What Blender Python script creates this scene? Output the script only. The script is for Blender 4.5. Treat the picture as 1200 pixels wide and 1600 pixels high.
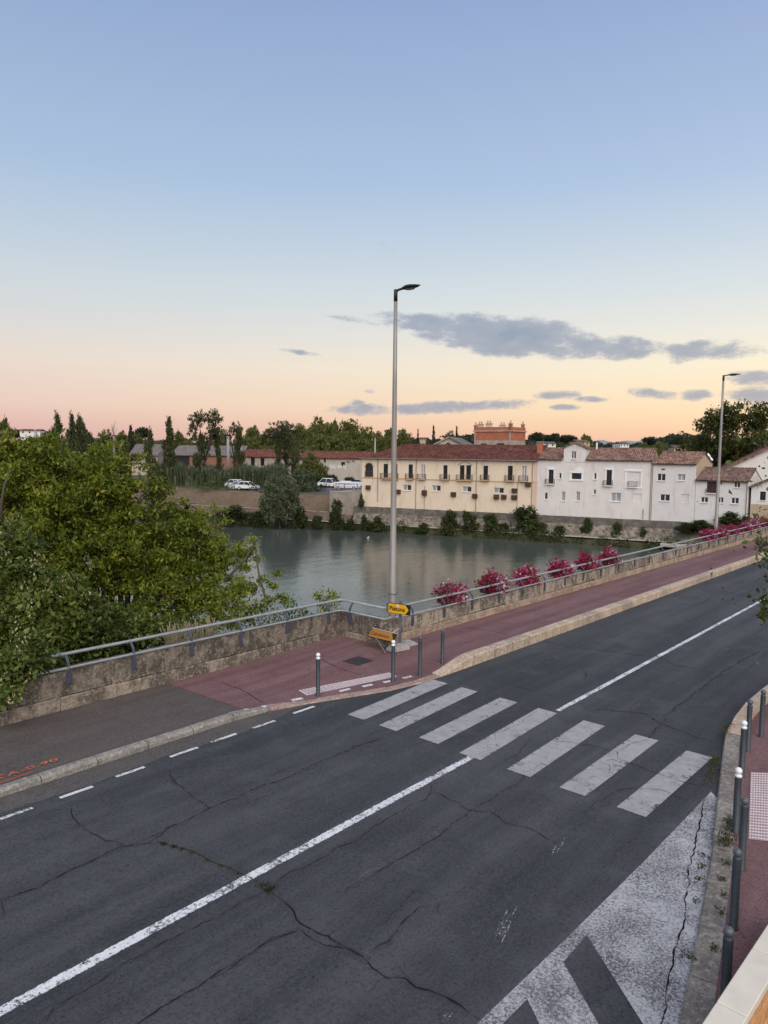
import bpy, math, random
import numpy as np
from mathutils import Vector, Matrix
random.seed(7); RNG = np.random.default_rng(7)
S = bpy.context.scene
COL = S.collection
for o in list(bpy.data.objects): bpy.data.objects.remove(o)

# ------------------------------------------------------------------ camera
# world: X along the road (away from the crossing), Y towards the river, Z up; metres
CAM_Z, FPX, HORIZON, ROLL = 5.85, 1120.0, 702.0, .0095
YAW = math.radians(49.1)            # view direction measured from +Y ... see FWD
TH = math.radians(40.9)
FWD0 = Vector((math.cos(TH), math.sin(TH), 0)); RGT0 = Vector((math.sin(TH), -math.cos(TH), 0))
PITCH = math.atan((800 - HORIZON) / FPX)
FW = FWD0 * math.cos(PITCH) + Vector((0, 0, -math.sin(PITCH)))
UP = RGT0.cross(FW)
RG = RGT0 * math.cos(ROLL) + UP * math.sin(ROLL)
UP = UP * math.cos(ROLL) - RGT0 * math.sin(ROLL)
CP = Vector((0, 0, CAM_Z))
cd = bpy.data.cameras.new('camera'); cam = bpy.data.objects.new('camera', cd); COL.objects.link(cam)
cd.sensor_fit = 'VERTICAL'; cd.sensor_height = 24.0; cd.lens = 24.0 * FPX / 1600
cd.clip_start = .1; cd.clip_end = 60000
M = Matrix((RG, UP, -FW)).transposed().to_4x4(); M.translation = CP
cam.matrix_world = M
S.camera = cam

# ------------------------------------------------------------------ light
def lin(r, g, b):
    f = lambda c: (c / 12.92 if c <= .04045 else ((c + .055) / 1.055) ** 2.4)
    return (f(r / 255), f(g / 255), f(b / 255), 1)
SUN_AZ = TH - math.radians(62)      # the sun has just set, to the right of the view
SUN_DIR = Vector((math.cos(SUN_AZ), math.sin(SUN_AZ), 0))
world = bpy.data.worlds.new('World'); S.world = world; world.use_nodes = True
NT = world.node_tree; NT.nodes.clear()
def N(t, **k):
    n = NT.nodes.new(t)
    for a, b in k.items(): setattr(n, a, b)
    return n
def MA(op, a, b=None, c=None, clamp=False):
    n = N('ShaderNodeMath', operation=op); n.use_clamp = clamp
    for i, v in enumerate((a, b, c)):
        if v is None: continue
        if isinstance(v, (int, float)): n.inputs[i].default_value = v
        else: NT.links.new(v, n.inputs[i])
    return n.outputs[0]
def DOT(v, c):
    n = N('ShaderNodeVectorMath', operation='DOT_PRODUCT'); NT.links.new(v, n.inputs[0]); n.inputs[1].default_value = c
    return n.outputs['Value']
def RAMP(fac, stops):
    n = N('ShaderNodeValToRGB'); el = n.color_ramp.elements
    while len(el) < len(stops): el.new(.5)
    for e, (p, c) in zip(el, stops): e.position = p; e.color = lin(*c)
    NT.links.new(fac, n.inputs[0]); return n.outputs[0]
def MIX(f, a, b):
    n = N('ShaderNodeMix', data_type='RGBA')
    if isinstance(f, (int, float)): n.inputs[0].default_value = f
    else: NT.links.new(f, n.inputs[0])
    for i, v in ((6, a), (7, b)):
        if isinstance(v, tuple): n.inputs[i].default_value = v
        else: NT.links.new(v, n.inputs[i])
    return n.outputs[2]
tc = N('ShaderNodeTexCoord').outputs['Generated']
zz = MA('MAXIMUM', DOT(tc, (0, 0, 1)), 0.0)
sd = MA('MULTIPLY_ADD', DOT(tc, SUN_DIR), .95, .12, clamp=True)
warm = RAMP(zz, [(0, (242, 192, 166)), (.025, (251, 211, 172)), (.055, (253, 227, 188)), (.11, (250, 238, 211)), (.155, (234, 232, 224)),
                 (.21, (214, 223, 228)), (.33, (175, 197, 226)), (.52, (147, 167, 209)), (1, (118, 138, 186))])
cool = RAMP(zz, [(0, (206, 168, 172)), (.025, (220, 182, 180)), (.055, (231, 202, 193)), (.11, (229, 215, 208)), (.155, (216, 215, 216)),
                 (.21, (202, 213, 221)), (.33, (170, 193, 222)), (.52, (142, 165, 206)), (1, (118, 138, 186))])
sky = MIX(sd, cool, warm)
# clouds: soft banks low over the western horizon, broken up by noise
az = MA('ARCTAN2', DOT(tc, RGT0), DOT(tc, FWD0))
elv = MA('ARCSINE', DOT(tc, (0, 0, 1)))
cx = N('ShaderNodeCombineXYZ'); NT.links.new(az, cx.inputs[0]); NT.links.new(elv, cx.inputs[1])
def cnoise(scale, det, sx, sy, rough=.55, off=0):
    mp = N('ShaderNodeMapping'); mp.inputs['Scale'].default_value = (sx, sy, 1); mp.inputs['Location'].default_value = (off, off * .7, off)
    NT.links.new(cx.outputs[0], mp.inputs[0])
    n = N('ShaderNodeTexNoise'); n.inputs['Scale'].default_value = scale; n.inputs['Detail'].default_value = det
    n.inputs['Roughness'].default_value = rough
    NT.links.new(mp.outputs[0], n.inputs['Vector']); return n.outputs[0]
def pxdir(x, y):
    a = math.atan((x - 600) / FPX); return a, math.atan((HORIZON + ROLL * (x - 600) - y) / FPX * math.cos(a))
n1 = cnoise(9, 6, 1, 2.6, .6); n2 = cnoise(26, 7, 1, 2.0, .68, 3.1)
BANKS = [  # picture x, y, half width, half height, tilt (down to the right), weight
    (675, 512, 92, 15, .12, 1.1), (790, 529, 150, 27, .09, 1.3), (915, 544, 105, 19, .09, 1.15), (650, 512, 55, 13, .1, .95),
    (1100, 553, 70, 17, .0, .95), (1060, 552, 34, 12, .1, .8), (1190, 590, 65, 13, -.03, 1.0), (1190, 618, 55, 15, 0, .95), (1080, 619, 26, 9, 0, .8),
    (545, 503, 62, 8, .16, .45), (478, 555, 58, 6, .12, .35), (605, 398, 30, 15, .3, .02),
    (560, 641, 66, 11, .0, .9), (715, 637, 125, 11, -.04, 1.0), (640, 640, 40, 9, 0, .8), (553, 630, 20, 8, 0, .7),
    (862, 618, 40, 9, 0, .68), (875, 637, 26, 6, 0, .66), (1010, 616, 50, 9, .1, .66), (925, 625, 40, 6, 0, .55), (575, 613, 12, 5, 0, .6)]
m = None
for (x, y, w, h, t, k) in BANKS:
    a0, e0 = pxdir(x, y); da = MA('SUBTRACT', az, a0); de = MA('SUBTRACT', elv, e0)
    p = MA('MULTIPLY', da, FPX / w)
    q = MA('MULTIPLY', MA('ADD', de, MA('MULTIPLY', da, t)), FPX / h)
    r = MA('SUBTRACT', k, MA('ADD', MA('MULTIPLY', p, p), MA('MULTIPLY', q, q)))
    m = r if m is None else MA('MAXIMUM', m, r)
m = MA('MAXIMUM', m, -3.0)
dens = MA('ADD', m, MA('ADD', MA('MULTIPLY_ADD', n1, 2.0, -.86), MA('MULTIPLY_ADD', n2, 2.8, -1.32)))
cl = N('ShaderNodeMapRange', interpolation_type='SMOOTHSTEP'); NT.links.new(dens, cl.inputs[0])
cl.inputs[1].default_value = .12; cl.inputs[2].default_value = .95; cl.inputs[3].default_value = 0; cl.inputs[4].default_value = .84
ccol = MIX(MA('MULTIPLY_ADD', dens, .5, .05, clamp=True), lin(176, 180, 194), lin(122, 141, 170))
sky = MIX(cl.outputs[0], sky, ccol)
low = N('ShaderNodeMapRange'); NT.links.new(DOT(tc, (0, 0, 1)), low.inputs[0])
low.inputs[1].default_value = -.02; low.inputs[2].default_value = 0; low.inputs[3].default_value = 1; low.inputs[4].default_value = 0
sky = MIX(low.outputs[0], sky, lin(120, 112, 108))
nis = N('ShaderNodeTexSky', sky_type='NISHITA'); nis.sun_disc = False
nis.sun_elevation = math.radians(1.0); nis.sun_rotation = math.pi / 2 - SUN_AZ
bg1 = N('ShaderNodeBackground'); NT.links.new(sky, bg1.inputs[0]); bg1.inputs[1].default_value = .60
bg2 = N('ShaderNodeBackground'); NT.links.new(nis.outputs[0], bg2.inputs[0]); bg2.inputs[1].default_value = .02
ad = N('ShaderNodeAddShader'); NT.links.new(bg1.outputs[0], ad.inputs[0]); NT.links.new(bg2.outputs[0], ad.inputs[1])
NT.links.new(ad.outputs[0], N('ShaderNodeOutputWorld').inputs[0])
world.cycles.sampling_method = 'MANUAL'; world.cycles.sample_map_resolution = 512
sl = bpy.data.lights.new('sun', 'SUN'); so = bpy.data.objects.new('sun', sl); COL.objects.link(so)
sl.energy = 2.0; sl.angle = math.radians(75); sl.color = (1, .90, .78)      # the whole bright dusk sky behind the viewer
ldir = (-FWD0 * .72 + RGT0 * .12 + Vector((0, 0, .68))).normalized()
so.rotation_euler = ldir.to_track_quat('Z', 'Y').to_euler()
S.view_settings.view_transform = 'Standard'; S.view_settings.look = 'None'
S.view_settings.gamma = 1; S.view_settings.use_curve_mapping = False; S.view_settings.exposure = 0.70
S.render.engine = 'CYCLES'
S.cycles.max_bounces = 6; S.cycles.diffuse_bounces = 3; S.cycles.glossy_bounces = 3; S.cycles.transparent_max_bounces = 12
S.cycles.use_denoising = True; S.cycles.caustics_reflective = False; S.cycles.caustics_refractive = False

# ------------------------------------------------------------------ measuring helpers: photograph -> place
GRADE = -.01325
def zr(x): return GRADE * x                       # the road falls gently along X
def ray(px, py): return FW + RG * ((px - 600) / FPX) + UP * ((800 - py) / FPX)
def G(px, py, h=0.):                              # on the road plane, h above it
    d = ray(px, py); t = (h - CAM_Z) / (d.z - GRADE * d.x); return CP + d * t
def VY(px, py, y):                                # on the vertical plane Y = y
    d = ray(px, py); return CP + d * (y / d.y)
def FAR(px, py, f):                               # at horizontal distance f ahead
    d = ray(px, py); return CP + d * (f / d.dot(FWD0))
def RF(r, f, z): return RGT0 * r + FWD0 * f + Vector((0, 0, z))
EB = (.901, -.434); NB = (.434, .901)             # far bank: along it, and away from the water
def UVZ(u, v, z):
    a, b = u - 49.6, 91. + v
    return RF(EB[0] * a + NB[0] * b, EB[1] * a + NB[1] * b, z)

# ------------------------------------------------------------------ object helpers
def tag(o, label=None, cat=None, group=None, kind=None):
    if label: o['label'] = label
    if cat: o['category'] = cat
    if group: o['group'] = group
    if kind: o['kind'] = kind
    return o
def link(name, data, parent=None, mw=None):
    o = bpy.data.objects.new(name, data); COL.objects.link(o)
    if parent is not None: o.parent = parent
    if mw is not None: o.matrix_local = mw
    return o
def empty(name, loc=(0, 0, 0), rz=0, label=None, cat=None, group=None, kind=None):
    o = link(name, None); o.empty_display_size = .1; o.location = loc; o.rotation_euler = (0, 0, rz)
    return tag(o, label, cat, group, kind)
class MB:
    def __init__(s): s.v = []; s.f = []; s.uv = []; s.use_uv = False
    def add(s, vs, fs, uvs=None):
        b = len(s.v); s.v += [tuple(p) for p in vs]; s.f += [tuple(i + b for i in f) for f in fs]
        s.uv += list(uvs) if uvs else [(0, 0)] * len(vs)
        if uvs: s.use_uv = True
        return s
    def box(s, a, b, c=0):                         # corners a..b, chamfer c
        x0, y0, z0 = a; x1, y1, z1 = b
        if c <= 0:
            v = [(x, y, z) for x in (x0, x1) for y in (y0, y1) for z in (z0, z1)]
            return s.add(v, [(0, 1, 3, 2), (4, 6, 7, 5), (0, 4, 5, 1), (2, 3, 7, 6), (0, 2, 6, 4), (1, 5, 7, 3)])
        cen = ((x0 + x1) / 2, (y0 + y1) / 2, (z0 + z1) / 2); hf = ((x1 - x0) / 2, (y1 - y0) / 2, (z1 - z0) / 2)
        V = {}; vs = []
        for sx in (-1, 1):
            for sy in (-1, 1):
                for sz in (-1, 1):
                    for ax in range(3):
                        q = [(hf[i] - (0 if i == ax else c)) * (sx, sy, sz)[i] + cen[i] for i in range(3)]
                        V[(sx, sy, sz, ax)] = len(vs); vs.append(tuple(q))
        fs = []
        for ax in range(3):
            o = [i for i in range(3) if i != ax]
            for sg in (-1, 1):
                loop = []
                for (p, q) in ((-1, -1), (1, -1), (1, 1), (-1, 1)):
                    k = [0, 0, 0]; k[ax] = sg; k[o[0]] = p; k[o[1]] = q; loop.append(V[(*k, ax)])
                if (sg < 0) != (ax == 1): loop.reverse()
                fs.append(tuple(loop))
            for p in (-1, 1):
                for q in (-1, 1):
                    k0 = [0, 0, 0]; k1 = [0, 0, 0]; k0[ax] = -1; k1[ax] = 1
                    for k in (k0, k1): k[o[0]] = p; k[o[1]] = q
                    fs.append((V[(*k0, o[0])], V[(*k0, o[1])], V[(*k1, o[1])], V[(*k1, o[0])]))
        for sx in (-1, 1):
            for sy in (-1, 1):
                for sz in (-1, 1): fs.append(tuple(V[(sx, sy, sz, a)] for a in range(3)))
        return s.add(vs, fs)
    def tube(s, pts, rad, n=8, cap=True):
        pts = [Vector(p) for p in pts]; rad = rad if isinstance(rad, (list, tuple)) else [rad] * len(pts)
        vs = []; fs = []; prev = None
        for i, p in enumerate(pts):
            d = ((pts[min(i + 1, len(pts) - 1)] - p).normalized() + (p - pts[max(i - 1, 0)]).normalized())
            d = d.normalized() if d.length > 1e-6 else Vector((0, 0, 1))
            if prev is None: a = d.orthogonal().normalized()
            else:
                a = prev - d * prev.dot(d); a = a.normalized() if a.length > 1e-6 else d.orthogonal().normalized()
            prev = a; b = d.cross(a)
            for k in range(n):
                t = 2 * math.pi * k / n; vs.append(p + a * (rad[i] * math.cos(t)) + b * (rad[i] * math.sin(t)))
        for i in range(len(pts) - 1):
            for k in range(n):
                q = (k + 1) % n; fs.append((i * n + k, i * n + q, (i + 1) * n + q, (i + 1) * n + k))
        if cap: fs.append(tuple(reversed(range(n)))); fs.append(tuple(range((len(pts) - 1) * n, len(pts) * n)))
        return s.add(vs, fs)
    def lathe(s, prof, c=(0, 0, 0), n=16):        # prof: (radius, z)
        vs = []; fs = []
        for r, z in prof:
            for k in range(n):
                t = 2 * math.pi * k / n; vs.append((c[0] + r * math.cos(t), c[1] + r * math.sin(t), c[2] + z))
        for i in range(len(prof) - 1):
            for k in range(n):
                q = (k + 1) % n; fs.append((i * n + k, i * n + q, (i + 1) * n + q, (i + 1) * n + k))
        fs.append(tuple(reversed(range(n)))); fs.append(tuple(range((len(prof) - 1) * n, len(prof) * n)))
        return s.add(vs, fs)
    def prism(s, poly, d0, d1, axis=1):           # polygon extruded along an axis
        n = len(poly)
        def P(p, d):
            return {0: (d, p[0], p[1]), 1: (p[0], d, p[1]), 2: (p[0], p[1], d)}[axis]
        vs = [P(p, d0) for p in poly] + [P(p, d1) for p in poly]
        fs = [tuple(range(n)), tuple(reversed(range(n, 2 * n)))] + [(i, i + n, (i + 1) % n + n, (i + 1) % n) for i in range(n)]
        return s.add(vs, fs)
    def mesh(s, name, mat, smooth=False):
        me = bpy.data.meshes.new(name); me.from_pydata(s.v, [], s.f)
        if s.use_uv:
            uv = me.uv_layers.new(name='UVMap'); idx = np.empty(len(me.loops), np.int32); me.loops.foreach_get('vertex_index', idx)
            uv.data.foreach_set('uv', np.array(s.uv, np.float32)[idx].ravel())
        for mm in (mat if isinstance(mat, (list, tuple)) else [mat]): me.materials.append(mm)
        if smooth: me.polygons.foreach_set('use_smooth', [True] * len(me.polygons))
        import bmesh
        bm = bmesh.new(); bm.from_mesh(me); bmesh.ops.recalc_face_normals(bm, faces=bm.faces); bm.to_mesh(me); bm.free()
        return me
    def obj(s, name, mat, parent=None, smooth=False, mw=None): return link(name, s.mesh(name, mat, smooth), parent, mw)
def copy_tree(o, parent=None):
    c = o.copy(); COL.objects.link(c)
    if parent is not None: c.parent = parent
    for ch in list(o.children): copy_tree(ch, c)
    return c

# ------------------------------------------------------------------ materials
class Mat:
    def __init__(s, name, rough=.8, spec=.3, metal=0):
        s.m = bpy.data.materials.new(name); s.m.use_nodes = True; s.nt = s.m.node_tree
        s.b = s.nt.nodes['Principled BSDF']; s.b.inputs['Roughness'].default_value = rough
        s.b.inputs['Specular IOR Level'].default_value = spec; s.b.inputs['Metallic'].default_value = metal
        s.tc = s.nt.nodes.new('ShaderNodeTexCoord')
    def node(s, t, **k):
        n = s.nt.nodes.new(t)
        for a, b in k.items(): setattr(n, a, b)
        return n
    def L(s, a, b): s.nt.links.new(a, b)
    def vec(s, scale=(1, 1, 1), coord='Object', rot=(0, 0, 0)):
        mp = s.node('ShaderNodeMapping'); mp.inputs['Scale'].default_value = scale; mp.inputs['Rotation'].default_value = rot
        s.L(s.tc.outputs[coord], mp.inputs[0]); return mp.outputs[0]
    def world(s, scale=(1, 1, 1)):
        g = s.node('ShaderNodeNewGeometry'); mp = s.node('ShaderNodeMapping'); mp.inputs['Scale'].default_value = scale
        s.L(g.outputs['Position'], mp.inputs[0]); return mp.outputs[0]
    def noise(s, vec, scale, det=4, rough=.55, dist=0):
        n = s.node('ShaderNodeTexNoise'); n.inputs['Scale'].default_value = scale; n.inputs['Detail'].default_value = det
        n.inputs['Roughness'].default_value = rough; n.inputs['Distortion'].default_value = dist
        s.L(vec, n.inputs['Vector']); return n.outputs[0]
    def voro(s, vec, scale, feature='F1'):
        n = s.node('ShaderNodeTexVoronoi', feature=feature); n.inputs['Scale'].default_value = scale; s.L(vec, n.inputs['Vector'])
        return n.outputs['Distance']
    def rng(s, v, a, b, c=0., d=1.):
        n = s.node('ShaderNodeMapRange'); s.L(v, n.inputs[0])
        for i, q in enumerate((a, b, c, d)): n.inputs[i + 1].default_value = q
        return n.outputs[0]
    def math(s, op, a, b):
        n = s.node('ShaderNodeMath', operation=op)
        for i, v in enumerate((a, b)):
            if isinstance(v, (int, float)): n.inputs[i].default_value = v
            else: s.L(v, n.inputs[i])
        return n.outputs[0]
    def mix(s, f, a, b, blend='MIX'):
        n = s.node('ShaderNodeMix', data_type='RGBA', blend_type=blend)
        if isinstance(f, (int, float)): n.inputs[0].default_value = f
        else: s.L(f, n.inputs[0])
        for i, v in ((6, a), (7, b)):
            if isinstance(v, tuple): n.inputs[i].default_value = v if len(v) == 4 else (*v, 1)
            else: s.L(v, n.inputs[i])
        return n.outputs[2]
    def color(s, c):
        if isinstance(c, tuple): s.b.inputs['Base Color'].default_value = c if len(c) == 4 else (*c, 1)
        else: s.L(c, s.b.inputs['Base Color'])
        return s
    def bump(s, h, strength=.3, dist=.01):
        n = s.node('ShaderNodeBump'); n.inputs['Strength'].default_value = strength; n.inputs['Distance'].default_value = dist
        s.L(h, n.inputs['Height']); s.L(n.outputs[0], s.b.inputs['Normal']); return s
    def cut(s, mask):                              # worn away where mask is 0
        t = s.node('ShaderNodeBsdfTransparent'); mx = s.node('ShaderNodeMixShader'); out = s.nt.nodes['Material Output']
        s.L(mask, mx.inputs[0]); s.L(t.outputs[0], mx.inputs[1]); s.L(s.b.outputs[0], mx.inputs[2]); s.L(mx.outputs[0], out.inputs[0]); return s
def plain(name, c, rough=.7, spec=.3, metal=0, var=.12, scale=3.):
    a = Mat(name, rough, spec, metal); v = a.vec()
    n = a.rng(a.noise(v, scale, 5), .3, .7)
    lo = tuple(x * (1 - var) for x in c[:3]); hi = tuple(min(1, x * (1 + var)) for x in c[:3])
    a.color(a.mix(n, lo, hi)); return a.m
def asphalt(name, base, tint, patch=.5, speck=.6):
    a = Mat(name, .82, .28); w = a.world()
    big = a.rng(a.noise(a.world((.07, 1.2, 1)), 1.3, 6, .6), .38, .62)
    mid = a.noise(w, 1.1, 8, .68); fine = a.noise(w, 24, 4, .85); grit = a.noise(w, 70, 2, .8); spot = a.noise(w, .45, 4, .5)
    c = a.mix(a.math('MULTIPLY', big, patch), base, tint)
    c = a.mix(a.rng(mid, .52, .66, 0, .3), c, tuple(x * .62 for x in base))
    c = a.mix(a.rng(mid, .46, .34, 0, .35), c, tuple(x * 1.25 for x in tint))
    c = a.mix(a.rng(spot, .60, .66, 0, .22), c, tuple(x * .6 for x in base))
    c = a.mix(a.rng(fine, .54, .66, 0, speck), c, tuple(min(1, x * 2.3 + .006) for x in base))
    c = a.mix(a.rng(fine, .47, .36, 0, .75), c, tuple(x * .35 for x in base))
    c = a.mix(a.rng(grit, .62, .70, 0, .7), c, tuple(min(1, x * 4) for x in base))
    a.color(c); a.bump(a.math('ADD', fine, grit), .7, .01); return a.m
M_ROAD = asphalt('road_asphalt', (.037, .0395, .0435), (.078, .080, .083), .8)
M_GUTTER = asphalt('gutter_asphalt', (.080, .074, .067), (.108, .100, .090))
M_BROWN = asphalt('brown_asphalt', (.080, .067, .060), (.112, .096, .086), .6, .4)
M_RED = asphalt('red_asphalt', (.135, .068, .068), (.205, .124, .121), .8, .4)
def paint(name, c=(.66, .67, .68), thr=.36, soft=.10, edge=.5, sc=14., dirt=.35, streak=False):
    a = Mat(name, .7, .3); w = a.world()
    n = a.noise(w, sc, 6, .72); n2 = a.noise(w, sc * 5, 3, .7); nl = a.noise(w, 1.6, 3)
    s_ = a.math('ADD', a.math('ADD', a.math('MULTIPLY', n, .6), a.math('MULTIPLY', n2, .4)), a.rng(nl, .35, .7, -.05, .05))
    if edge > 0:
        sep = a.node('ShaderNodeSeparateXYZ'); a.L(a.tc.outputs['UV'], sep.inputs[0])
        e = a.math('ABSOLUTE', a.math('SUBTRACT', sep.outputs[1], .5), 0)
        s_ = a.math('SUBTRACT', s_, a.rng(e, .34, .5, 0, .16 * edge))
    mask = a.rng(s_, thr, thr + soft)
    col = a.mix(a.rng(a.noise(w, 4, 5), .35, .7, 0, dirt), c, tuple(x * .62 for x in c))
    if streak:
        st = a.noise(a.world((9, 2.2, 1)), 3.0, 5, .7); col = a.mix(a.rng(st, .45, .75, 0, .5), col, tuple(x * .6 for x in c))
    a.color(col); a.cut(mask); return a.m
M_LINE = paint('white_line_paint', (.70, .71, .72), .425, .06, 1.6, 15)
M_DASH = paint('dash_paint', (.66, .66, .65), .40, .07, 1.3, 16)
M_ZEBRA = paint('crossing_paint', (.36, .357, .352), .33, .10, .3, 9, .6, True)
M_HATCH = paint('hatching_paint', (.50, .50, .505), .385, .17, 0, 30, .5)
M_FADED = paint('faded_paint', (.105, .105, .11), .40, .25, .6, 12)
M_SCUFF = paint('scuff_paint', (.5, .52, .53), .50, .06, .9, 22)
M_ORANGE = paint('orange_spray', (.62, .14, .05), .40, .1, 0, 30)
a = Mat('crack', .95, .05); a.color((.015, .015, .016)); M_CRACK = a.m
def stone(name, c0, c1, stain, sc=2.2, amt=.8, streaks=True):
    a = Mat(name, .9, .2); w = a.world()
    base = a.mix(a.rng(a.noise(w, 5, 6, .65), .3, .7), c0, c1)
    st = a.noise(a.world((1, 1, .55) if streaks else (1, 1, 1)), sc, 8, .68, .4)
    c = a.mix(a.rng(st, .42, .54, 0, amt), base, stain)
    c = a.mix(a.rng(a.noise(w, 22, 5, .7), .50, .66, 0, .6), c, tuple(x * .4 for x in stain))
    c = a.mix(a.rng(a.noise(w, 13, 4, .6), .52, .66, 0, .6), c, tuple(min(1, x * 1.35) for x in c1))
    a.color(c); a.bump(a.math('ADD', a.noise(w, 14, 8, .7), a.math('MULTIPLY', a.voro(w, 9), .4)), .8, .03); return a.m
M_WALL_DARK = stone('weathered_parapet_stone', (.185, .150, .118), (.27, .23, .185), (.060, .052, .044), 2.2, .8)
M_WALL_LOW = stone('lower_parapet_stone', (.25, .205, .16), (.37, .31, .245), (.080, .066, .053), 1.5, .8)
M_WALL_BRIDGE = stone('bridge_parapet_render', (.33, .275, .215), (.43, .365, .29), (.085, .073, .060), 2.0, .8)
M_WALL_BRIDGE_LOW = stone('bridge_parapet_stone', (.38, .28, .205), (.46, .355, .27), (.19, .145, .11), 1.6, .6)
M_KERB_GREY = stone('grey_kerb_stone', (.26, .25, .22), (.32, .30, .265), (.15, .14, .12), 3, .5, False)
M_KERB_PINK = stone('pink_kerb_stone', (.36, .26, .215), (.42, .31, .26), (.22, .15, .13), 3, .5, False)
M_KERB_CREAM = stone('cream_kerb_stone', (.50, .39, .29), (.57, .46, .35), (.30, .22, .16), 2.0, .5)
M_KERB_RIGHT = stone('worn_kerb_stone', (.25, .225, .195), (.33, .30, .26), (.13, .115, .10), 1.6, .6, False)
M_COPING = plain('cream_coping_stone', (.62, .575, .48), .85, .2, 0, .07, 4)
a = Mat('orange_brick_face', .9, .2); w = a.world(); a.color(a.mix(a.rng(a.noise(w, 9, 6), .35, .65), (.42, .20, .075), (.60, .34, .16))); a.bump(a.noise(w, 20, 5), .5, .01); M_ORANGEBRICK = a.m
M_RAIL = plain('railing_grey_paint', (.28, .305, .305), .42, .5, .1, .15, 6)
M_POSTBLUE = plain('bracket_dark_paint', (.06, .07, .10), .5, .4, 0, .2, 8)
M_BOLLARD = plain('bollard_slate_paint', (.026, .036, .046), .42, .45, 0, .2, 9)
M_BALLWHITE = plain('bollard_white_paint', (.75, .76, .77), .35, .5, 0, .05, 20)
M_BALLGREY = plain('bollard_grey_head', (.075, .085, .105), .4, .5, 0, .25, 20)
M_POLE = plain('lamp_pole_galvanised', (.29, .275, .26), .5, .4, .3, .14, 1.5)
M_LAMPHEAD = plain('lamp_head_charcoal', (.022, .024, .028), .45, .4)
M_LENS = plain('lamp_lens', (.10, .10, .10), .15, .6)
M_TACT = plain('tactile_paving', (.68, .64, .63), .8, .2, 0, .1, 12); M_TACTBASE = plain('tactile_base', (.36, .265, .265), .85, .2, 0, .15, 8)
M_MANHOLE = plain('manhole_iron', (.055, .05, .048), .6, .4, .3, .3, 25)
M_YELLOW = plain('sign_yellow', (.74, .40, .010), .45, .4, 0, .05)
M_AMBER = plain('sign_amber', (.33, .135, .010), .5, .4, 0, .1)
M_BLACK = plain('sign_black', (.012, .012, .013), .5, .4)
M_SIGNGREY = plain('sign_back_grey', (.16, .17, .19), .5, .4, .4)
M_CONCBEIGE = stone('beige_concrete', (.33, .285, .24), (.39, .345, .295), (.20, .17, .14), .8, .5)
M_CONC = plain('light_concrete', (.36, .345, .33), .9, .2, 0, .2, 5)
M_WIRE = plain('pale_wire', (.50, .46, .40), .6, .3)
M_WHITE = plain('white_paint', (.75, .75, .75), .5, .4, 0, .05)
def water():
    a = Mat('river_water', .06, .5); a.b.inputs['IOR'].default_value = 1.33
    a.color(a.mix(a.rng(a.noise(a.world((.05, .05, 1)), 1, 3), .35, .65), (.062, .078, .070), (.078, .092, .076)))
    w1 = a.noise(a.world((1, 1, 1)), 1.9, 4, .6, .6); w2 = a.noise(a.world((.6, 1.0, 1)), .55, 3, .5, .4); w3 = a.noise(a.world((1, 1, 1)), 6, 2, .5)
    h = a.math('ADD', a.math('MULTIPLY', w1, .55), a.math('ADD', w2, a.math('MULTIPLY', w3, .25)))
    calm = a.rng(a.noise(a.world((.03, .06, 1)), 1, 3), .35, .65, .55, 1.0)
    n = a.node('ShaderNodeBump'); n.inputs['Distance'].default_value = .065
    a.L(a.math('MULTIPLY', calm, .6), n.inputs['Strength']); a.L(h, n.inputs['Height']); a.L(n.outputs[0], a.b.inputs['Normal'])
    return a.m
M_WATER = water()
def render_wall(name, c, stain, amt=.4, sc=.35):
    a = Mat(name, .92, .15); w = a.world()
    b = a.mix(a.rng(a.noise(w, .8, 6, .6), .3, .7), tuple(x * .93 for x in c), tuple(min(1, x * 1.05) for x in c))
    st = a.noise(a.world((1, 1, .22)), sc * 3, 7, .7)
    cc = a.mix(a.rng(st, .54, .72, 0, amt), b, stain)
    cc = a.mix(a.rng(a.noise(w, 7, 5, .7), .58, .75, 0, .25), cc, stain)
    a.color(cc); a.bump(a.noise(w, 12, 6, .7), .25, .02); return a.m
M_YWALL = render_wall('ochre_render', (.74, .615, .475), (.44, .345, .26), .6)
M_PINKWALL = render_wall('pink_render', (.66, .47, .38), (.45, .33, .26), .3)
M_WWALL = render_wall('white_render', (.69, .65, .625), (.46, .41, .37), .6)
M_WWALL2 = render_wall('cool_white_render', (.72, .69, .67), (.48, .43, .40), .55)
M_BEIGE = render_wall('beige_render', (.46, .36, .26), (.32, .24, .17), .5)
M_TRIM = plain('white_trim', (.78, .76, .74), .7, .3, 0, .05)
M_OCHRETRIM = plain('ochre_trim', (.54, .37, .21), .85, .2)
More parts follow.
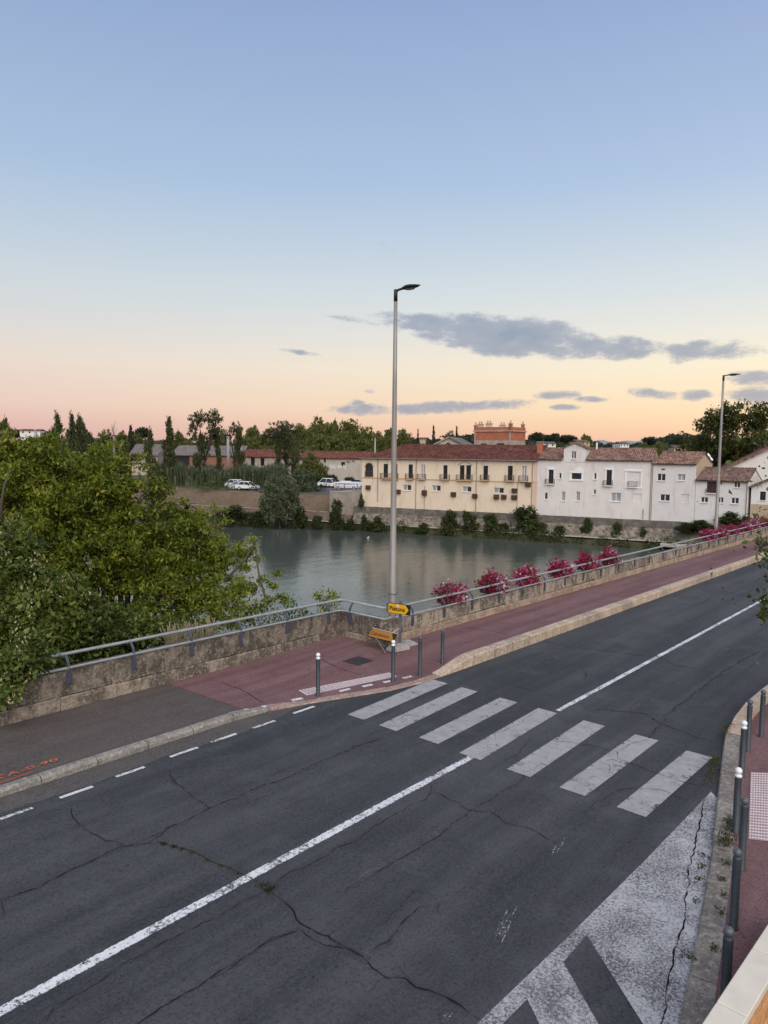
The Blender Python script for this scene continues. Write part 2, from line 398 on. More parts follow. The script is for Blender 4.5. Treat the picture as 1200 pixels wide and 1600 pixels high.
def tiles(name, c0, c1, c2):
    a = Mat(name, .9, .15); v = a.vec()
    sep = a.node('ShaderNodeSeparateXYZ'); a.L(a.tc.outputs['Object'], sep.inputs[0])
    wv = a.math('ABSOLUTE', a.math('SINE', a.math('MULTIPLY', sep.outputs[0], math.pi / .26), 0), 0)
    row = a.math('FRACT', a.math('MULTIPLY', sep.outputs[1], 1 / .38), 0)
    cell = a.node('ShaderNodeTexWhiteNoise', noise_dimensions='2D'); cb = a.node('ShaderNodeCombineXYZ')
    a.L(a.math('FLOOR', a.math('MULTIPLY', sep.outputs[0], 1 / .26), 0), cb.inputs[0]); a.L(a.math('FLOOR', a.math('MULTIPLY', sep.outputs[1], 1 / .38), 0), cb.inputs[1]); a.L(cb.outputs[0], cell.inputs['Vector'])
    c = a.mix(cell.outputs[0], c0, c1)
    c = a.mix(a.rng(a.noise(v, .7, 6, .7), .46, .66, 0, .7), c, c2)
    a.color(c); a.bump(a.math('ADD', wv, a.math('MULTIPLY', row, .4)), 1.0, .08); return a.m
M_TILE_RED = tiles('red_clay_tiles', (.10, .042, .034), (.25, .10, .075), (.08, .040, .035))
M_TILE_PINK = tiles('faded_clay_tiles', (.13, .075, .058), (.36, .22, .175), (.12, .075, .062))
M_TILE_BROWN = tiles('brown_clay_tiles', (.10, .065, .052), (.27, .175, .14), (.10, .072, .062))
M_TILE_GREY = tiles('grey_fibre_roof', (.17, .155, .145), (.23, .21, .20), (.11, .10, .095))
M_GLASS = plain('window_glass', (.018, .022, .028), .08, .6, 0, .1)
M_GLASSLIGHT = plain('curtained_glass', (.30, .32, .33), .3, .5, 0, .25, 4)
M_SHUTTER = plain('dark_green_shutter', (.014, .024, .026), .6, .3)
M_ROLLER = plain('white_roller_shutter', (.72, .71, .70), .6, .3, 0, .06)
M_WOOD = plain('red_brown_wood', (.12, .05, .035), .7, .2, 0, .25)
M_IRON = plain('balcony_iron', (.10, .075, .06), .6, .3)
M_IRONDARK = plain('dark_iron', (.04, .04, .045), .6, .3)
M_PIPE = plain('downpipe_zinc', (.24, .20, .18), .6, .3)
M_BOXBROWN = plain('rusty_box', (.085, .050, .036), .85, .2, 0, .4, 3)
M_BRICK = stone('orange_red_brick', (.42, .145, .085), (.50, .19, .115), (.30, .11, .07), 1.0, .5, False)
M_PALEBRICK = stone('pale_masonry', (.40, .34, .29), (.50, .43, .37), (.26, .21, .17), 1.0, .6, False)
M_QUAY = stone('quay_masonry', (.22, .185, .15), (.34, .295, .245), (.095, .08, .065), 1.1, .75, False)
M_QUAYTOP = stone('quay_parapet', (.15, .135, .12), (.21, .19, .17), (.08, .072, .065), 1.2, .7, False)
M_PATH = plain('towpath_concrete', (.42, .38, .33), .9, .2, 0, .15, .8)
def earth(name, c0, c1, c2, sc=.25):
    a = Mat(name, 1., .1); w = a.world()
    c = a.mix(a.rng(a.noise(w, sc, 6, .65), .35, .65), c0, c1); c = a.mix(a.rng(a.noise(w, sc * 6, 6, .7), .48, .68, 0, .8), c, c2)
    a.color(c); a.bump(a.noise(w, sc * 16, 6, .7), .8, .1); return a.m
M_EARTH = earth('dry_grass_bank', (.135, .095, .066), (.18, .13, .09), (.085, .075, .042))
M_GREENBANK = earth('green_bank', (.040, .045, .022), (.075, .070, .038), (.12, .095, .06), .9)
M_PLAIN = earth('far_plain', (.06, .07, .035), (.09, .09, .05), (.12, .10, .07), .05)
M_HAZE_MOUNTAIN = earth('haze_grey_mountain', (.26, .27, .29), (.34, .35, .37), (.20, .22, .23), .002)  # pale blue-grey: distance haze put into the mountain's own colour
M_TARMAC = plain('car_park_tarmac', (.10, .10, .10), .9, .2, 0, .15, .5)
def leaf(name, c0, c1, c2=None, trans=.35, rough=.55):
    a = Mat(name, rough, .25); g = a.node('ShaderNodeNewGeometry'); oi = a.node('ShaderNodeObjectInfo')
    n = a.noise(a.world(), .55, 3, .5)
    f = a.math('ADD', a.math('MULTIPLY', g.outputs['Random Per Island'], .7), a.rng(n, .3, .7, -.2, .5))
    c = a.mix(a.rng(f, 0, 1, 0, 1), c0, c1)
    if c2: c = a.mix(a.rng(g.outputs['Random Per Island'], .80, .97, 0, .85), c, c2)
    c = a.mix(a.rng(oi.outputs['Random'], 0, 1, 0, .28), c, tuple(x * .55 for x in c0))
    a.color(c)
    t = a.node('ShaderNodeBsdfTranslucent'); a.L(c, t.inputs[0]); mx = a.node('ShaderNodeMixShader'); mx.inputs[0].default_value = trans
    a.L(a.b.outputs[0], mx.inputs[1]); a.L(t.outputs[0], mx.inputs[2]); a.L(mx.outputs[0], a.nt.nodes['Material Output'].inputs[0]); return a.m
M_LEAF_YG = leaf('box_elder_leaf', (.095, .142, .018), (.31, .35, .040), (.42, .39, .07), .38)
M_LEAF_DK = leaf('lime_leaf', (.036, .064, .012), (.135, .175, .030), (.24, .26, .08), .28)
M_SEED = leaf('pale_seed_bunch', (.46, .42, .20), (.62, .58, .34))
M_LEAF_FAR = leaf('broadleaf_far', (.085, .108, .030), (.205, .22, .058), (.24, .235, .075))
M_LEAF_POP = leaf('poplar_leaf', (.050, .064, .026), (.125, .138, .054), (.17, .17, .075))
M_LEAF_PINE = leaf('pine_needles', (.034, .046, .026), (.070, .086, .045))
M_LEAF_WIL = leaf('willow_leaf', (.085, .108, .058), (.17, .195, .11), (.22, .23, .14))
M_LEAF_SHRUB = leaf('shrub_leaf', (.040, .058, .020), (.100, .122, .040), (.15, .155, .06))
M_LEAF_PLANE = leaf('plane_leaf', (.044, .058, .016), (.125, .138, .034), (.18, .17, .06))
M_REED = leaf('reed_blade', (.065, .090, .050), (.145, .175, .095), (.20, .20, .12))
M_WEED = leaf('kerb_weed', (.05, .055, .014), (.10, .10, .028), (.16, .13, .05))
M_MOSS = leaf('crack_moss', (.022, .034, .008), (.048, .060, .013))
M_BARK = plain('bark', (.085, .072, .058), .95, .1, 0, .3, 4)
M_DEADWOOD = plain('bleached_wood', (.30, .27, .24), .95, .1, 0, .2, 4)

# ================================================================== GROUND, ROAD, WATER
def lerp_poly(P, x):
    if x <= P[0][0]: return P[0][1] + (P[1][1] - P[0][1]) / (P[1][0] - P[0][0]) * (x - P[0][0])
    for (x0, y0), (x1, y1) in zip(P, P[1:]):
        if x <= x1: return y0 + (y1 - y0) * (x - x0) / (x1 - x0)
    return P[-1][1]
def smooth(a, b, x):
    t = min(1, max(0, (x - a) / (b - a))); return t * t * (3 - 2 * t)
KL = [(-20, 12.43), (9.6, 12.45), (10.5, 12.32), (11.3, 12.05), (13.3, 11.30), (14.3, 11.1), (15.2, 11.05), (20.7, 11.0), (28.7, 10.96), (47, 10.85), (95, 10.6)]   # road edge, river side
KR = [(-20, -3.2), (0, .85), (7.33, 2.21), (8.68, 2.48), (10.88, 2.95), (13.4, 3.57), (15.2, 4.0), (16.2, 4.22), (18.2, 4.30), (19.9, 4.26), (25, 4.15), (95, 3.4)]
WALL_Y, CORN_X, LEFT_Y = 13.6, 15.78, 15.42            # bridge parapet face, its corner, left parapet face
def kerb_h(x):                                           # height of the river-side kerb above the road
    if x < 9.6: return .13
    if x < 11.0: return .13 + (.03 - .13) * (x - 9.6) / 1.4
    if x < 15.1: return .03
    if x < 16.7: return .03 + .25 * smooth(15.1, 16.7, x)
    return .28
def kin(x): return .17 if x < 9.4 else (.22 if x < 15.1 else .31)
def pave_z(x, y):                                        # pavement level above the road plane
    k = lerp_poly(KL, x); t = min(1, max(0, (y - k) / 3.2))
    a = kerb_h(x); b = .14 + .13 * smooth(11, 17, x)
    return a + (b - a) * smooth(0, 1, t) - .004
def sheet(name, xs, ys_fn, zfn, mat, parent=None, ny=10):
    mb = MB(); vs = []; fs = []
    for x in xs:
        y0, y1 = ys_fn(x)
        for j in range(ny + 1):
            y = y0 + (y1 - y0) * j / ny; vs.append((x, y, zr(x) + zfn(x, y)))
    n = ny + 1
    for i in range(len(xs) - 1):
        for j in range(ny): fs.append((i * n + j, (i + 1) * n + j, (i + 1) * n + j + 1, i * n + j + 1))
    mb.add(vs, fs); return mb.obj(name, mat, parent)
XS = list(np.arange(-20, 8, 2.)) + list(np.arange(8, 20, .25)) + list(np.arange(20, 96, 3.))
road = sheet('road', list(np.arange(-40, 97, 3.)), lambda x: (-12, 13.0), lambda x, y: 0, M_ROAD, ny=2); tag(road, kind='structure')
def flat(name, pts, mat, parent=None, h=.004, uv=None):  # polygon of pictured corners, laid on the road
    mb = MB(); P = [G(*p, h) if len(p) == 2 else Vector((p[0], p[1], zr(p[0]) + h)) for p in pts]
    mb.add(P, [tuple(range(len(P)))], uv or [(0, .5)] * len(P)); return mb.obj(name, mat, parent)
def xy(x, y, h=0.): return (x, y, h)
def strip(name, x0, x1, y0, y1, mat, parent=road, h=.004, yfn=None, step=3.):
    mb = MB(); n = max(1, int(abs(x1 - x0) / step)); vs = []; uv = []
    for i in range(n + 1):
        x = x0 + (x1 - x0) * i / n
        vs += [(x, y0, zr(x) + h), (x, y1, zr(x) + h)]; uv += [(x, 0), (x, 1)]
    mb.add(vs, [(2 * i, 2 * i + 2, 2 * i + 3, 2 * i + 1) for i in range(n)], uv); return mb.obj(name, mat, parent)
# gutter of older, paler asphalt along the left kerb
mb = MB(); vs = []; k = 0
for i in range(60):
    x = -20 + i * .55
    yo = 11.86 + .05 * math.sin(x * 1.9) + .03 * math.sin(x * 5.3)
    if x > 9.5: yo = min(lerp_poly(KL, x) - .02, yo + (x - 9.5) * .09)
    vs += [(x, yo, zr(x) + .003), (x, lerp_poly(KL, x) + .02, zr(x) + .003)]
mb.add(vs, [(2 * i, 2 * i + 2, 2 * i + 3, 2 * i + 1) for i in range(59)]); mb.obj('gutter', M_GUTTER, road)
strip('centre_line', -20, 11.62, 7.475, 7.67, M_LINE); strip('centre_line', 15.0, 95, 7.475, 7.64, M_LINE)
for (a, b) in [((-66, 1306), (-12, 1286)), ((0, 1280), (52, 1263)), ((93, 1247), (145, 1229)), ((181, 1214), (227, 1199)), ((265, 1183), (311, 1169)), ((330, 1160), (370, 1147)), ((395, 1138), (431, 1127)), ((458, 1115), (491, 1104))]:
    p, q = G(*a), G(*b); strip('edge_dash', p.x, q.x, p.y - .06, p.y + .045, M_DASH, h=.007, step=1)
for i, (n0, f0) in enumerate(zip((12.98, 11.86, 10.60, 9.33, 8.04, 6.75, 5.49), (13.19, 12.09, 10.73, 9.48, 8.12, 6.72, 5.40))):
    n0 *= .8417; f0 *= .8417; mb = MB()
    xa, xb = 11.42 + (.06 if i == 2 else 0), 14.83 - (.12 if i == 6 else 0)
    P = [(xa, n0), (xb, f0), (xb, f0 - .5), (xa, n0 - .5)]
    mb.add([(x, y, zr(x) + .008) for x, y in P], [(0, 1, 2, 3)], [(0, 0), (1, 0), (1, 1), (0, 1)]); mb.obj('crossing_stripe', M_ZEBRA, road)
hatch = MB()
H = lambda pts: hatch.add([G(*p, .006) for p in pts], [tuple(range(len(pts)))], [(0, .5)] * len(pts))
H([(1111, 1237), (1003, 1349), (885, 1466), (745, 1600), (560, 1772), (610, 1772), (785, 1600), (824, 1561), (880, 1503), (917, 1461), (1030, 1330)])
H([(917, 1461), (1005, 1600), (1105, 1770), (1050, 1770), (1078, 1600), (1100, 1480), (1118, 1340), (1128, 1255), (1111, 1237), (1030, 1330)])
H([(880, 1503), (824, 1561), (843, 1600), (925, 1770), (1035, 1770), (935, 1600)])
hatch.obj('hatched_marking', M_HATCH, road)
# faint old lines and scuffs
for (a, b, w) in [((530, 1393), (735, 1270), .14), ((850, 1038), (985, 983), .10), ((1085, 945), (1200, 892), .10), ((980, 1112), (1060, 1062), .15), ((1088, 1042), (1142, 1010), .15), ((200, 1412), (330, 1352), .05), ((370, 1300), (470, 1250), .05)]:
    p, q = G(*a), G(*b); mb = MB(); d = (q - p).normalized(); s_ = Vector((-d.y, d.x, 0)) * (w / 2); up = Vector((0, 0, .005))
    mb.add([p - s_ + up, q - s_ + up, q + s_ + up, p + s_ + up], [(0, 1, 2, 3)], [(0, 0), (1, 0), (1, 1), (0, 1)]); mb.obj('faded_line', M_FADED, road)
for (cx_, cy_, dx_, dy_, wd_, n_) in [(791, 1442, 15, -26, 9, 16), (872, 1326, 8, -16, 6, 8), (694, 1592, 9, -12, 7, 8), (905, 1574, 4, -6, 4, 4), (740, 1236, 8, -6, 8, 4)]:
    mb = MB()                                           # scratches left by something dragged
    for _ in range(n_):
        ox, t_ = random.uniform(-1, 1) * wd_, random.uniform(-.7, .7); l_ = random.uniform(.12, .5)
        p, q = G(cx_ + ox + dx_ * (t_ - l_), cy_ + ox * .3 + dy_ * (t_ - l_)), G(cx_ + ox * .9 + dx_ * (t_ + l_), cy_ + ox * .3 + dy_ * (t_ + l_)); d = (q - p).normalized(); s_ = Vector((-d.y, d.x, 0)) * random.uniform(.004, .011); up = Vector((0, 0, .005 + _ * .0001))
        mb.add([p - s_ + up, q - s_ + up, q + s_ + up, p + s_ + up], [(0, 1, 2, 3)], [(0, 0), (1, 0), (1, 1), (0, 1)])
    mb.obj('scuff_mark', M_SCUFF, road)
# cracks: broken lines pressed into the asphalt
M_DUST = paint('crack_dust', (.068, .069, .071), .50, .25, 1.6, 6)
def crack(pts, w=.016, name='crack', mat=None, h=.0105, jit=.035, lift=False):
    P = [G(*p) for p in pts]; Q = [P[0]]
    for a, b in zip(P, P[1:]):
        L = (b - a).length; n = max(1, int(L / .07)); sd_ = Vector((-(b - a).y, (b - a).x, 0)).normalized()
        k = [random.gauss(0, 1) for _ in range(n + 2)]; acc = [0.]
        for i in range(1, n + 1): acc.append(acc[-1] * .86 + k[i] * .62)
        off = lambda i, n: jit * acc[i] * min(1, (n - i) / 3. + .15) * .62
        for i in range(1, n + 1):
            Q.append(a.lerp(b, i / n) + sd_ * (off(i, n)))
    mb = MB(); vs = []
    for i, p in enumerate(Q):
        d = Q[min(i + 1, len(Q) - 1)] - Q[max(i - 1, 0)]; s_ = Vector((-d.y, d.x, 0)).normalized()
        ww = w * .62 * random.uniform(.15, 1.35) * min(1, .25 + .3 * min(i, len(Q) - 1 - i))
        vs += [p - s_ * ww * .5 + Vector((0, 0, h)), p + s_ * ww * .5 + Vector((0, 0, h))]
    mb.add(vs, [(2 * i, 2 * i + 2, 2 * i + 3, 2 * i + 1) for i in range(len(Q) - 1)])
    if w > .013 and mat is None:                        # crumbled, dust-filled asphalt beside the crack
        d_ = MB(); vs = []; uv = []
        for i, p in enumerate(Q):
            d = Q[min(i + 1, len(Q) - 1)] - Q[max(i - 1, 0)]; s_ = Vector((-d.y, d.x, 0)).normalized(); ww = w * 2.2 + .035 + .02 * math.sin(i * .37)
            vs += [p - s_ * ww + Vector((0, 0, .0022)), p + s_ * ww * .7 + Vector((0, 0, .0022))]; uv += [(0, 0), (0, 1)]
        d_.add(vs, [(2 * i, 2 * i + 2, 2 * i + 3, 2 * i + 1) for i in range(len(Q) - 1)], uv); d_.obj('crack_edge', M_DUST, road)
    return mb.obj(name, mat or M_CRACK, road)
def zz_(ox, oy, s, L): return [(ox + x / s, oy + y / s) for x, y in L]
C3 = lambda L: zz_(60, 1060, 3, L); C5 = lambda L: zz_(400, 1200, 2.4, L); C4 = lambda L: zz_(0, 1300, 2.4, L); C6 = lambda L: zz_(700, 980, 2.4, L)
for L, w in [(C3([(-180, 1040), (0, 985), (120, 915), (250, 860), (400, 790), (430, 785), (520, 772), (570, 742), (600, 705), (700, 665), (810, 610), (900, 570), (1000, 525), (1100, 490), (1200, 450), (1330, 385), (1480, 320), (1600, 280)]), .022),
             (C3([(430, 778), (510, 752), (570, 725), (640, 688)]), .01),
             (C3([(155, 610), (160, 650), (190, 690), (270, 735), (300, 755), (380, 775), (400, 790)]), .022), (C3([(75, 680), (130, 686), (190, 692)]), .008),
             (C3([(610, 430), (640, 490), (700, 530), (740, 570), (810, 612)]), .02), (C3([(530, 432), (570, 436), (612, 432)]), .010), (C3([(755, 340), (830, 358), (890, 360)]), .012),
             (C5([(60, 470), (130, 525), (150, 570), (230, 620), (300, 655), (400, 710), (490, 790), (560, 790), (600, 825), (680, 850), (760, 890), (830, 940)]), .030),
             (C5([(160, 600), (220, 650), (260, 668), (330, 680), (400, 710)]), .018),
             (C5([(75, 430), (130, 390), (260, 335), (300, 300), (370, 280), (450, 215), (520, 175), (570, 145), (630, 125), (660, 85), (655, 60)]), .016),
             (C5([(660, 90), (720, 115), (800, 160), (880, 165), (940, 210), (1030, 230), (1110, 275), (1140, 300)]), .020),
             (C5([(330, 460), (470, 380), (600, 310), (700, 240), (800, 165), (860, 130), (920, 85), (970, 70), (1000, 40), (1010, 20)]), .014),
             (C5([(430, 690), (500, 650), (530, 610), (560, 570), (620, 520), (650, 520)]), .018), (C5([(160, 600), (60, 640), (0, 680)]), .014),
             (C5([(530, 740), (550, 770), (590, 800)]), .012), (C5([(690, 505), (685, 545)]), .014), (C5([(1010, 30), (1100, 45), (1160, 55)]), .012), (C5([(300, 0), (370, 40), (470, 55)]), .010),
             (C4([(170, 720), (210, 655), (290, 610), (380, 560), (440, 510), (530, 465), (620, 410), (700, 375), (820, 320), (900, 265), (970, 235)]), .014),
             (C4([(440, 780), (520, 720), (600, 660), (690, 610), (760, 570), (830, 520), (920, 470), (1000, 415), (1110, 375), (1120, 360)]), .024),
             (C4([(760, 565), (850, 525), (915, 462)]), .012), (C4([(0, 250), (15, 300), (10, 330)]), .014),
             (C6([(350, 50), (440, 70), (560, 85), (680, 100), (790, 115), (860, 145), (1000, 170)]), .022),
             (C6([(1230, 65), (1200, 75), (1100, 125), (1020, 180), (950, 235), (870, 290), (820, 330), (760, 330), (680, 320), (600, 310), (530, 310), (500, 290)]), .024),
             (C6([(750, 335), (830, 375), (920, 410), (1000, 435)]), .022), (C6([(400, 430), (520, 440), (580, 455), (635, 470), (640, 495), (720, 525), (760, 540), (880, 580), (960, 600)]), .018),
             (C6([(635, 470), (680, 440), (740, 425), (760, 410), (820, 335)]), .016), (C6([(605, 510), (608, 530), (610, 552)]), .014), (C6([(800, 550), (840, 562), (895, 585)]), .012),
             (C6([(720, 607), (800, 612), (850, 632), (920, 660)]), .016), (C6([(180, 430), (175, 400), (260, 370), (340, 310)]), .018), (C6([(400, 140), (500, 150), (520, 175), (510, 200)]), .014),
             (C6([(500, 700), (550, 660), (640, 610), (710, 600)]), .014), (C6([(220, 205), (300, 235), (400, 262)]), .016), (C6([(210, 500), (270, 470), (310, 415)]), .014), (C6([(270, 190), (240, 215), (330, 160)]), .010),
             (zz_(900, 1000, 2.667, [(545, 655), (525, 700), (515, 760), (505, 800), (495, 870), (470, 980), (450, 1080), (430, 1230), (405, 1360), (375, 1470), (345, 1620), (320, 1760)]), .034),
             (zz_(900, 1000, 2.667, [(280, 1150), (350, 1175), (430, 1185)]), .010), ([(560, 1180), (640, 1165), (735, 1150)], .010), ([(1060, 905), (1110, 925), (1165, 930)], .014),
             ([(805, 1062), (860, 1052), (900, 1035)], .012), ([(590, 1450), (640, 1400), (660, 1385)], .008), ([(60, 1600), (110, 1560), (160, 1530)], .008)]:
    crack(L, w)
crack(C3([(550, 765), (600, 780), (640, 790), (720, 810), (800, 855), (900, 890), (980, 930), (1030, 960)]), .035, 'moss_line', M_MOSS, .013, .02)
strip('crack', 20, 88, 3.9 + .35, 3.9 + .36, M_CRACK, h=.003)

# ---- pavements
left_pave = sheet('left_pavement', XS, lambda x: (lerp_poly(KL, x) + kin(x), (LEFT_Y if x < CORN_X else WALL_Y) + .12), pave_z, M_BROWN, ny=12); tag(left_pave, kind='structure')
# red asphalt begins on a slanting joint
def red_x(y): return 9.63 - .0 + (y - 12.5) * -.02
mb = MB(); vs = []; ny = 12
p_a, p_b = G(388, 1113, .08), G(268, 1070, .14)
for x in XS:
    if x < 8.0: continue
    for j in range(ny + 1):
        t = j / ny; yk = lerp_poly(KL, x) + kin(x); yw = (LEFT_Y if x < CORN_X else WALL_Y) + .02
        y = yk + (yw - yk) * t
        xj = p_a.x + (p_b.x - p_a.x) * (y - p_a.y) / (p_b.y - p_a.y)
        xx = max(x, min(xj, 10.6)); vs.append((xx, y, zr(xx) + pave_z(xx, y) + .004))
n = ny + 1; k = len(vs) // n
mb.add(vs, [(i * n + j, (i + 1) * n + j, (i + 1) * n + j + 1, i * n + j + 1) for i in range(k - 1) for j in range(ny)]); mb.obj('red_surface', M_RED, left_pave)
def on_pave(px, py):
    p = G(px, py, .14)
    for _ in range(5): p = G(px, py, pave_z(p.x, p.y) + .004)
    return p
def pave_flat(name, pts, mat, h=.004, parent=left_pave):
    mb = MB(); P = [on_pave(*p) + Vector((0, 0, h)) for p in pts]; mb.add(P, [tuple(range(len(P)))], [(0, .5)] * len(P)); return mb.obj(name, mat, parent)
for L in [[(500, 1030), (530, 1044), (568, 1056)], [(345, 1065), (385, 1082), (415, 1100)], [(640 + 265 / 3.33, 860 + 398 / 3.33), (640 + 370 / 3.33, 860 + 412 / 3.33), (640 + 530 / 3.33, 860 + 443 / 3.33)]]:
    mb = MB(); Q = []
    for a_, b_ in zip(L, L[1:]):
        for i in range(8): Q.append(on_pave(a_[0] + (b_[0] - a_[0]) * i / 8 + random.gauss(0, .5), a_[1] + (b_[1] - a_[1]) * i / 8 + random.gauss(0, .4)))
    vs = []
    for i, p in enumerate(Q):
        d = Q[min(i + 1, len(Q) - 1)] - Q[max(i - 1, 0)]; s_ = Vector((-d.y, d.x, 0)).normalized() * random.uniform(.004, .014); vs += [p - s_ + Vector((0, 0, .005)), p + s_ + Vector((0, 0, .005))]
    mb.add(vs, [(2 * i, 2 * i + 2, 2 * i + 3, 2 * i + 1) for i in range(len(Q) - 1)]); mb.obj('crack', M_CRACK, left_pave)
# orange surveyor's mark sprayed on the pavement
fc = bpy.data.curves.new('spray_text', 'FONT'); fc.body = 'HTA-0.90'; fc.size = .30; fc.offset = .006; fc.space_character = 1.1; fc.materials.append(M_ORANGE)
p, q = on_pave(-28, 1226), on_pave(60, 1199)
def textmesh(c):                                        # outline letters turned into a mesh
    t = bpy.data.objects.new('text', c); COL.objects.link(t); bpy.context.view_layer.update()
    me = bpy.data.meshes.new_from_object(t.evaluated_get(bpy.context.evaluated_depsgraph_get())); bpy.data.objects.remove(t); return me
t_ = link('spray_lettering', textmesh(fc), left_pave); d = (q - p); zrot = math.atan2(d.y, d.x)
t_.matrix_world = Matrix.Translation(p + Vector((0, 0, .006))) @ Matrix.Rotation(zrot, 4, 'Z') @ Matrix.Diagonal((1.0, .62, 1, 1))
for pa, pb, mt in [((-20, 1230), (52, 1206), M_ORANGE), ((-10, 1200), (34, 1188), M_FADED)]:
    a_, b_ = on_pave(*pa), on_pave(*pb); d = (b_ - a_).normalized(); s_ = Vector((-d.y, d.x, 0)) * .011; u_ = Vector((0, 0, .005))
    MB().add([a_ - s_ + u_, b_ - s_ + u_, b_ + s_ + u_, a_ + s_ + u_], [(0, 1, 2, 3)], [(0, .5)] * 4).obj('spray_line', mt, left_pave)
# tactile strip with domes
def tactile(name, corners, nu, nv, parent, place, dome=.018):
    P = [place(*c) for c in corners]; mb = MB()
    up = Vector((0, 0, .007)); mb.add([p + up for p in P] + P, [(0, 1, 2, 3), (0, 4, 5, 1), (1, 5, 6, 2), (2, 6, 7, 3), (3, 7, 4, 0)])
    o = mb.obj(name, M_TACTBASE, parent); db = MB()
    for i in range(nu):
        for j in range(nv):
            s_, t_ = (i + .5 + (.5 if j % 2 else 0) * .0) / nu, (j + .5) / nv
            c = P[0].lerp(P[1], s_).lerp(P[3].lerp(P[2], s_), t_) + up; r = dome
            db.add([c + Vector((r * math.cos(k * 1.047), r * math.sin(k * 1.047), 0)) for k in range(6)] + [c + Vector((r * .6 * math.cos(k * 1.047), r * .6 * math.sin(k * 1.047), .007)) for k in range(6)],
                   [(k, (k + 1) % 6, 6 + (k + 1) % 6, 6 + k) for k in range(6)] + [(6, 7, 8, 9, 10, 11)])
    tag(db.obj('tactile_domes', M_TACT, o), kind='stuff'); return o
tactile('tactile_strip', [(465.6, 1079), (608, 1051), (621, 1057), (479, 1087)], 30, 5, left_pave, on_pave, .027)
for q4 in [[(529, 1079), (545, 1075.5), (549, 1077), (532, 1081.5)], [(564, 1072), (580, 1068.5), (584, 1070.5), (569, 1074)], [(597, 1065.5), (609, 1063), (613, 1065), (601, 1067.5)], [(627, 1059), (642, 1055.5), (646, 1057.5), (632, 1061)],
           [(453, 1093), (470, 1090), (475, 1092), (458, 1096)], [(407, 1103.5), (425, 1100), (430, 1102), (413, 1106)], [(380, 1108), (386, 1107), (390, 1109), (384, 1110)]]:
    pave_flat('paint_dab', q4, M_DASH)
mh = pave_flat('manhole_cover', [(535, 1033.5), (560, 1025.5), (584, 1032.3), (560, 1040.5)], M_MANHOLE, .006)
c0 = [on_pave(*q_) for q_ in [(535, 1033.5), (560, 1025.5), (584, 1032.3), (560, 1040.5)]]; mb = MB()
for i in range(9):
    for j in range(9):
        s0, t0, s1, t1 = (i + .2) / 9, (j + .2) / 9, (i + .75) / 9, (j + .75) / 9
        f_ = lambda s_, t_: c0[0].lerp(c0[1], s_).lerp(c0[3].lerp(c0[2], s_), t_)
        mb.add([f_(s0, t0) + Vector((0, 0, .008)), f_(s1, t0) + Vector((0, 0, .008)), f_(s1, t1) + Vector((0, 0, .013)), f_(s0, t1) + Vector((0, 0, .013))], [(0, 1, 2, 3)])
mb.obj('cover_pattern', M_MANHOLE, mh)

# ---- kerbs: stone by stone
def kerb_piece(parent, x0, x1, line, side, h0, h1, wd, mat, bev=.03, below=.12, gap=.006):
    # side +1: pavement on +Y
    x0 += gap; x1 -= gap; vs = []
    dx, dy = x1 - x0, lerp_poly(line, x1) - lerp_poly(line, x0); L = math.hypot(dx, dy); nx, ny_ = -dy / L * side, dx / L * side
    for x, h in ((x0, h0), (x1, h1)):
        y = lerp_poly(line, x); z = zr(x); j = random.uniform(-.004, .004)
        b = min(bev, h * .6 + .002)
        for (o_, zz2) in ((0.008 * 0, -below), (.012, h - b + j), (b + .012, h + j), (wd, h + j), (wd, -below)):
            vs.append((x + nx * o_, y + ny_ * o_, z + zz2))
    fs = [(0, 1, 2, 3, 4), (9, 8, 7, 6, 5)] + [(i, i + 5, (i + 1) % 5 + 5, (i + 1) % 5) for i in range(5)]
    return MB().add(vs, fs).obj('kerb_stone', mat, parent)
M_KERB_CREAM2 = stone('stained_kerb_stone', (.42, .34, .26), (.50, .41, .32), (.24, .19, .15), 1.5, .6)
kl = empty('left_kerb', kind='structure')
x = -14.5
while x < 9.4: kerb_piece(kl, x, x + 1.04, KL, 1, .135, .135, .19, M_KERB_GREY, .055, gap=.009); x += 1.04
x0 = x
for x1, h in zip((x + .9, 11.3, 12.35, 13.35, 14.3, 15.15), (.075, .035, .03, .03, .03, .03)):
    kerb_piece(kl, x0, x1, KL, 1, kerb_h(x0) + .002, max(.03, kerb_h(x1)) + .002, .24, M_KERB_PINK if x0 > 9.9 else M_KERB_GREY, .02); x0 = x1
kerb_piece(kl, 15.15, 15.55, KL, 1, .034, kerb_h(15.55) + .006, .34, M_KERB_CREAM, .03, gap=0); kerb_piece(kl, 15.55, 15.95, KL, 1, kerb_h(15.55) + .006, kerb_h(15.95) + .006, .34, M_KERB_CREAM, .03, gap=.004)
kerb_piece(kl, 15.95, 16.35, KL, 1, kerb_h(15.95) + .006, kerb_h(16.35) + .006, .34, M_KERB_CREAM, .03, gap=0); kerb_piece(kl, 16.35, 16.75, KL, 1, kerb_h(16.35) + .006, .286, .34, M_KERB_CREAM, .03, gap=.004)
x = 16.75
while x < 92: kerb_piece(kl, x, x + 1.02, KL, 1, .285, .285, .34, M_KERB_CREAM if random.random() < .7 else M_KERB_CREAM2, .03, gap=.015); x += 1.02
kr = empty('right_kerb', kind='structure')
def kr_h(x): return .10 + .16 * smooth(15.4, 17.6, x)
x = -6.0
while x < 60:
    st_ = 1.0 if x < 18 else 1.02
    kerb_piece(kr, x, x + st_, KR, -1, kr_h(x), kr_h(x + st_), .30, M_KERB_RIGHT if x < 16 else M_KERB_CREAM, .022, gap=.006); x += st_
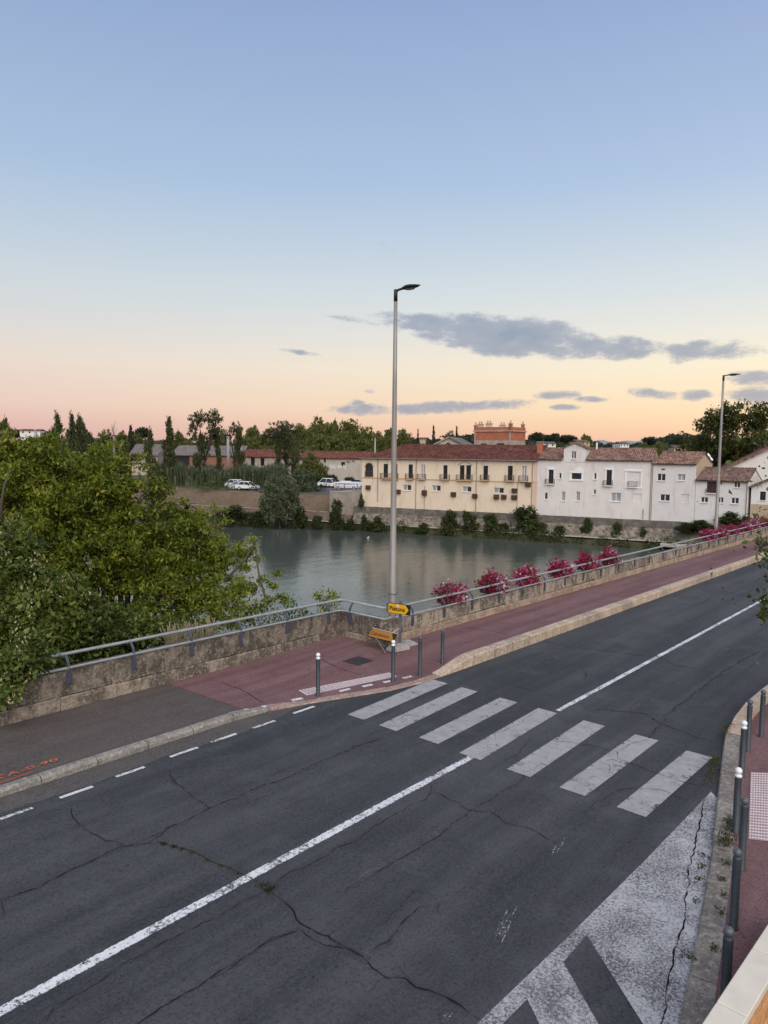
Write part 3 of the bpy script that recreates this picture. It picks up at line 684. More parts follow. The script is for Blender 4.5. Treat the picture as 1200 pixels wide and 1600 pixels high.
right_pave = sheet('right_pavement', list(np.arange(-12, 60, 1.)), lambda x: (lerp_poly(KR, x) - .26, -9.), lambda x, y: .096 + .0 * x, M_RED, ny=6); tag(right_pave, kind='structure')
tactile('tactile_strip', [(1173, 1207), (1230, 1209), (1232, 1318), (1169.5, 1311)], 14, 26, right_pave, lambda a, b: G(a, b, .1), .017)

# ---- ground below, embankment, water, bridge
def cone_mat(): pass
gb = MB()
gb.box((-60, -60, -9), (17.4, 15.75, -.35)); o = gb.obj('embankment', M_QUAY); tag(o, kind='structure')
bd = MB(); bd.prism([(17.4, zr(17.4) - 1.1), (93, zr(93) - 1.1), (93, zr(93) - .06), (17.4, zr(17.4) - .06)], -1.5, 13.9); o = bd.obj('bridge_deck', M_QUAYTOP)
tag(o, 'stone road bridge deck carrying the road across the river', 'bridge')
for xx in (34, 50, 66):
    pb = MB(); pb.prism([(xx - 1.2, -1.5), (xx, -3), (xx + 1.2, -1.5), (xx + 1.2, 13.85), (xx, 15.35), (xx - 1.2, 13.85)], -9, zr(xx) - 1.1, 2); pb.obj('bridge_pier', M_QUAY, o)
wt = MB(); cs = [RF(-700, -60, -5.8), RF(500, -60, -5.8), RF(500, 140, -5.8), RF(-700, 480, -5.8)]
wt.add(cs, [(0, 1, 2, 3)]); o = wt.obj('river_water', M_WATER); tag(o, kind='structure')
mb = MB(); nx_, ny_ = 34, 16; vs = []
for i in range(nx_):
    for j in range(ny_):
        X = -50 + i * (67. / (nx_ - 1)) ; Y = 15.7 + j * .8
        z = -.7 - .0 - (j * .8) * .55 - max(0, X - 13) * .2 + random.uniform(-.12, .12)
        vs.append((X, Y, max(z, -7.5)))
mb.add(vs, [(i * ny_ + j, (i + 1) * ny_ + j, (i + 1) * ny_ + j + 1, i * ny_ + j + 1) for i in range(nx_ - 1) for j in range(ny_ - 1)]); o = mb.obj('near_bank', M_GREENBANK, smooth=True); tag(o, kind='structure')

# ================================================================== PARAPETS AND RAILINGS
def block_row(parent, p0, dirv, nrm, L, z0, z1, th, mat, lens, proud=0., zfall=0., name='stone_block', c=.014, jit=.008):
    """stones laid end to end from p0 along dirv; nrm points to the pavement"""
    s_ = 0.; ang = math.atan2(dirv[1], dirv[0]); i = 0
    while s_ < L - .02:
        l = min(random.uniform(*lens), L - s_)
        if L - s_ - l < .35: l = L - s_
        j = random.uniform(-jit, jit)
        a_ = MB().box((.004, -th / 2, 0), (l - .004, th / 2 + proud + j, z1 - z0 - .005), c)
        # box in local axes: x along, +y towards pavement
        me = a_.mesh(name, mat)
        o = link(name, me, parent)
        q = Vector(p0) + Vector((dirv[0], dirv[1], 0)) * s_
        R = Matrix((Vector((dirv[0], dirv[1], zfall * 1.)), Vector((nrm[0], nrm[1], 0)), Vector((0, 0, 1)))).transposed().to_4x4()
        R.translation = q + Vector((0, 0, z0 + zfall * s_)); o.matrix_local = R
        s_ += l; i += 1
lw = empty('parapet_wall'); tag(lw, 'dark weathered stone parapet beside the brown and red pavement, ending at the corner', 'parapet wall')
# left run: face at LEFT_Y, level on the falling ground
zb = lambda x: zr(x) + .06
block_row(lw, (-14, LEFT_Y + .2, zb(-14)), (1, 0), (0, -1), CORN_X + 14 + .0, 0, .37, .40, M_WALL_LOW, (1.2, 1.9), .03, GRADE)
block_row(lw, (-14, LEFT_Y + .2, zb(-14)), (1, 0), (0, -1), CORN_X + 14 + .0, .37, .93, .40, M_WALL_DARK, (1.5, 2.6), 0, GRADE)
zc = zb(CORN_X)
block_row(lw, (CORN_X + .2, LEFT_Y - .0, zc), (0, -1), (-1, 0), LEFT_Y - WALL_Y - .05, 0, .37, .40, M_WALL_LOW, (.9, 1.2), .03)
block_row(lw, (CORN_X + .2, LEFT_Y - .0, zc), (0, -1), (-1, 0), LEFT_Y - WALL_Y - .05, .37, .93, .40, M_WALL_DARK, (.9, 1.2), 0)
MB().box((CORN_X, LEFT_Y + .004, zc + .0), (CORN_X + .4, LEFT_Y + .4, zc + .925), .014).obj('corner_stone', M_WALL_DARK, lw)
bw = empty('bridge_parapet'); tag(bw, 'long pale stained stone parapet of the bridge, carrying the flower boxes', 'parapet wall')
MB().box((CORN_X - .03, WALL_Y - .22, zb(CORN_X)), (CORN_X + .40, WALL_Y + .22, zb(CORN_X) + 1.0), .02).obj('end_pier', M_WALL_BRIDGE, bw)
xb0 = CORN_X + .47
block_row(bw, (xb0, WALL_Y + .2, zb(xb0) + .14), (1, 0), (0, -1), 77, 0, .30, .40, M_WALL_BRIDGE_LOW, (1.6, 2.4), .035, GRADE)
block_row(bw, (xb0, WALL_Y + .2, zb(xb0) + .14), (1, 0), (0, -1), 77, .30, .72, .40, M_WALL_BRIDGE, (5.5, 8.5), 0, GRADE, c=.008, jit=.004)
# wall below the deck line on the river side
MB().prism([(17.4, zr(17.4) - 1.6), (93, zr(93) - 1.6), (93, zr(93) + .2), (17.4, zr(17.4) + .2)], 13.91, 14.2).obj('spandrel', M_WALL_BRIDGE, o if False else bw)

def railing(name, label, runs, posts, rad=(.040, .030), parts=None):
    r = empty(name); tag(r, label, 'railing')
    for nm, pts, rd in runs: MB().tube(pts, rd, 10).obj(nm, M_RAIL, r, True)
    for p, out in posts:                            # out: unit vector towards the river
        p = Vector(p); out = Vector(out)
        foot = p - out * .035
        b = MB(); pts = [foot + Vector((0, 0, -.32)), foot + Vector((0, 0, -.05)), foot + Vector((0, 0, .0)), foot + out * .02 + Vector((0, 0, .12)), foot + out * .10 + Vector((0, 0, .22)), foot + out * .16 + Vector((0, 0, .285))]
        side = Vector((-out.y, out.x, 0)) * .03; vs = []
        for q in pts: vs += [q - side, q + side, q + side + out * .028, q - side + out * .028]
        fs = [(4 * i + k, 4 * i + (k + 1) % 4, 4 * i + 4 + (k + 1) % 4, 4 * i + 4 + k) for i in range(len(pts) - 1) for k in range(4)] + [(3, 2, 1, 0), (20, 21, 22, 23)]
        b.add(vs, fs); po = b.obj('post', M_POSTBLUE, r)
        MB().box((-.06, -.012, -.16), (.06, .012, .10), .004).obj('fixing_plate', M_POSTBLUE, po, mw=Matrix.Translation(p - out * .012 + Vector((0, 0, -.20))) @ Matrix.Rotation(math.atan2(out.y, out.x) - math.pi / 2, 4, 'Z'))
    return r
zl = lambda x: zb(x) + 1.0
def rail_pts(h, off):
    yl = LEFT_Y + off; xc = CORN_X + off; yw = WALL_Y - .01 + off
    P = [(x, yl, zl(x) + h) for x in (-14, -7, 0, 6, 12)] + [(xc - .25, yl, zl(xc) + h), (xc - .06, yl - .05, zl(xc) + h), (xc, yl - .22, zl(xc) + h), (xc, yw + .0, zl(xc) + h)]
    return P, xc, yw
Pl, xc, yw = rail_pts(0, -.02); Pu, xcu, ywu = rail_pts(.285, .13)
plx = [4.45, 6.05, 7.75, 9.55, 11.4, 13.35, 15.25]
lposts = []
for px_ in (-30, 105, 207.7, 298.6, 375.6, 448, 513):
    d = ray(px_, 1000); t = LEFT_Y / d.y; X = d.x * t; lposts.append(((X, LEFT_Y - .012, zl(X)), (0, 1, 0)))
lposts.append(((CORN_X - .012, 15.0, zl(CORN_X)), (1, 0, 0)))
railing('parapet_railing', 'grey tubular handrail bolted to the dark left parapet, turning the corner', [('top_rail', Pu, .038), ('lower_rail', Pl, .029)], lposts)
zbr = lambda x: zb(x) + .14 + .81
bpx = [644.5, 694, 737.5, 779.5, 815.5, 850, 881.5, 910, 937]
bx = []
for px_ in bpx:
    d = ray(px_, 930); bx.append(d.x * WALL_Y / d.y)
while bx[-1] < 88: bx.append(bx[-1] + 1.95)
rz0 = [(CORN_X + .1, zl(CORN_X)), (CORN_X + .9, zbr(CORN_X + .9))] 
lowp = [(CORN_X - .02, WALL_Y - .02, zl(CORN_X)), (CORN_X + 1.0, WALL_Y - .02, zbr(CORN_X + 1))] + [(x, WALL_Y - .02, zbr(x)) for x in (25, 35, 45, 60, 75, 92)]
upp = [(CORN_X + .13, WALL_Y + .12, zl(CORN_X) + .285), (CORN_X + 1.0, WALL_Y + .13, zbr(CORN_X + 1) + .285)] + [(x, WALL_Y + .13, zbr(x) + .285) for x in (25, 35, 45, 60, 75, 92)]
railing('bridge_railing', 'pale grey tubular handrail running up along the bridge parapet behind the flower boxes', [('top_rail', upp, .040), ('lower_rail', lowp, .030)], [((x, WALL_Y - .012, zbr(x)), (0, 1, 0)) for x in bx])

# ================================================================== STREET FURNITURE
def bollard(base, h, head, label, group, tilt=0):
    e = empty('bollard', base, label=label, cat='bollard', group=group)
    r = .050; b = MB(); b.lathe([(r + .012, -.05), (r + .012, .012), (r, .02), (r, h - .125), (r * .96, h - .118), (r * .7, h - .112), (r * .62, h - .105)], n=20); b.obj('shaft', M_BOLLARD, e, True)
    br = .054; c = MB(); pr = [(r * .86, h - .128), (r * .90, h - .118), (.030, h - .100)] + [(br * math.cos(t), h - .054 + br * math.sin(t)) for t in np.linspace(-.95, 1.5, 10)]
    if head is M_BALLWHITE: pr = [(r + .003, h - .150), (r + .003, h - .122), (.034, h - .104)] + pr[3:]
    c.lathe(pr, n=20); c.obj('ball_head', head, e, True); e.rotation_euler = (tilt * .4, tilt, 0)
    return e
GL, GR_ = 'bollards at the left end of the crossing', 'bollards along the right kerb'
for (px, py, top, hd, lb) in [(497, 1087.6, 1020, M_BALLWHITE, 'white topped bollard standing alone at the left end of the tactile strip'), (614, 1065, 1000, M_BALLWHITE, 'white topped bollard in front of the leaning amber sign'),
                             (656, 1055, 994.4, M_BALLGREY, 'dark capped bollard on red pavement just right of the sign base'), (691, 1036, 982.8, M_BALLGREY, 'dark capped bollard where the high cream kerb begins')]:
    p = on_pave(px, py); d = ray(px, top); f = (p - CP).dot(FWD0); zt = (CP + d * (f / d.dot(FWD0))).z
    bollard(p, zt - p.z, hd, lb, GL)
for (px, py, top, hd, lb) in [(1189, 1151, 1077.5, M_BALLGREY, 'dark round headed bollard farthest along the right kerb, by the raised cream stones'), (1168, 1173.5, 1091, M_BALLGREY, 'dark round headed bollard just behind the farther white topped one'), (1158.5, 1213, 1125, M_BALLWHITE, 'white topped bollard farther back on the right kerb, overlapping a dark one'),
                             (1149, 1300.6, 1199, M_BALLWHITE, 'white topped bollard beside the upper left edge of the right tactile strip'), (1158, 1358, 1243.7, M_BALLGREY, 'slate bollard against the left edge of the right tactile strip'), (1146, 1450, 1325.4, M_BALLGREY, 'slate bollard between the kerb weeds and the coping wall, second from the wall'), (1131.5, 1588, 1448, M_BALLGREY, 'slate bollard partly hidden by the cream coping wall')]:
    p = G(px, py, .1); d = ray(px, top); f = (p - CP).dot(FWD0); zt = (CP + d * (f / d.dot(FWD0))).z
    bollard(p, min(1.06, max(.95, zt - p.z)), hd, lb, GR_)

def street_lamp(base, h, rbase, rtop, label, head_dir, head_l):
    e = empty('street_lamp', base, label=label, cat='street lamp', group='tall street lamps along the parapet')
    b = MB(); zs = [0, .5, h * .28, h * .281, h * .5, h * .75, h - .35]; f = lambda z: rbase + (rtop - rbase) * z / h
    b.lathe([(f(z) * (1.06 if z <= h * .28 else 1.0), z) for z in zs], n=20); b.obj('pole', M_POLE, e, True)
    MB().lathe([(rtop * 1.12, h - .36), (rtop * 1.12, h - .02), (rtop * .7, h)], n=14).obj('pole_cap', M_LAMPHEAD, e, True)
    R = Matrix.Rotation(math.atan2(head_dir.y, head_dir.x), 4, 'Z')
    tilt = Matrix.Rotation(-math.radians(1), 4, 'Y')
    MB().tube([(0, 0, h - .07), (.12, 0, h - .03), (.30, 0, h - .01)], .036, 10).obj('arm', M_LAMPHEAD, e, True, mw=R)
    n = 12; vs = []; L = head_l
    prof = [(0, .05, .02, .03), (.10, .09, .05, .045), (.28, .145, .075, .06), (.5, .165, .07, .055), (.75, .12, .045, .04), (.93, .05, .02, .02), (1, .008, .004, .004)]
    for t, w, u, d in prof:
        for k in range(n):
            a_ = 2 * math.pi * k / n; s_ = math.sin(a_); vs.append((t * L, w * math.cos(a_), (u if s_ > 0 else d) * s_))
    fs = [(i * n + k, i * n + (k + 1) % n, (i + 1) * n + (k + 1) % n, (i + 1) * n + k) for i in range(len(prof) - 1) for k in range(n)] + [tuple(range(n)), tuple(range((len(prof) - 1) * n, len(prof) * n))]
    hd = MB().add(vs, fs).obj('luminaire', M_LAMPHEAD, e, True, mw=R @ Matrix.Translation((.24, 0, h - .012)) @ tilt)
    MB().lathe([(.10, -.012), (.10, 0)], n=16).obj('lens', M_LENS, hd, mw=Matrix.Translation((L * .45, 0, -.056)) @ Matrix.Diagonal((1.6, 1, 1, 1)))
    return e
yl1 = WALL_Y + .62; d = ray(613.3, 930); tt = yl1 / d.y; X1 = d.x * tt
dt = ray(618, 452); f1 = Vector((X1, yl1, 0)).dot(FWD0); ztop = (CP + dt * (f1 / dt.dot(FWD0))).z
zb1 = zr(X1) - .35
lampdir = Vector((0, -1, 0))
l1 = street_lamp((X1, yl1, zb1), ztop - zb1, .118, .052, 'tall grey street lamp rising from the parapet corner behind the yellow sign', lampdir, .70)
for q in (Vector((1, 0, 0)),):
    MB().tube([(-.27, -.03, 1.98), (0, -.125, 1.93), (.27, .0, 1.99)], .010, 6).obj('cable_tie', M_IRONDARK, l1)
MB().box((X1 - .5, WALL_Y + .40, zr(X1) - 1.2), (X1 + .6, yl1 + .4, zb1 + .0), .02).obj('lamp_footing', M_CONC, bw)
d = ray(1119, 820); tt = yl1 / d.y; X2 = d.x * tt; dt = ray(1124.5, 586); f2 = Vector((X2, yl1, 0)).dot(FWD0); zt2 = (CP + dt * (f2 / dt.dot(FWD0))).z
zb2 = zr(X2) - .5
street_lamp((X2, yl1, zb2), zt2 - zb2, .125, .060, 'tall grey street lamp farther along the bridge, in front of the big plane tree', lampdir, .82)
MB().box((X2 - .4, WALL_Y + .40, zb2 - .8), (X2 + .4, yl1 + .3, zb2), .02).obj('lamp_footing', M_CONC, bw)

# --- yellow direction sign
def sign_plate(mb_yel, mb_blk, w, h, th):             # arrow plate in local x (width), z (height), facing -y
    t = .62 * h
    return [(0, 0), (w - t * .55, 0), (w, h / 2), (w - t * .55, h), (0, h)]
pb = on_pave(625, 1014); zs = pb.z
sg = empty('direction_sign', pb, label='yellow pedestrian arrow sign on a grey post in front of the lamp', cat='road sign')
dpt = (pb - CP).dot(FWD0); m_px = dpt / FPX
ztop = FAR(622, 938, dpt).z - zs
MB().box((-.035, -.035, 0), (.035, .035, ztop), .006).obj('post', M_SIGNGREY, sg, mw=Matrix.Rotation(math.radians(20), 4, 'Z'))
A, B = FAR(606.5, 957, dpt - .05), FAR(640, 963, dpt - .42)
wv = B - A; sw = math.hypot(wv.x, wv.y); zh = FAR(606.5, 941.5, dpt - .05).z - A.z
R = Matrix.Translation(A - pb) @ Matrix.Rotation(math.atan2(wv.y, wv.x), 4, 'Z')
pl = MB().box((0, 0, 0), (sw, .05, zh), .006).obj('sign_panel', M_BLACK, sg, mw=R)
arrow = [(.012, .012), (sw - .14, .012), (sw - .035, zh / 2), (sw - .14, zh - .012), (.012, zh - .012)]
MB().prism(arrow, -.006, -.001).obj('arrow_face', M_YELLOW, pl)
MB().box((-.07, .0, .0), (-.004, .055, zh), .004).obj('side_flange', M_SIGNGREY, pl)
def text(body, size, mat, parent, mw, off=.0, name='lettering', ext=.001):
    c = bpy.data.curves.new(name, 'FONT'); c.body = body; c.size = size; c.extrude = ext; c.offset = off; c.align_x = 'CENTER'; c.align_y = 'CENTER'; c.materials.append(mat)
    return link(name, textmesh(c), parent, mw)
RX = Matrix.Rotation(math.pi / 2, 4, 'X')
text('Piétons', .175, M_BLACK, pl, Matrix.Translation((sw * .43, -.009, zh * .47)) @ RX, .004)
MB().box((sw * .40, -.009, zh - .075), (sw * .51, -.007, zh - .03)).obj('sticker', M_WHITE, pl)
# its feet: two moulded ballast blocks
ba = math.radians(-12)
for (ox, oy, w_, s_) in ((-.12, -.02, .62, 1), (.42, .06, .52, .9)):
    q = MB(); h_ = .15 * s_
    q.prism([(-w_ / 2, 0), (w_ / 2, 0), (w_ / 2, h_ * .55), (w_ / 2 - .07, h_ * .6), (w_ / 2 - .11, h_), (-w_ / 2 + .11, h_), (-w_ / 2 + .05, h_ * .6), (-w_ / 2, h_ * .5)], -.16, .16)
    bo = q.obj('ballast_block', M_CONC, sg, mw=Matrix.Translation((ox, oy, .0)) @ Matrix.Rotation(ba, 4, 'Z'))
    MB().box((-.10, -.05, h_ + .001), (.10, .05, h_ + .035), .008).obj('handle_lug', M_CONC, bo)
M_PIPEGREY = plain('thin_grey_steel', (.24, .23, .22), .5, .4, .3)
# --- fallen-back amber sign leaning beside it
A2, B2 = FAR(574, 992, dpt + .5), FAR(612, 1003, dpt - .1)
A2.z = zs + .36; B2.z = zs + .34
d = ray(574, 994); A2 = CP + d * ((zs + .36 - CAM_Z) / d.z); d = ray(612.5, 1004); B2 = CP + d * ((zs + .33 - CAM_Z) / d.z)
wv = B2 - A2; sw2 = wv.length; ex = wv.normalized(); up_ = Vector((0, 0, 1)); ny2 = up_.cross(ex).normalized()
ey = (ny2 * .75 + up_ * .62).normalized(); ez = ey
fr = ex.cross(ez)
R2 = Matrix((ex, -fr if False else ez.cross(ex) , ez)).transposed().to_4x4(); R2.translation = A2
ls = empty('leaning_sign', (0, 0, 0), label='amber arrow sign tilted back and wired to the post behind the bollard', cat='road sign')
ls.matrix_world = R2
hh = .30
p2 = MB().box((0, 0, 0), (sw2, .03, hh), .004).obj('sign_panel', M_BLACK, ls)
MB().prism([(.02, .012), (sw2 - .035, .012), (sw2 - .03, hh * .3), (sw2 - .17, hh - .015), (.02, hh - .015)], -.006, -.001).obj('arrow_face', M_AMBER, p2)
text('Déviation', .17, M_BLACK, p2, Matrix.Translation((sw2 * .44, -.009, hh * .45)) @ RX, .001)
MB().box((.0, -.012, hh), (sw2 * .97, .04, hh + .02), .003).obj('top_rim', M_WIRE, ls)
Ri = R2.inverted()
def loc2(p): return Ri @ Vector(p)
MB().tube([loc2(A2.lerp(B2, .35) + Vector((0, 0, .0))), loc2(on_pave(603, 1021))], .008, 6).obj('prop_leg', M_PIPEGREY, ls)
MB().tube([loc2(A2.lerp(B2, .98) + Vector((0, 0, -.02))), loc2(on_pave(624, 1025))], .008, 6).obj('prop_leg', M_PIPEGREY, ls)
MB().tube([loc2(A2.lerp(B2, .8) + ez * hh), loc2(pb + Vector((0, 0, .62)))], .009, 5).obj('tie_wire', M_WIRE, ls)

# --- low wall in the bottom right corner: cream coping on orange brick
ZC = 1.0
def HZ(px, py, z):
    d = ray(px, py); return CP + d * ((z - CAM_Z) / d.z)
a0, a1 = HZ(1096, 1600, ZC), HZ(1196, 1449, ZC); b0 = HZ(1172.5, 1581, ZC); j0 = HZ(1119, 1564.5, ZC)
cd_ = (a1 - a0).normalized(); cn = Vector((cd_.y, -cd_.x, 0)); wd = (b0 - a0).dot(cn)
gw = empty('garden_wall', a0 * 1, math.atan2(cd_.y, cd_.x), label='low orange brick wall with broad cream coping in the bottom right corner', cat='wall')
sj = (j0 - a0).dot(cd_)
for s0, s1 in ((sj - 2.0, sj - 1.0), (sj - 1.0, sj), (sj, sj + .98), (sj + .98, sj + 1.96), (sj + 1.96, sj + 2.9)):
    MB().box((s0 + .004, -wd, -.085), (s1 - .004, 0, 0), .008).obj('coping_stone', M_COPING, gw)
row = 0; z = -.09
while z > -.95:
    s_ = sj - 2.0 + (.11 if row % 2 else 0)
    while s_ < sj + 2.85:
        MB().box((s_ + .005, -wd + .05 + random.uniform(-.004, .004), z - .068), (s_ + .215, -.05 + random.uniform(-.004, .004), z - .004), .004).obj('brick', M_ORANGEBRICK, gw); s_ += .22
    z -= .075; row += 1
MB().box((sj - 1.98, -wd + .07, -1.0), (sj + 2.86, -.07, -.088)).obj('mortar_core', M_WALL_LOW, gw)

# ================================================================== FLOWERS AND FOLIAGE
def leaf_mesh(name, pts, size, mat, aspect=.55, droop=.25, nrm=None, spread=1., mats=None, midx=None, tri=False):
    """many small diamond leaves, each lying its own way"""
    P = np.asarray(pts, np.float32); n = len(P)
    d = RNG.normal(size=(n, 3)).astype(np.float32); d[:, 2] -= droop * 1.2
    if nrm is not None: d = d * spread + nrm
    d /= np.linalg.norm(d, axis=1, keepdims=True) + 1e-6
    up = RNG.normal(size=(n, 3)).astype(np.float32) * (1. if nrm is not None else .62); up[:, 2] += 0 if nrm is not None else 1.; w = np.cross(d, up); w /= np.linalg.norm(w, axis=1, keepdims=True) + 1e-6
    s = (np.asarray(size, np.float32) * RNG.uniform(.45, 1.5, n)).astype(np.float32)[:, None]
    a = P - d * s * .5; c = P + d * s * .5; q = np.cross(d, w) * s * .12
    b = P + w * s * aspect * .5 + q; e = P - w * s * aspect * .5 + q
    V = np.stack([a, b, c, e], 1).reshape(-1, 3)
    me = bpy.data.meshes.new(name); me.vertices.add(4 * n); me.vertices.foreach_set('co', V.ravel())
    me.loops.add(4 * n); me.loops.foreach_set('vertex_index', np.arange(4 * n, dtype=np.int32))
    me.polygons.add(n); me.polygons.foreach_set('loop_start', np.arange(0, 4 * n, 4, dtype=np.int32)); me.polygons.foreach_set('loop_total', np.full(n, 4, np.int32))
    for m_ in (mats or [mat]): me.materials.append(m_)
    if midx is not None: me.polygons.foreach_set('material_index', np.asarray(midx, np.int32))
    me.update(); me.validate(); return me
def clumps(blobs, ncl, per, sig, hollow=.55):
    """leaf positions in clumps spread through ellipsoid blobs [(centre, radii, weight)]"""
    out = []; W = np.array([b[2] for b in blobs], float); W /= W.sum()
    for (c, r, w), k in zip(blobs, np.maximum(1, (W * ncl).astype(int))):
        d = RNG.normal(size=(k, 3)); d /= np.linalg.norm(d, axis=1, keepdims=True)
        rad = RNG.uniform(hollow ** 3, 1, k) ** (1 / 3.)
        cc = np.array(c) + d * rad[:, None] * np.array(r)
        sg_ = sig * RNG.uniform(.55, 1.35, k)
        m_ = RNG.poisson(per, k) + 3
        for q, s_, mm in zip(cc, sg_, m_): out.append(q + RNG.normal(size=(mm, 3)) * np.array([s_, s_, s_ * .7]))
    return np.concatenate(out)
def limbs(mb, base, tips, r0, r1=.02, fork=.45, n=7):
    base = Vector(base); top = sum((Vector(t) for t in tips), Vector()) / len(tips); fk = base.lerp(top, fork)
    fk += Vector((random.uniform(-.02, .02), random.uniform(-.02, .02), 0)) * (top - base).length
    mb.tube([base, base.lerp(fk, .5) + Vector((random.uniform(-.02, .02) * (fk - base).length,) * 2 + (0,)), fk], [r0, r0 * .82, r0 * .66], n)
    for t in tips:
        t = Vector(t); m_ = fk.lerp(t, .55) + Vector((0, 0, .08 * (t - fk).length)); mb.tube([fk, m_, t], [r0 * .45, r0 * .24, r1], 6)
# ---- petunia boxes
M_PET = []
for nm, c in (('petunia_magenta', (.50, .026, .125)), ('petunia_deep', (.34, .012, .062)), ('petunia_pink', (.62, .20, .38)), ('petunia_white', (.72, .60, .64)), ('petunia_leaf', (.062, .085, .026)), ('petunia_straw', (.20, .15, .075))):
    M_PET.append(leaf(nm, tuple(x * .8 for x in c), tuple(min(1, x * 1.15) for x in c), None, .3))
def flower_box(px, py, w, hgt, mixw, label, group):
    d = ray(px, py); t = (WALL_Y + .42) / d.y; X = d.x * t
    z = zbr(X) + .06
    e = empty('flower_box', (X, WALL_Y + .40, z), label=label, cat='flower box', group=group)
    MB().prism([(-.13, .16), (.13, .16), (.10, -.06), (-.10, -.06)], -w * .42, w * .42, 0).obj('trough', M_IRONDARK, e)
    for s_ in (-w * .3, w * .3): MB().tube([(s_, -.25, .10), (s_, -.20, .15), (s_, -.13, .15), (s_, -.13, -.02)], .012, 5).obj('hook', M_POSTBLUE, e)
    n = 1900; c = RNG.normal(size=(n, 3)); c /= np.linalg.norm(c, axis=1, keepdims=True); rr = RNG.uniform(.5, 1.02, n)[:, None]
    P = c * rr * np.array([w * .72, .36, hgt * .66]) + np.array([0, -.02, hgt * .28]); lump = 1 + .30 * np.sin(c[:, 0] * 5 + px) * np.cos(c[:, 2] * 4 + py) + .16 * np.sin(c[:, 0] * 11 + c[:, 1] * 7 + px * 1.7); P *= lump[:, None]; P[:, 2] *= 0.84 + .26 * np.sin(P[:, 0] / w * 3.1 + px * .7) ** 2; P[:, 0] += .12 * np.sin(px * 3.3);  P[:, 2] -= .10 * np.clip(np.abs(P[:, 0]) / w - .35, 0, 1)
    P[:, 1] -= .12 * (P[:, 2] < .1)
    P[:, 2] = np.maximum(P[:, 2], -.30)
    half = P[:, 0] / w
    pr = RNG.uniform(size=n); idx = np.full(n, 4)
    wl = np.array(mixw[0]); wr = np.array(mixw[1])
    k = np.clip(.5 + half * 1.6 + RNG.normal(0, .18, n), 0, 1)[:, None]; Wt = wl * (1 - k) + wr * k; Wt = np.cumsum(Wt / Wt.sum(1, keepdims=True), 1)
    idx = (pr[:, None] > Wt).sum(1).clip(0, 5)
    me = leaf_mesh('blooms', P, np.where(idx < 4, .085, .075), None, .95, 0, nrm=c * 1.1 + np.array([0, -.3, .5]), spread=.5, mats=M_PET, midx=idx)
    link('blooms', me, e)
DEEP = (.32, .32, .06, .02, .26, .02); MAG = (.46, .16, .12, .04, .22, .0); PALE = (.08, .12, .26, .18, .30, .06); DUST = (.10, .22, .22, .06, .28, .12); PINK = (.20, .10, .38, .1, .22, 0)
FB1 = 'flower boxes on the near stretch of the bridge parapet'; FB2 = 'flower boxes on the far stretch of the bridge parapet'
for (px, py, w, h, mx, lb) in [(699, 938, 1.12, .55, (DUST, PINK), 'dusty pink petunia box nearest the lamp, paler at its right end'), (766, 916, 1.25, .62, (DEEP, PALE), 'second petunia box from the lamp, crimson on the left and whitish on the right'),
                              (819, 904, 1.1, .62, (MAG, DUST), 'magenta petunia box between the crimson and white one and the third crimson one'), (873, 893, 1.2, .6, (DEEP, PALE), 'crimson petunia box with a whitish right end, fourth from the lamp'),
                              (914, 882, 1.1, .58, (DEEP, MAG), 'deep red petunia box, fifth from the lamp, touching the sixth'), (949, 872, 1.0, .72, (DEEP, PALE), 'tall crimson and pale pink petunia box, last of the near group')]:
    flower_box(px, py, w, h, mx, lb, FB1)
for (px, py, w, h, mx, lb) in [(1103, 834, 1.15, .6, (MAG, MAG), 'magenta petunia box left of the far lamp, first of the far group'), (1124, 829, 1.25, .62, (MAG, PINK), 'bright magenta petunia box at the foot of the far lamp'), (1144, 823, 1.15, .5, (MAG, DEEP), 'low magenta petunia box just right of the far lamp'),
                              (1163, 819, 1.2, .5, (DEEP, PINK), 'crimson petunia box, fourth of the far group'), (1177, 811, 1.2, .8, (PINK, PALE), 'tall pink and white petunia box in the far group'), (1193, 808, 1.2, .65, (MAG, DEEP), 'magenta petunia box at the right edge, last of the far group')]:
    flower_box(px, py, w, h, mx, lb, FB2)

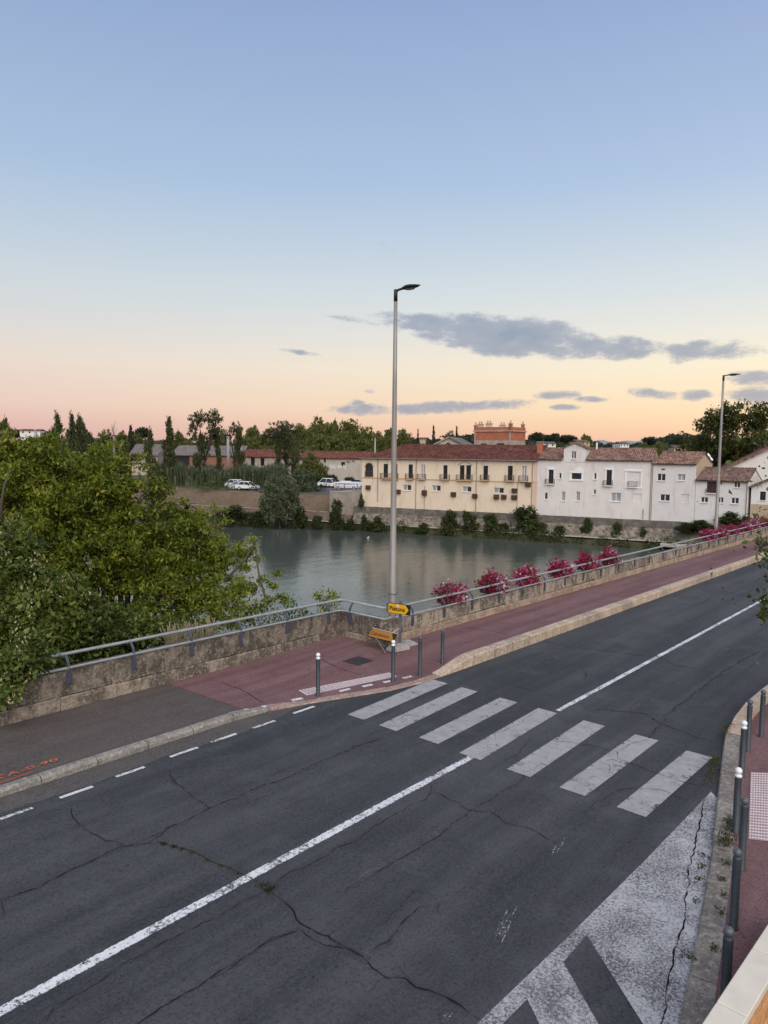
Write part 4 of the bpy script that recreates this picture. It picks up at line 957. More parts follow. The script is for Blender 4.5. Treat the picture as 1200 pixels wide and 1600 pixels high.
# ---- the two big near trees on the river bank below the wall
def pxblob(px, py, r, f, wy=1., w=1.):
    c = FAR(px, py, f); m_ = f / FPX * r; return ((c.x, c.y, c.z), (m_, m_, m_ * wy), w * r * r)
def near_tree(name, label, blobs, base, ncl, per, sig, size, mat, seeds, r0, aspect=.5, tips=(), limbs_px=()):
    e = empty(name, base, label=label, cat='tree')
    off = np.array(base)
    P = clumps(blobs, ncl, per, sig, .35) - off
    for (bx_, by_, f_, n_, s_) in tips:
        c = np.array(FAR(bx_, by_, f_)) - off; P = np.concatenate([P, c + RNG.normal(size=(int(n_ * 1.6), 3)) * s_ * np.array([1, 1, .6])])
    link('crown', leaf_mesh('crown', P, size, mat, aspect, .35), e)
    if seeds:
        k = RNG.choice(len(P), (seeds[0], 6)); rel_ = (np.array(CP) - off)[None, None] - P[k]; k = k[np.arange(seeds[0]), (np.linalg.norm(rel_, axis=2) - 1.2 * P[k][:, :, 2]).argmin(1)]; Q = []
        for q in P[k]: Q.append(q + RNG.normal(size=(9, 3)) * np.array([.07, .07, .11]))
        link('seed_bunches', leaf_mesh('seed_bunches', np.concatenate(Q), seeds[1], M_SEED, .4, .9), e)
    mb = MB(); tips_ = [Vector(b[0]) - Vector(base) for b in blobs]
    limbs(mb, (0, 0, 0), tips_, r0, .025, .5); 
    for b in blobs:
        c = Vector(b[0]) - Vector(base)
        for _ in range(7):
            dv = Vector(RNG.normal(size=3)).normalized(); t = c + Vector((dv.x * b[1][0], dv.y * b[1][1], dv.z * b[1][2])) * .95
            mb.tube([c, c.lerp(t, .5) + Vector((0, 0, .1)), t], [.035, .022, .008], 5)
    for q in limbs_px: mb.tube([FAR(*t) - Vector(base) for t in q], [.05, .04, .03, .02][:len(q)], 6)
    mb.obj('trunk', M_BARK, e, True); return e
F1 = 23.
B1 = [pxblob(x, y, r, f, wy, w) for x, y, r, f, wy, w in [(30, 770, 85, 22, 1, 1), (-60, 790, 90, 22, 1, 1), (75, 720, 40, 22, 1, 1), (110, 790, 80, 23, 1, 1), (165, 745, 42, 23, 1.1, 1.1), (20, 705, 26, 22, 1, 1), (205, 800, 56, 24, 1, 1), (150, 860, 85, 23.5, 1, 1), (50, 870, 100, 22, 1, 1), (235, 860, 68, 24.5, 1, 1),
      (290, 850, 58, 25.5, .9, .9), (325, 870, 46, 26, .8, .7), (250, 930, 62, 24, .9, .8), (320, 920, 50, 25, .8, .7), (360, 925, 40, 25.5, .7, .55), (380, 870, 24, 26.5, .55, .4), (330, 965, 40, 24, .7, .5), (385, 960, 30, 24.5, .8, .35), (205, 720, 14, 23.5, 1, .6), (245, 770, 22, 24.5, .7, .5), (290, 795, 24, 25.5, .5, .45), (330, 830, 20, 26, .5, .5), (340, 805, 14, 26, .5, .3)]]
near_tree('box_elder_tree', 'large yellow-green leafy tree on the near river bank at the left edge', B1, tuple(RF(-9.5, 23.5, -5.2)), 1220, 84, .165, .15, M_LEAF_YG, (120, .06), .26, .42,
          [(393, 842, 26.5, 46, .12), (404, 872, 26.5, 40, .12), (433, 896, 26, 40, .10), (425, 915, 25.5, 50, .12), (352, 795, 26.5, 24, .10), (395, 858, 26.5, 40, .12), (440, 932, 24, 60, .13), (418, 938, 24, 60, .13), (372, 853, 26.5, 50, .14), (385, 888, 26, 60, .14), (410, 905, 25.5, 40, .12), (352, 815, 26.2, 20, .1), (228, 728, 24, 50, .14), (244, 748, 24.3, 44, .14), (262, 764, 24.6, 40, .13), (285, 782, 25, 40, .13), (216, 712, 23.8, 36, .11), (180, 693, 23.5, 40, .12), (148, 700, 23.3, 40, .12), (60, 692, 22.5, 40, .13), (15, 676, 22, 36, .12), (310, 800, 25.6, 34, .12), (335, 790, 26, 22, .1), (375, 905, 25.6, 60, .15), (350, 880, 26, 60, .15), (448, 940, 24, 30, .1)], [[(9, 835, 20.2), (1, 795, 19.6), (6, 760, 19.6), (16, 735, 20)], [(415, 935, 25), (405, 900, 25.5), (400, 868, 26)], [(355, 905, 25.5), (385, 870, 26), (400, 845, 26.5)]])
B2 = [pxblob(x, y, r, f, wy, w) for x, y, r, f, wy, w in [(-30, 930, 90, 17.5, 1, 1), (30, 960, 70, 17.3, 1, 1), (90, 955, 60, 18, 1, 1), (10, 880, 45, 17.5, 1, .8), (140, 985, 52, 18.6, .9, 1), (60, 1010, 50, 17.4, .8, 1), (190, 985, 44, 19.5, .8, .9), (235, 990, 36, 20.5, .8, .7), (-10, 1030, 46, 16.6, .9, 1), (280, 985, 30, 21.2, .7, .5), (110, 1020, 40, 18.2, .5, .8), (25, 850, 30, 17.7, 1, .5)]]
near_tree('lime_tree', 'dark green seed-laden tree overhanging the left end of the parapet', B2, tuple(RF(-8.4, 18.6, -3.0)), 860, 78, .16, .135, M_LEAF_DK, (420, .075), .22, .55, [(8, 1070, 14.3, 150, .16), (35, 1050, 14.8, 170, .17), (60, 1030, 15.2, 170, .17), (85, 1030, 15.9, 90, .14), (15, 1030, 14.5, 200, .2), (50, 1000, 15.2, 200, .2), (0, 1095, 14.1, 60, .12), (20, 1085, 14.2, 40, .1)])
# small bushes peeping over the wall at the corner and pale grass behind the rail
def bush_near(name, label, pts, base, size, mat, cat='bush'):
    e = empty(name, base, label=label, cat=cat); P = np.concatenate([np.array(FAR(x, y, f)) - np.array(base) + RNG.normal(size=(n, 3)) * s_ for x, y, f, n, s_ in pts])
    link('foliage', leaf_mesh('foliage', P, size, mat, .55, .2), e)
    mb = MB()
    for x, y, f, n, s_ in pts: mb.tube([(0, 0, 0), (FAR(x, y, f) - Vector(base)) * .6 + Vector((0, 0, .15)), FAR(x, y, f) - Vector(base)], [.02, .014, .006], 5)
    mb.obj('stems', M_BARK, e)
bush_near('sapling', 'small bright green sapling showing above the rail left of the lamp', [(505, 938, 23.5, 120, .13), (520, 930, 23.5, 90, .1), (498, 930, 23.5, 60, .09), (527, 940, 23.5, 50, .1), (511, 950, 23.5, 120, .14)], tuple(RF(-1.85, 23.6, -2.2)), .10, M_LEAF_YG, 'sapling')
bush_near('shrub', 'straggly green shrub behind the rail left of the sapling', [(455, 955, 22.5, 120, .16), (430, 965, 22, 150, .18), (475, 958, 22.7, 80, .12), (405, 970, 21.5, 150, .2), (375, 985, 21, 150, .2), (350, 975, 21, 160, .22)], tuple(RF(-3.6, 22.2, -2.0)), .10, M_LEAF_DK, 'bush')
gm = MB()
for i in range(150):
    px = random.uniform(262, 345); d = ray(px, 990); X = d.x * (LEFT_Y + .55) / d.y; Y = LEFT_Y + random.uniform(.42, .8); z0 = zr(X) + .5; h = random.uniform(.45, .95); a_ = random.uniform(0, 6.28); l_ = random.uniform(.05, .3)
    p0 = Vector((X, Y, z0)); p1 = p0 + Vector((math.cos(a_) * l_ * .4, math.sin(a_) * l_ * .4, h * .6)); p2 = p0 + Vector((math.cos(a_) * l_, math.sin(a_) * l_, h)); s_ = Vector((.008, -.006, 0))
    gm.add([p0 - s_, p0 + s_, p1 + s_ * .8, p1 - s_ * .8, p2 + s_ * 1.2, p2 - s_ * 1.2], [(0, 1, 2, 3), (3, 2, 4, 5)])
M_STRAW = leaf('dry_grass_plume', (.22, .19, .11), (.36, .32, .22)); tag(gm.obj('dry_grass', M_STRAW), 'pale dry grass plumes behind the left railing', 'grass', kind='stuff')
# the street tree whose twigs reach in from the right edge
twp = [(1192, 850, 15.5, 26, .09), (1183, 851, 15.5, 10, .05), (1196, 868, 15.4, 16, .08), (1196, 880, 15.2, 22, .08), (1199, 905, 15, 14, .08), (1192, 930, 14.8, 14, .09), (1197, 955, 14.6, 30, .10), (1194, 965, 14.6, 14, .06), (1200, 940, 14.7, 20, .1)] + [(1300, 700, 15, 500, .7), (1290, 850, 15, 500, .8), (1340, 900, 14.5, 400, .7), (1250, 900, 15, 120, .3), (1245, 860, 15.2, 120, .25)]
e = empty('street_tree', tuple(G(1420, 1080, .1)), label='dark leaved street tree whose twig tips enter at the right edge', cat='tree')
bs = np.array(e.location); P = np.concatenate([np.array(FAR(x, y, f)) - bs + RNG.normal(size=(n, 3)) * s_ for x, y, f, n, s_ in twp]); link('crown', leaf_mesh('crown', P, .12, M_LEAF_DK, .6, .2), e)
mb = MB(); hub = FAR(1400, 880, 14.5) - e.location; mb.tube([(0, 0, 0), hub * .5 + Vector((.1, 0, .1)), hub, hub + Vector((0, 0, 1.5))], [.14, .12, .10, .05], 8)
for x, y, f, n, s_ in twp:
    q = FAR(x, y, f) - e.location; mb.tube([hub, hub.lerp(q, .6) + Vector((0, 0, .15)), q], [.04, .02, .005], 5)
mb.obj('trunk', M_BARK, e, True)
# weeds along the right kerb
def weeds(name, label, spots, kind=None):
    P = []
    for px, py, n, s_, h in spots:
        c = G(px, py, .10); n *= 2; P.append(np.array(c) + RNG.normal(size=(n, 3)) * np.array([s_, s_, 0]) + np.array([0, 0, 1]) * RNG.uniform(0, h, (n, 1)))
    P = np.concatenate(P); tag(link(name, leaf_mesh(name, P, .042, M_WEED, .4, -.6)), label, 'weeds', None, kind)
weeds('kerb_weeds', 'tuft of dry green weeds growing between the right kerb and the second slate bollard', [(1137, 1296, 70, .05, .16), (1134, 1320, 150, .075, .2), (1141, 1286, 50, .04, .15)])
weeds('gutter_weeds', 'yellowing weeds in the gutter beside the last crossing stripe', [(1116, 1196, 90, .05, .12), (1113, 1209, 50, .05, .1), (1118, 1190, 50, .04, .1), (1107, 1222, 40, .06, .07), (1133, 1145, 60, .06, .1), (1139, 1138, 40, .05, .1)])
weeds('joint_weeds', 'small scattered weeds in the joints of the right kerb', [(1133, 1349, 30, .05, .06), (1099, 1339, 26, .04, .06), (1096, 1356, 22, .035, .06), (1092, 1377, 26, .04, .07), (1125, 1425, 20, .03, .06), (1117, 1484, 18, .03, .05), (1128, 1375, 16, .03, .05), (1076, 1496, 20, .04, .05), (1130, 1400, 16, .03, .05), (1089, 1410, 14, .03, .05)], 'stuff')
tag(link('moss_tufts', leaf_mesh('moss_tufts', np.concatenate([np.array(G(x, y, .01)) + RNG.normal(size=(n, 3)) * np.array([s_ * .8, s_ * .8, .004]) for x, y, n, s_ in [(256, 1318, 70, .03), (272, 1322, 60, .03), (285, 1326, 40, .03), (325, 1343, 24, .03), (300, 1331, 24, .03), (345, 1353, 20, .03), (372, 1365, 20, .02), (410, 1382, 90, .05), (420, 1390, 110, .045), (426, 1385, 40, .04)]]), .022, M_MOSS, .6, -.2)), 'green moss tufts growing out of the long road crack', 'moss', None, 'stuff')

# ================================================================== FAR BANK
def terrain(name, us, prof, mat, jitter=.1):
    mb = MB(); n = len(prof); vs = []
    for u in us:
        for v, z in prof: vs.append(UVZ(u, v + (random.uniform(-1, 1) * jitter * 3 if 0 < v < 12 else 0), z + (random.uniform(-1, 1) * jitter if 0 < v < .95 or 2.7 < v < 14 else 0)))
    mb.add(vs, [(i * n + j, (i + 1) * n + j, (i + 1) * n + j + 1, i * n + j + 1) for i in range(len(us) - 1) for j in range(n - 1)]); o = mb.obj(name, mat, smooth=True); return tag(o, kind='structure')
UL = list(np.arange(-60, -.2, 1.2)); UL0 = [-500, -300, -200, -140, -100, -80] + UL
UR = list(np.arange(-1.2, 60, 1.5)) + [80, 120, 250]
terrain('river_bank', UL0, [(-2, -7), (-.3, -5.95), (.5, -5.2), (1.0, -5.02)], M_GREENBANK, .08)
terrain('river_bank', UR, [(-2, -7), (-.3, -5.95), (.5, -5.2), (1.0, -5.02)], M_GREENBANK, .08)
terrain('grass_slope', UL0, [(2.1, -5.02), (2.6, -4.9), (4.2, -4.1), (4.6, -4.0), (5.2, -3.95), (6.4, -2.9), (8.0, -1.9), (8.8, -1.62), (10, -1.6)], M_EARTH, .10)
terrain('quay_fill', UR, [(2.1, -5.02), (2.5, -4.95), (3.7, -4.6), (3.9, -2.85), (6, -2.8), (20, -2.6), (30, -1.6)], M_EARTH, .02)
mb = MB(); us = [-500] + list(np.arange(-60, 70, 2.)) + [250]; vs = []
for u in us: vs += [UVZ(u, .55, -4.95), UVZ(u, 2.2, -4.985)]
mb.add(vs, [(2 * i, 2 * i + 2, 2 * i + 3, 2 * i + 1) for i in range(len(us) - 1)]); tag(mb.obj('towpath', M_PATH), kind='structure')
mb = MB(); vs = []
for u in us[:34]: vs += [UVZ(u, 4.75, -3.93), UVZ(u, 5.15, -3.90)]
mb.add(vs, [(2 * i, 2 * i + 2, 2 * i + 3, 2 * i + 1) for i in range(33)]); tag(mb.obj('upper_path', M_PATH), kind='structure')
mb = MB(); mb.add([UVZ(-600, 9.8, -1.62), UVZ(600, 9.8, -1.62), UVZ(4000, 7000, -1.62), UVZ(-6000, 7000, -1.62)], [(0, 1, 2, 3)]) 
pl_ = MB(); gu = list(np.linspace(-900, 900, 37)); gv = [9.8, 30, 60, 120, 200, 320, 450, 600, 800, 1100, 1500, 2200, 3500, 7000, 20000]
def plain_z(u, v):
    h = 0
    h += 13 * smooth(300, 800, v) + 14 * smooth(700, 1800, v)
    h += 5 * math.sin(u * .013) * smooth(350, 800, v) + 5 * math.sin(u * .006 + 1) * smooth(500, 900, v)
    return -1.62 + h - 6 * smooth(3000, 9000, v)
vs = [UVZ(u * (1 + max(0, v - 600) / 900), v, plain_z(u, v) - (0 if v > 10 or u < 18 else 1.2)) for u in gu for v in gv]; nv = len(gv)
pl_.add(vs, [(i * nv + j, (i + 1) * nv + j, (i + 1) * nv + j + 1, i * nv + j + 1) for i in range(len(gu) - 1) for j in range(nv - 1)]); tag(pl_.obj('far_ground', M_PLAIN, smooth=True), kind='structure')
tm = MB(); tm.add([UVZ(-26, 10.5, -1.59), UVZ(-1.5, 10.5, -1.59), UVZ(-1.5, 40, -1.59), UVZ(-26, 30, -1.59)], [(0, 1, 2, 3)]); tag(tm.obj('car_park', M_TARMAC), kind='structure')
nb = 26000; uu = RNG.uniform(-58, 56, nb); vv = RNG.uniform(-.45, .75, nb); dn = np.sin(uu * .9) + np.sin(uu * 2.3 + 1) + np.sin(uu * .31) ; kp = RNG.uniform(-2.2, 2.6, nb) < dn; uu, vv = uu[kp], vv[kp]
hb_ = (.25 + .32 * np.clip(dn[kp] + .6, 0, 3)) * RNG.uniform(0, 1, len(uu)); o0 = np.array(UVZ(0, 0, 0)); eu = np.array(UVZ(1, 0, 0)) - o0; ev = np.array(UVZ(0, 1, 0)) - o0
P = o0 + uu[:, None] * eu + vv[:, None] * ev; P[:, 2] = -5.85 + np.clip(vv + .4, 0, 1) * .7 + hb_
tag(link('bank_weeds', leaf_mesh('bank_weeds', P, .24, M_LEAF_SHRUB, .5, -.3)), 'low weeds and brambles fringing the far water edge', 'weeds', kind='stuff')
# quay walls
qw = empty('quay_wall'); tag(qw, 'rough stone quay wall with a grey parapet below the riverside houses', 'quay wall')
def quad_wall(name, u0, u1, prof, mat, parent):
    mb = MB(); us = list(np.arange(u0, u1, 1.1)) + [u1]; n = len(prof); vs = [UVZ(u, v + random.uniform(-.05, .05), z + random.uniform(-.03, .03) * (0 < j < n - 1)) for u in us for j, (v, z) in enumerate(prof)]
    mb.add(vs, [(i * n + j, (i + 1) * n + j, (i + 1) * n + j + 1, i * n + j + 1) for i in range(len(us) - 1) for j in range(n - 1)]); return mb.obj(name, mat, parent)
quad_wall('battered_wall', -.6, 66, [(2.15, -5.05), (2.35, -4.7), (2.7, -4.3), (3.0, -3.9), (3.25, -3.55)], M_QUAY, qw)
quad_wall('parapet', -.8, 66, [(3.22, -3.6), (3.22, -2.66), (3.62, -2.64), (3.62, -3.2)], M_QUAYTOP, qw)
rs = MB()                                              # rough stones standing proud of the battered wall
for i in range(420):
    u = random.uniform(-.4, 50); t = random.uniform(.1, .95); v = 2.25 + t * .95; z = -4.95 + t * 1.4; s_ = random.uniform(.08, .24); c = UVZ(u, v, z)
    k = [c + Vector(RNG.normal(size=3)).normalized() * s_ * random.uniform(.6, 1) for _ in range(8)]
    k = [c + Vector(((-1, 1)[b & 1], (-1, 1)[(b >> 1) & 1], (-1, 1)[b >> 2])) * s_ * random.uniform(.35, .6) for b in range(8)]
    rs.add(k, [(0, 1, 3, 2), (4, 6, 7, 5), (0, 4, 5, 1), (2, 3, 7, 6), (0, 2, 6, 4), (1, 5, 7, 3)])
tag(rs.obj('wall_stones', M_QUAY, qw), kind='stuff')
ld = MB(); ld.box((0, 0, 0), (4.2, 2.2, .35), .03); o = ld.obj('landing_stage', M_PATH); o.matrix_world = Matrix.Translation(UVZ(42.5, -.8, -5.35)) @ Matrix.Rotation(TH - math.pi / 2 + math.atan2(-.434, .901), 4, 'Z'); tag(o, 'pale concrete landing slab at the foot of the quay on the right', 'landing')

# ------------------------------------------------------------------ buildings
class Facade:
    def __init__(s, P0, dr):
        L = math.hypot(*dr); s.P0 = P0; s.d = (dr[0] / L, dr[1] / L)
        s.o = RF(P0[0], P0[1], 0); ex = RGT0 * s.d[0] + FWD0 * s.d[1]; s.ang = math.atan2(ex.y, ex.x)
        s.ex = ex; s.ey = Vector((-ex.y, ex.x, 0)); s.mw = Matrix.Translation(s.o) @ Matrix.Rotation(s.ang, 4, 'Z')
    def uz(s, px, py, y=0.):
        d = ray(px, py); o = s.o + s.ey * y; t = (o - CP).dot(s.ey) / d.dot(s.ey); p = CP + d * t; return (p - s.o).dot(s.ex), p.z
    def rect(s, x0, y0, x1, y1, y=0.):
        a = s.uz(x0, y1, y); b = s.uz(x1, y0, y); return a[0], a[1], b[0], b[1]
def zmap(ox, oy, s): return lambda x, y: (ox + x / s, oy + y / s)
def wall_with_holes(u0, u1, z0, z1, holes, D, rec=.22):
    us = sorted({u0, u1, *[h[0] for h in holes], *[h[2] for h in holes]}); zs = sorted({z0, z1, *[h[1] for h in holes], *[h[3] for h in holes]})
    us = [u for u in us if u0 <= u <= u1]; zs = [z for z in zs if z0 <= z <= z1]; mb = MB()
    for a_, b_ in zip(us, us[1:]):
        for c_, d_ in zip(zs, zs[1:]):
            m_, k_ = (a_ + b_) / 2, (c_ + d_) / 2
            if any(h[0] < m_ < h[2] and h[1] < k_ < h[3] for h in holes): continue
            mb.add([(a_, 0, c_), (b_, 0, c_), (b_, 0, d_), (a_, 0, d_)], [(0, 1, 2, 3)])
    for h in holes:
        a_, c_, b_, d_ = h[:4]
        for q in ([(a_, 0, c_), (a_, rec, c_), (a_, rec, d_), (a_, 0, d_)], [(b_, 0, c_), (b_, 0, d_), (b_, rec, d_), (b_, rec, c_)], [(a_, 0, d_), (a_, rec, d_), (b_, rec, d_), (b_, 0, d_)], [(a_, 0, c_), (b_, 0, c_), (b_, rec, c_), (a_, rec, c_)], [(a_, rec, c_), (b_, rec, c_), (b_, rec, d_), (a_, rec, d_)]): mb.add(q, [(0, 1, 2, 3)])
    mb.add([(u0, 0, z0), (u0, 0, z1), (u0, D, z1), (u0, D, z0)], [(0, 1, 2, 3)]); mb.add([(u1, 0, z0), (u1, D, z0), (u1, D, z1), (u1, 0, z1)], [(0, 1, 2, 3)])
    mb.add([(u0, D, z0), (u0, D, z1), (u1, D, z1), (u1, D, z0)], [(0, 1, 2, 3)]); mb.add([(u0, 0, z1), (u1, 0, z1), (u1, D, z1), (u0, D, z1)], [(0, 1, 2, 3)]); return mb
def window(parent, h, style, y=.2):
    a_, c_, b_, d_ = h[:4]; w, t = b_ - a_, d_ - c_; f = .055
    if style == 'shutter':
        o = None; m_ = (a_ + b_) / 2
        o = MB().box((a_ + .01, y - .06, c_), (b_ - .01, y - .01, d_ - .01)).obj('window', M_SHUTTER, parent)
        for s0, s1 in ((a_ + .02, m_ - .012), (m_ + .012, b_ - .02)):
            q = MB().box((s0, y - .105, c_ + .02), (s1, y - .065, d_ - .03), .008); z = c_ + .12
            while z < d_ - .15: q.box((s0 + .06, y - .125, z), (s1 - .06, y - .107, z + .045)); z += .09
            q.obj('shutter', M_SHUTTER, o)
        return o
    if style == 'roller':
        o = MB().box((a_, y - .10, c_), (b_, y - .02, d_)).obj('window', M_TRIM, parent); q = MB(); z = c_ + .05
        while z < d_ - .05: q.box((a_ + .05, y - .118, z), (b_ - .05, y - .103, z + .075)); z += .09
        q.obj('roller_shutter', M_ROLLER, o); return o
    frm = {'wood': M_WOOD, 'dark': M_IRONDARK}.get(style, M_WHITE); q = MB(); y0, y1 = y - .10, y - .03
    q.box((a_, y0, c_), (a_ + f, y1, d_)); q.box((b_ - f, y0, c_), (b_, y1, d_)); q.box((a_ + f, y0, c_), (b_ - f, y1, c_ + f)); q.box((a_ + f, y0, d_ - f), (b_ - f, y1, d_))
    n = 3 if w > 1.45 and style != 'single' else (1 if w < .55 or style == 'single' else 2)
    for i in range(1, n): x_ = a_ + w * i / n; q.box((x_ - .045, y0 - .002, c_ + f), (x_ + .045, y1, d_ - f))
    o = q.obj('window', frm, parent)
    for i in range(n):
        x0 = a_ + w * i / n + (f if i == 0 else .045); x1 = a_ + w * (i + 1) / n - (f if i == n - 1 else .045)
        MB().box((x0, y1 - .03, c_ + f), (x1, y1 - .015, d_ - f)).obj('pane', M_GLASSLIGHT if (style == 'light' or (style == 'mixed' and i != 1)) else M_GLASS, o)
    if t < 1.6: MB().box((a_ - .06, y - .30, c_ - .07), (b_ + .06, y - .02, c_ - .004)).obj('sill', M_TRIM, o)
    return o
def balcony(parent, u0, z0, u1, z1, dep=.45, mat=None, slab=None):
    mat = mat or M_IRON; q = MB()
    q.box((u0, -dep, z0 - .10), (u1, -.003, z0 - .01)); o = q.obj('balcony', slab or M_OCHRETRIM, parent); r = MB()
    for z in (z0 + .06, z1 - .04): r.box((u0, -dep, z), (u1, -dep + .035, z + .04)); r.box((u0, -dep + .036, z), (u0 + .035, -.005, z + .04)); r.box((u1 - .035, -dep + .036, z), (u1, -.005, z + .04))
    n = max(3, int((u1 - u0) / .13))
    for i in range(n + 1): x_ = u0 + (u1 - u0 - .022) * i / n; r.box((x_, -dep + .006, z0 + .0), (x_ + .022, -dep + .028, z1))
    for k in range(1, 4): y_ = -dep + dep * k / 4; r.box((u0 + .006, y_, z0), (u0 + .028, y_ + .022, z1)); r.box((u1 - .028, y_, z0), (u1 - .006, y_ + .022, z1))
    r.obj('balustrade', mat, o); return o
def gable_roof(parent, u0, u1, ze, D, zrg, mat, over=.28, hip0=0., hip1=0., th=.14, ovl=.1, name='roof', ze2=None):
    """two tiled slopes with ridge parallel to the front; local y goes back"""
    ze2 = ze if ze2 is None else ze2
    for side, yA, zA in ((0, -over, ze - over * (zrg - ze) / (D / 2)), (1, D + over, ze2 - over * (zrg - ze2) / (D / 2))):
        dy = D / 2 - yA; dz = zrg - zA; L = math.hypot(dy, dz); q = MB()
        us = [u0 - ovl, u1 + ovl]
        n = 24; vs = []
        a0, a1 = us; r0, r1 = a0 + hip0, a1 - hip1
        top = [(a0, 0), (a1, 0), (r1, L), (r0, L)]
        q.prism(top, 0, th, 2)
        o = q.obj(name, mat, parent)
        ey = Vector((0, dy / L, dz / L)); ex = Vector((1, 0, 0)); ez = ex.cross(ey)
        R = Matrix((ex, ey, ez)).transposed().to_4x4(); R.translation = Vector((0, yA, zA + .0))
        o.matrix_local = R
        if side == 0 and parent is not None:
            # rolls of clay tiles
            t_ = MB(); x_ = a0 + .1
            while x_ < a1 - .1:
                lo = L
                if hip0 and x_ < r0: lo = L * (x_ - a0) / hip0
                if hip1 and x_ > r1: lo = min(lo, L * (a1 - x_) / hip1)
                if lo > .3: t_.add([(x_ - .075, -.03, th + .002), (x_ + .075, -.03, th + .002), (x_, -.03, th + .075), (x_ - .075, lo, th + .002), (x_ + .075, lo, th + .002), (x_, lo, th + .075)], [(0, 1, 2), (0, 2, 5, 3), (2, 1, 4, 5), (3, 5, 4)])
                x_ += .26
            t2 = t_.obj('tile_rolls', mat, o); tag(t2, kind='stuff')
    if hip0 > 0 or hip1 > 0:
        for (a_, hp, sg_) in ((u0 - ovl, hip0, 1), (u1 + ovl, -hip1, -1)):
            if hp == 0: continue
            MB().add([(a_, -over, ze - over * (zrg - ze) / (D / 2) + th), (a_, D + over, ze - over * (zrg - ze) / (D / 2) + th), (a_ + hp, D / 2, zrg + th)], [(0, 1, 2)]).obj('hip', mat, parent)
    MB().tube([(u0 - ovl + hip0, D / 2, zrg + th), (u1 + ovl - hip1, D / 2, zrg + th)], .12, 8).obj('ridge', mat, parent)
def gable_end(parent, u, ze, D, zrg, mat, th=.12, flip=1):
    MB().add([(u, 0, ze), (u, D, ze), (u, D / 2, zrg)], [(0, 1, 2)]).obj('gable', mat, parent)
def pipe(parent, u, z0, z1, y=-.08, r=.05): MB().tube([(u, y, z0), (u, y, z1)], r, 6).obj('downpipe', M_PIPE, parent)
def gutter_(parent, u0, u1, z, y=-.34): MB().tube([(u0, y, z), (u1, y, z)], .075, 6).obj('eaves_gutter', M_PIPE, parent)

FA = Facade((-3.3, 107.5), (.901, -.434))
Z1 = zmap(540, 690, 7.5); Z2 = zmap(700, 690, 7.5); ZW = zmap(820, 640, 3.158)
def R_(F, Z, x0, y0, x1, y1): return F.rect(*Z(x0, y0), *Z(x1, y1))
# ---- ochre house
yb = empty('ochre_house', label='long ochre riverside house with a red tiled roof and dark green shutters', cat='house'); yb.matrix_world = FA.mw
u0 = FA.uz(*Z1(190, 600))[0]; u1 = FA.uz(*Z2(1042, 600))[0]; zE = FA.uz(*Z2(300, 205))[1]; zB = -3.1; D = 10.
W9 = [R_(FA, Z1, 443, 262, 497, 420), R_(FA, Z1, 553, 264, 608, 424), R_(FA, Z1, 735, 267, 788, 428), R_(FA, Z1, 880, 270, 932, 430), R_(FA, Z1, 1143, 277, 1195, 439), R_(FA, Z2, 137, 278, 194, 443), R_(FA, Z2, 211, 278, 270, 443), R_(FA, Z2, 412, 283, 470, 449), R_(FA, Z2, 698, 285, 760, 456), R_(FA, Z2, 862, 287, 922, 459)]
ar = R_(FA, Z1, 230, 252, 322, 412)
LWN = [R_(FA, Z1, 672, 508, 770, 570), R_(FA, Z1, 1015, 515, 1115, 578), R_(FA, Z2, 170, 528, 275, 588), R_(FA, Z2, 537, 542, 655, 604)]
wall_with_holes(u0, u1, zB, zE, W9 + LWN + [ar], D).obj('wall', M_YWALL, yb)
st = ['shutter'] * 3 + ['light'] + ['shutter'] * 5 + ['light']
for h, s_ in zip(W9, st): window(yb, h, s_)
for h in LWN: window(yb, h, 'mixed')
# arched loggia at the left end
am = MB(); w_ = (ar[2] - ar[0]) / 2; cxm = (ar[0] + ar[2]) / 2; zc_ = ar[3] - w_; pts = [(cxm + (w_ + .14) * math.cos(t), zc_ + (w_ + .14) * math.sin(t)) for t in np.linspace(0, math.pi, 15)]; pin = [(cxm + w_ * math.cos(t), zc_ + w_ * math.sin(t)) for t in np.linspace(0, math.pi, 15)]
for i in range(14):
    am.add([(pts[i][0], -.05, pts[i][1]), (pts[i + 1][0], -.05, pts[i + 1][1]), (pin[i + 1][0], -.05, pin[i + 1][1]), (pin[i][0], -.05, pin[i][1]), (pin[i][0], .2, pin[i][1]), (pin[i + 1][0], .2, pin[i + 1][1])], [(0, 1, 2, 3), (3, 2, 5, 4)])
for sx in (-1, 1):                                      # corner pieces that round off the opening
    q = [(cxm + sx * w_, zc_)] + [(cxm + sx * w_ * math.cos(t), zc_ + w_ * math.sin(t)) for t in np.linspace(0, math.pi / 2, 8)] + [(cxm + sx * w_, ar[3])]
    am.add([(x_, .003, z_) for x_, z_ in q[1:]], [tuple(range(len(q) - 1))])
am.obj('arch_surround', M_OCHRETRIM, yb); window(yb, (ar[0], ar[1], ar[2], ar[3] - .02), 'dark', .2)
balcony(yb, ar[0] - .02, ar[1], ar[2] + .02, ar[1] + .85, .12)
for q in [R_(FA, Z1, 418, 372, 622, 432), R_(FA, Z1, 710, 376, 800, 436), R_(FA, Z1, 850, 380, 945, 437), R_(FA, Z1, 1113, 386, 1225, 443), R_(FA, Z2, 105, 390, 290, 449), R_(FA, Z2, 385, 390, 487, 450), R_(FA, Z2, 672, 395, 778, 458), R_(FA, Z2, 833, 398, 942, 461)]: balcony(yb, *q)
zc1 = FA.uz(*Z2(300, 459))[1]; MB().box((u0, -.07, zc1 - .05), (u1, -.002, zc1 + .08)).obj('string_course', M_OCHRETRIM, yb)
pe = R_(FA, Z2, 120, 232, 285, 272); q = MB(); 
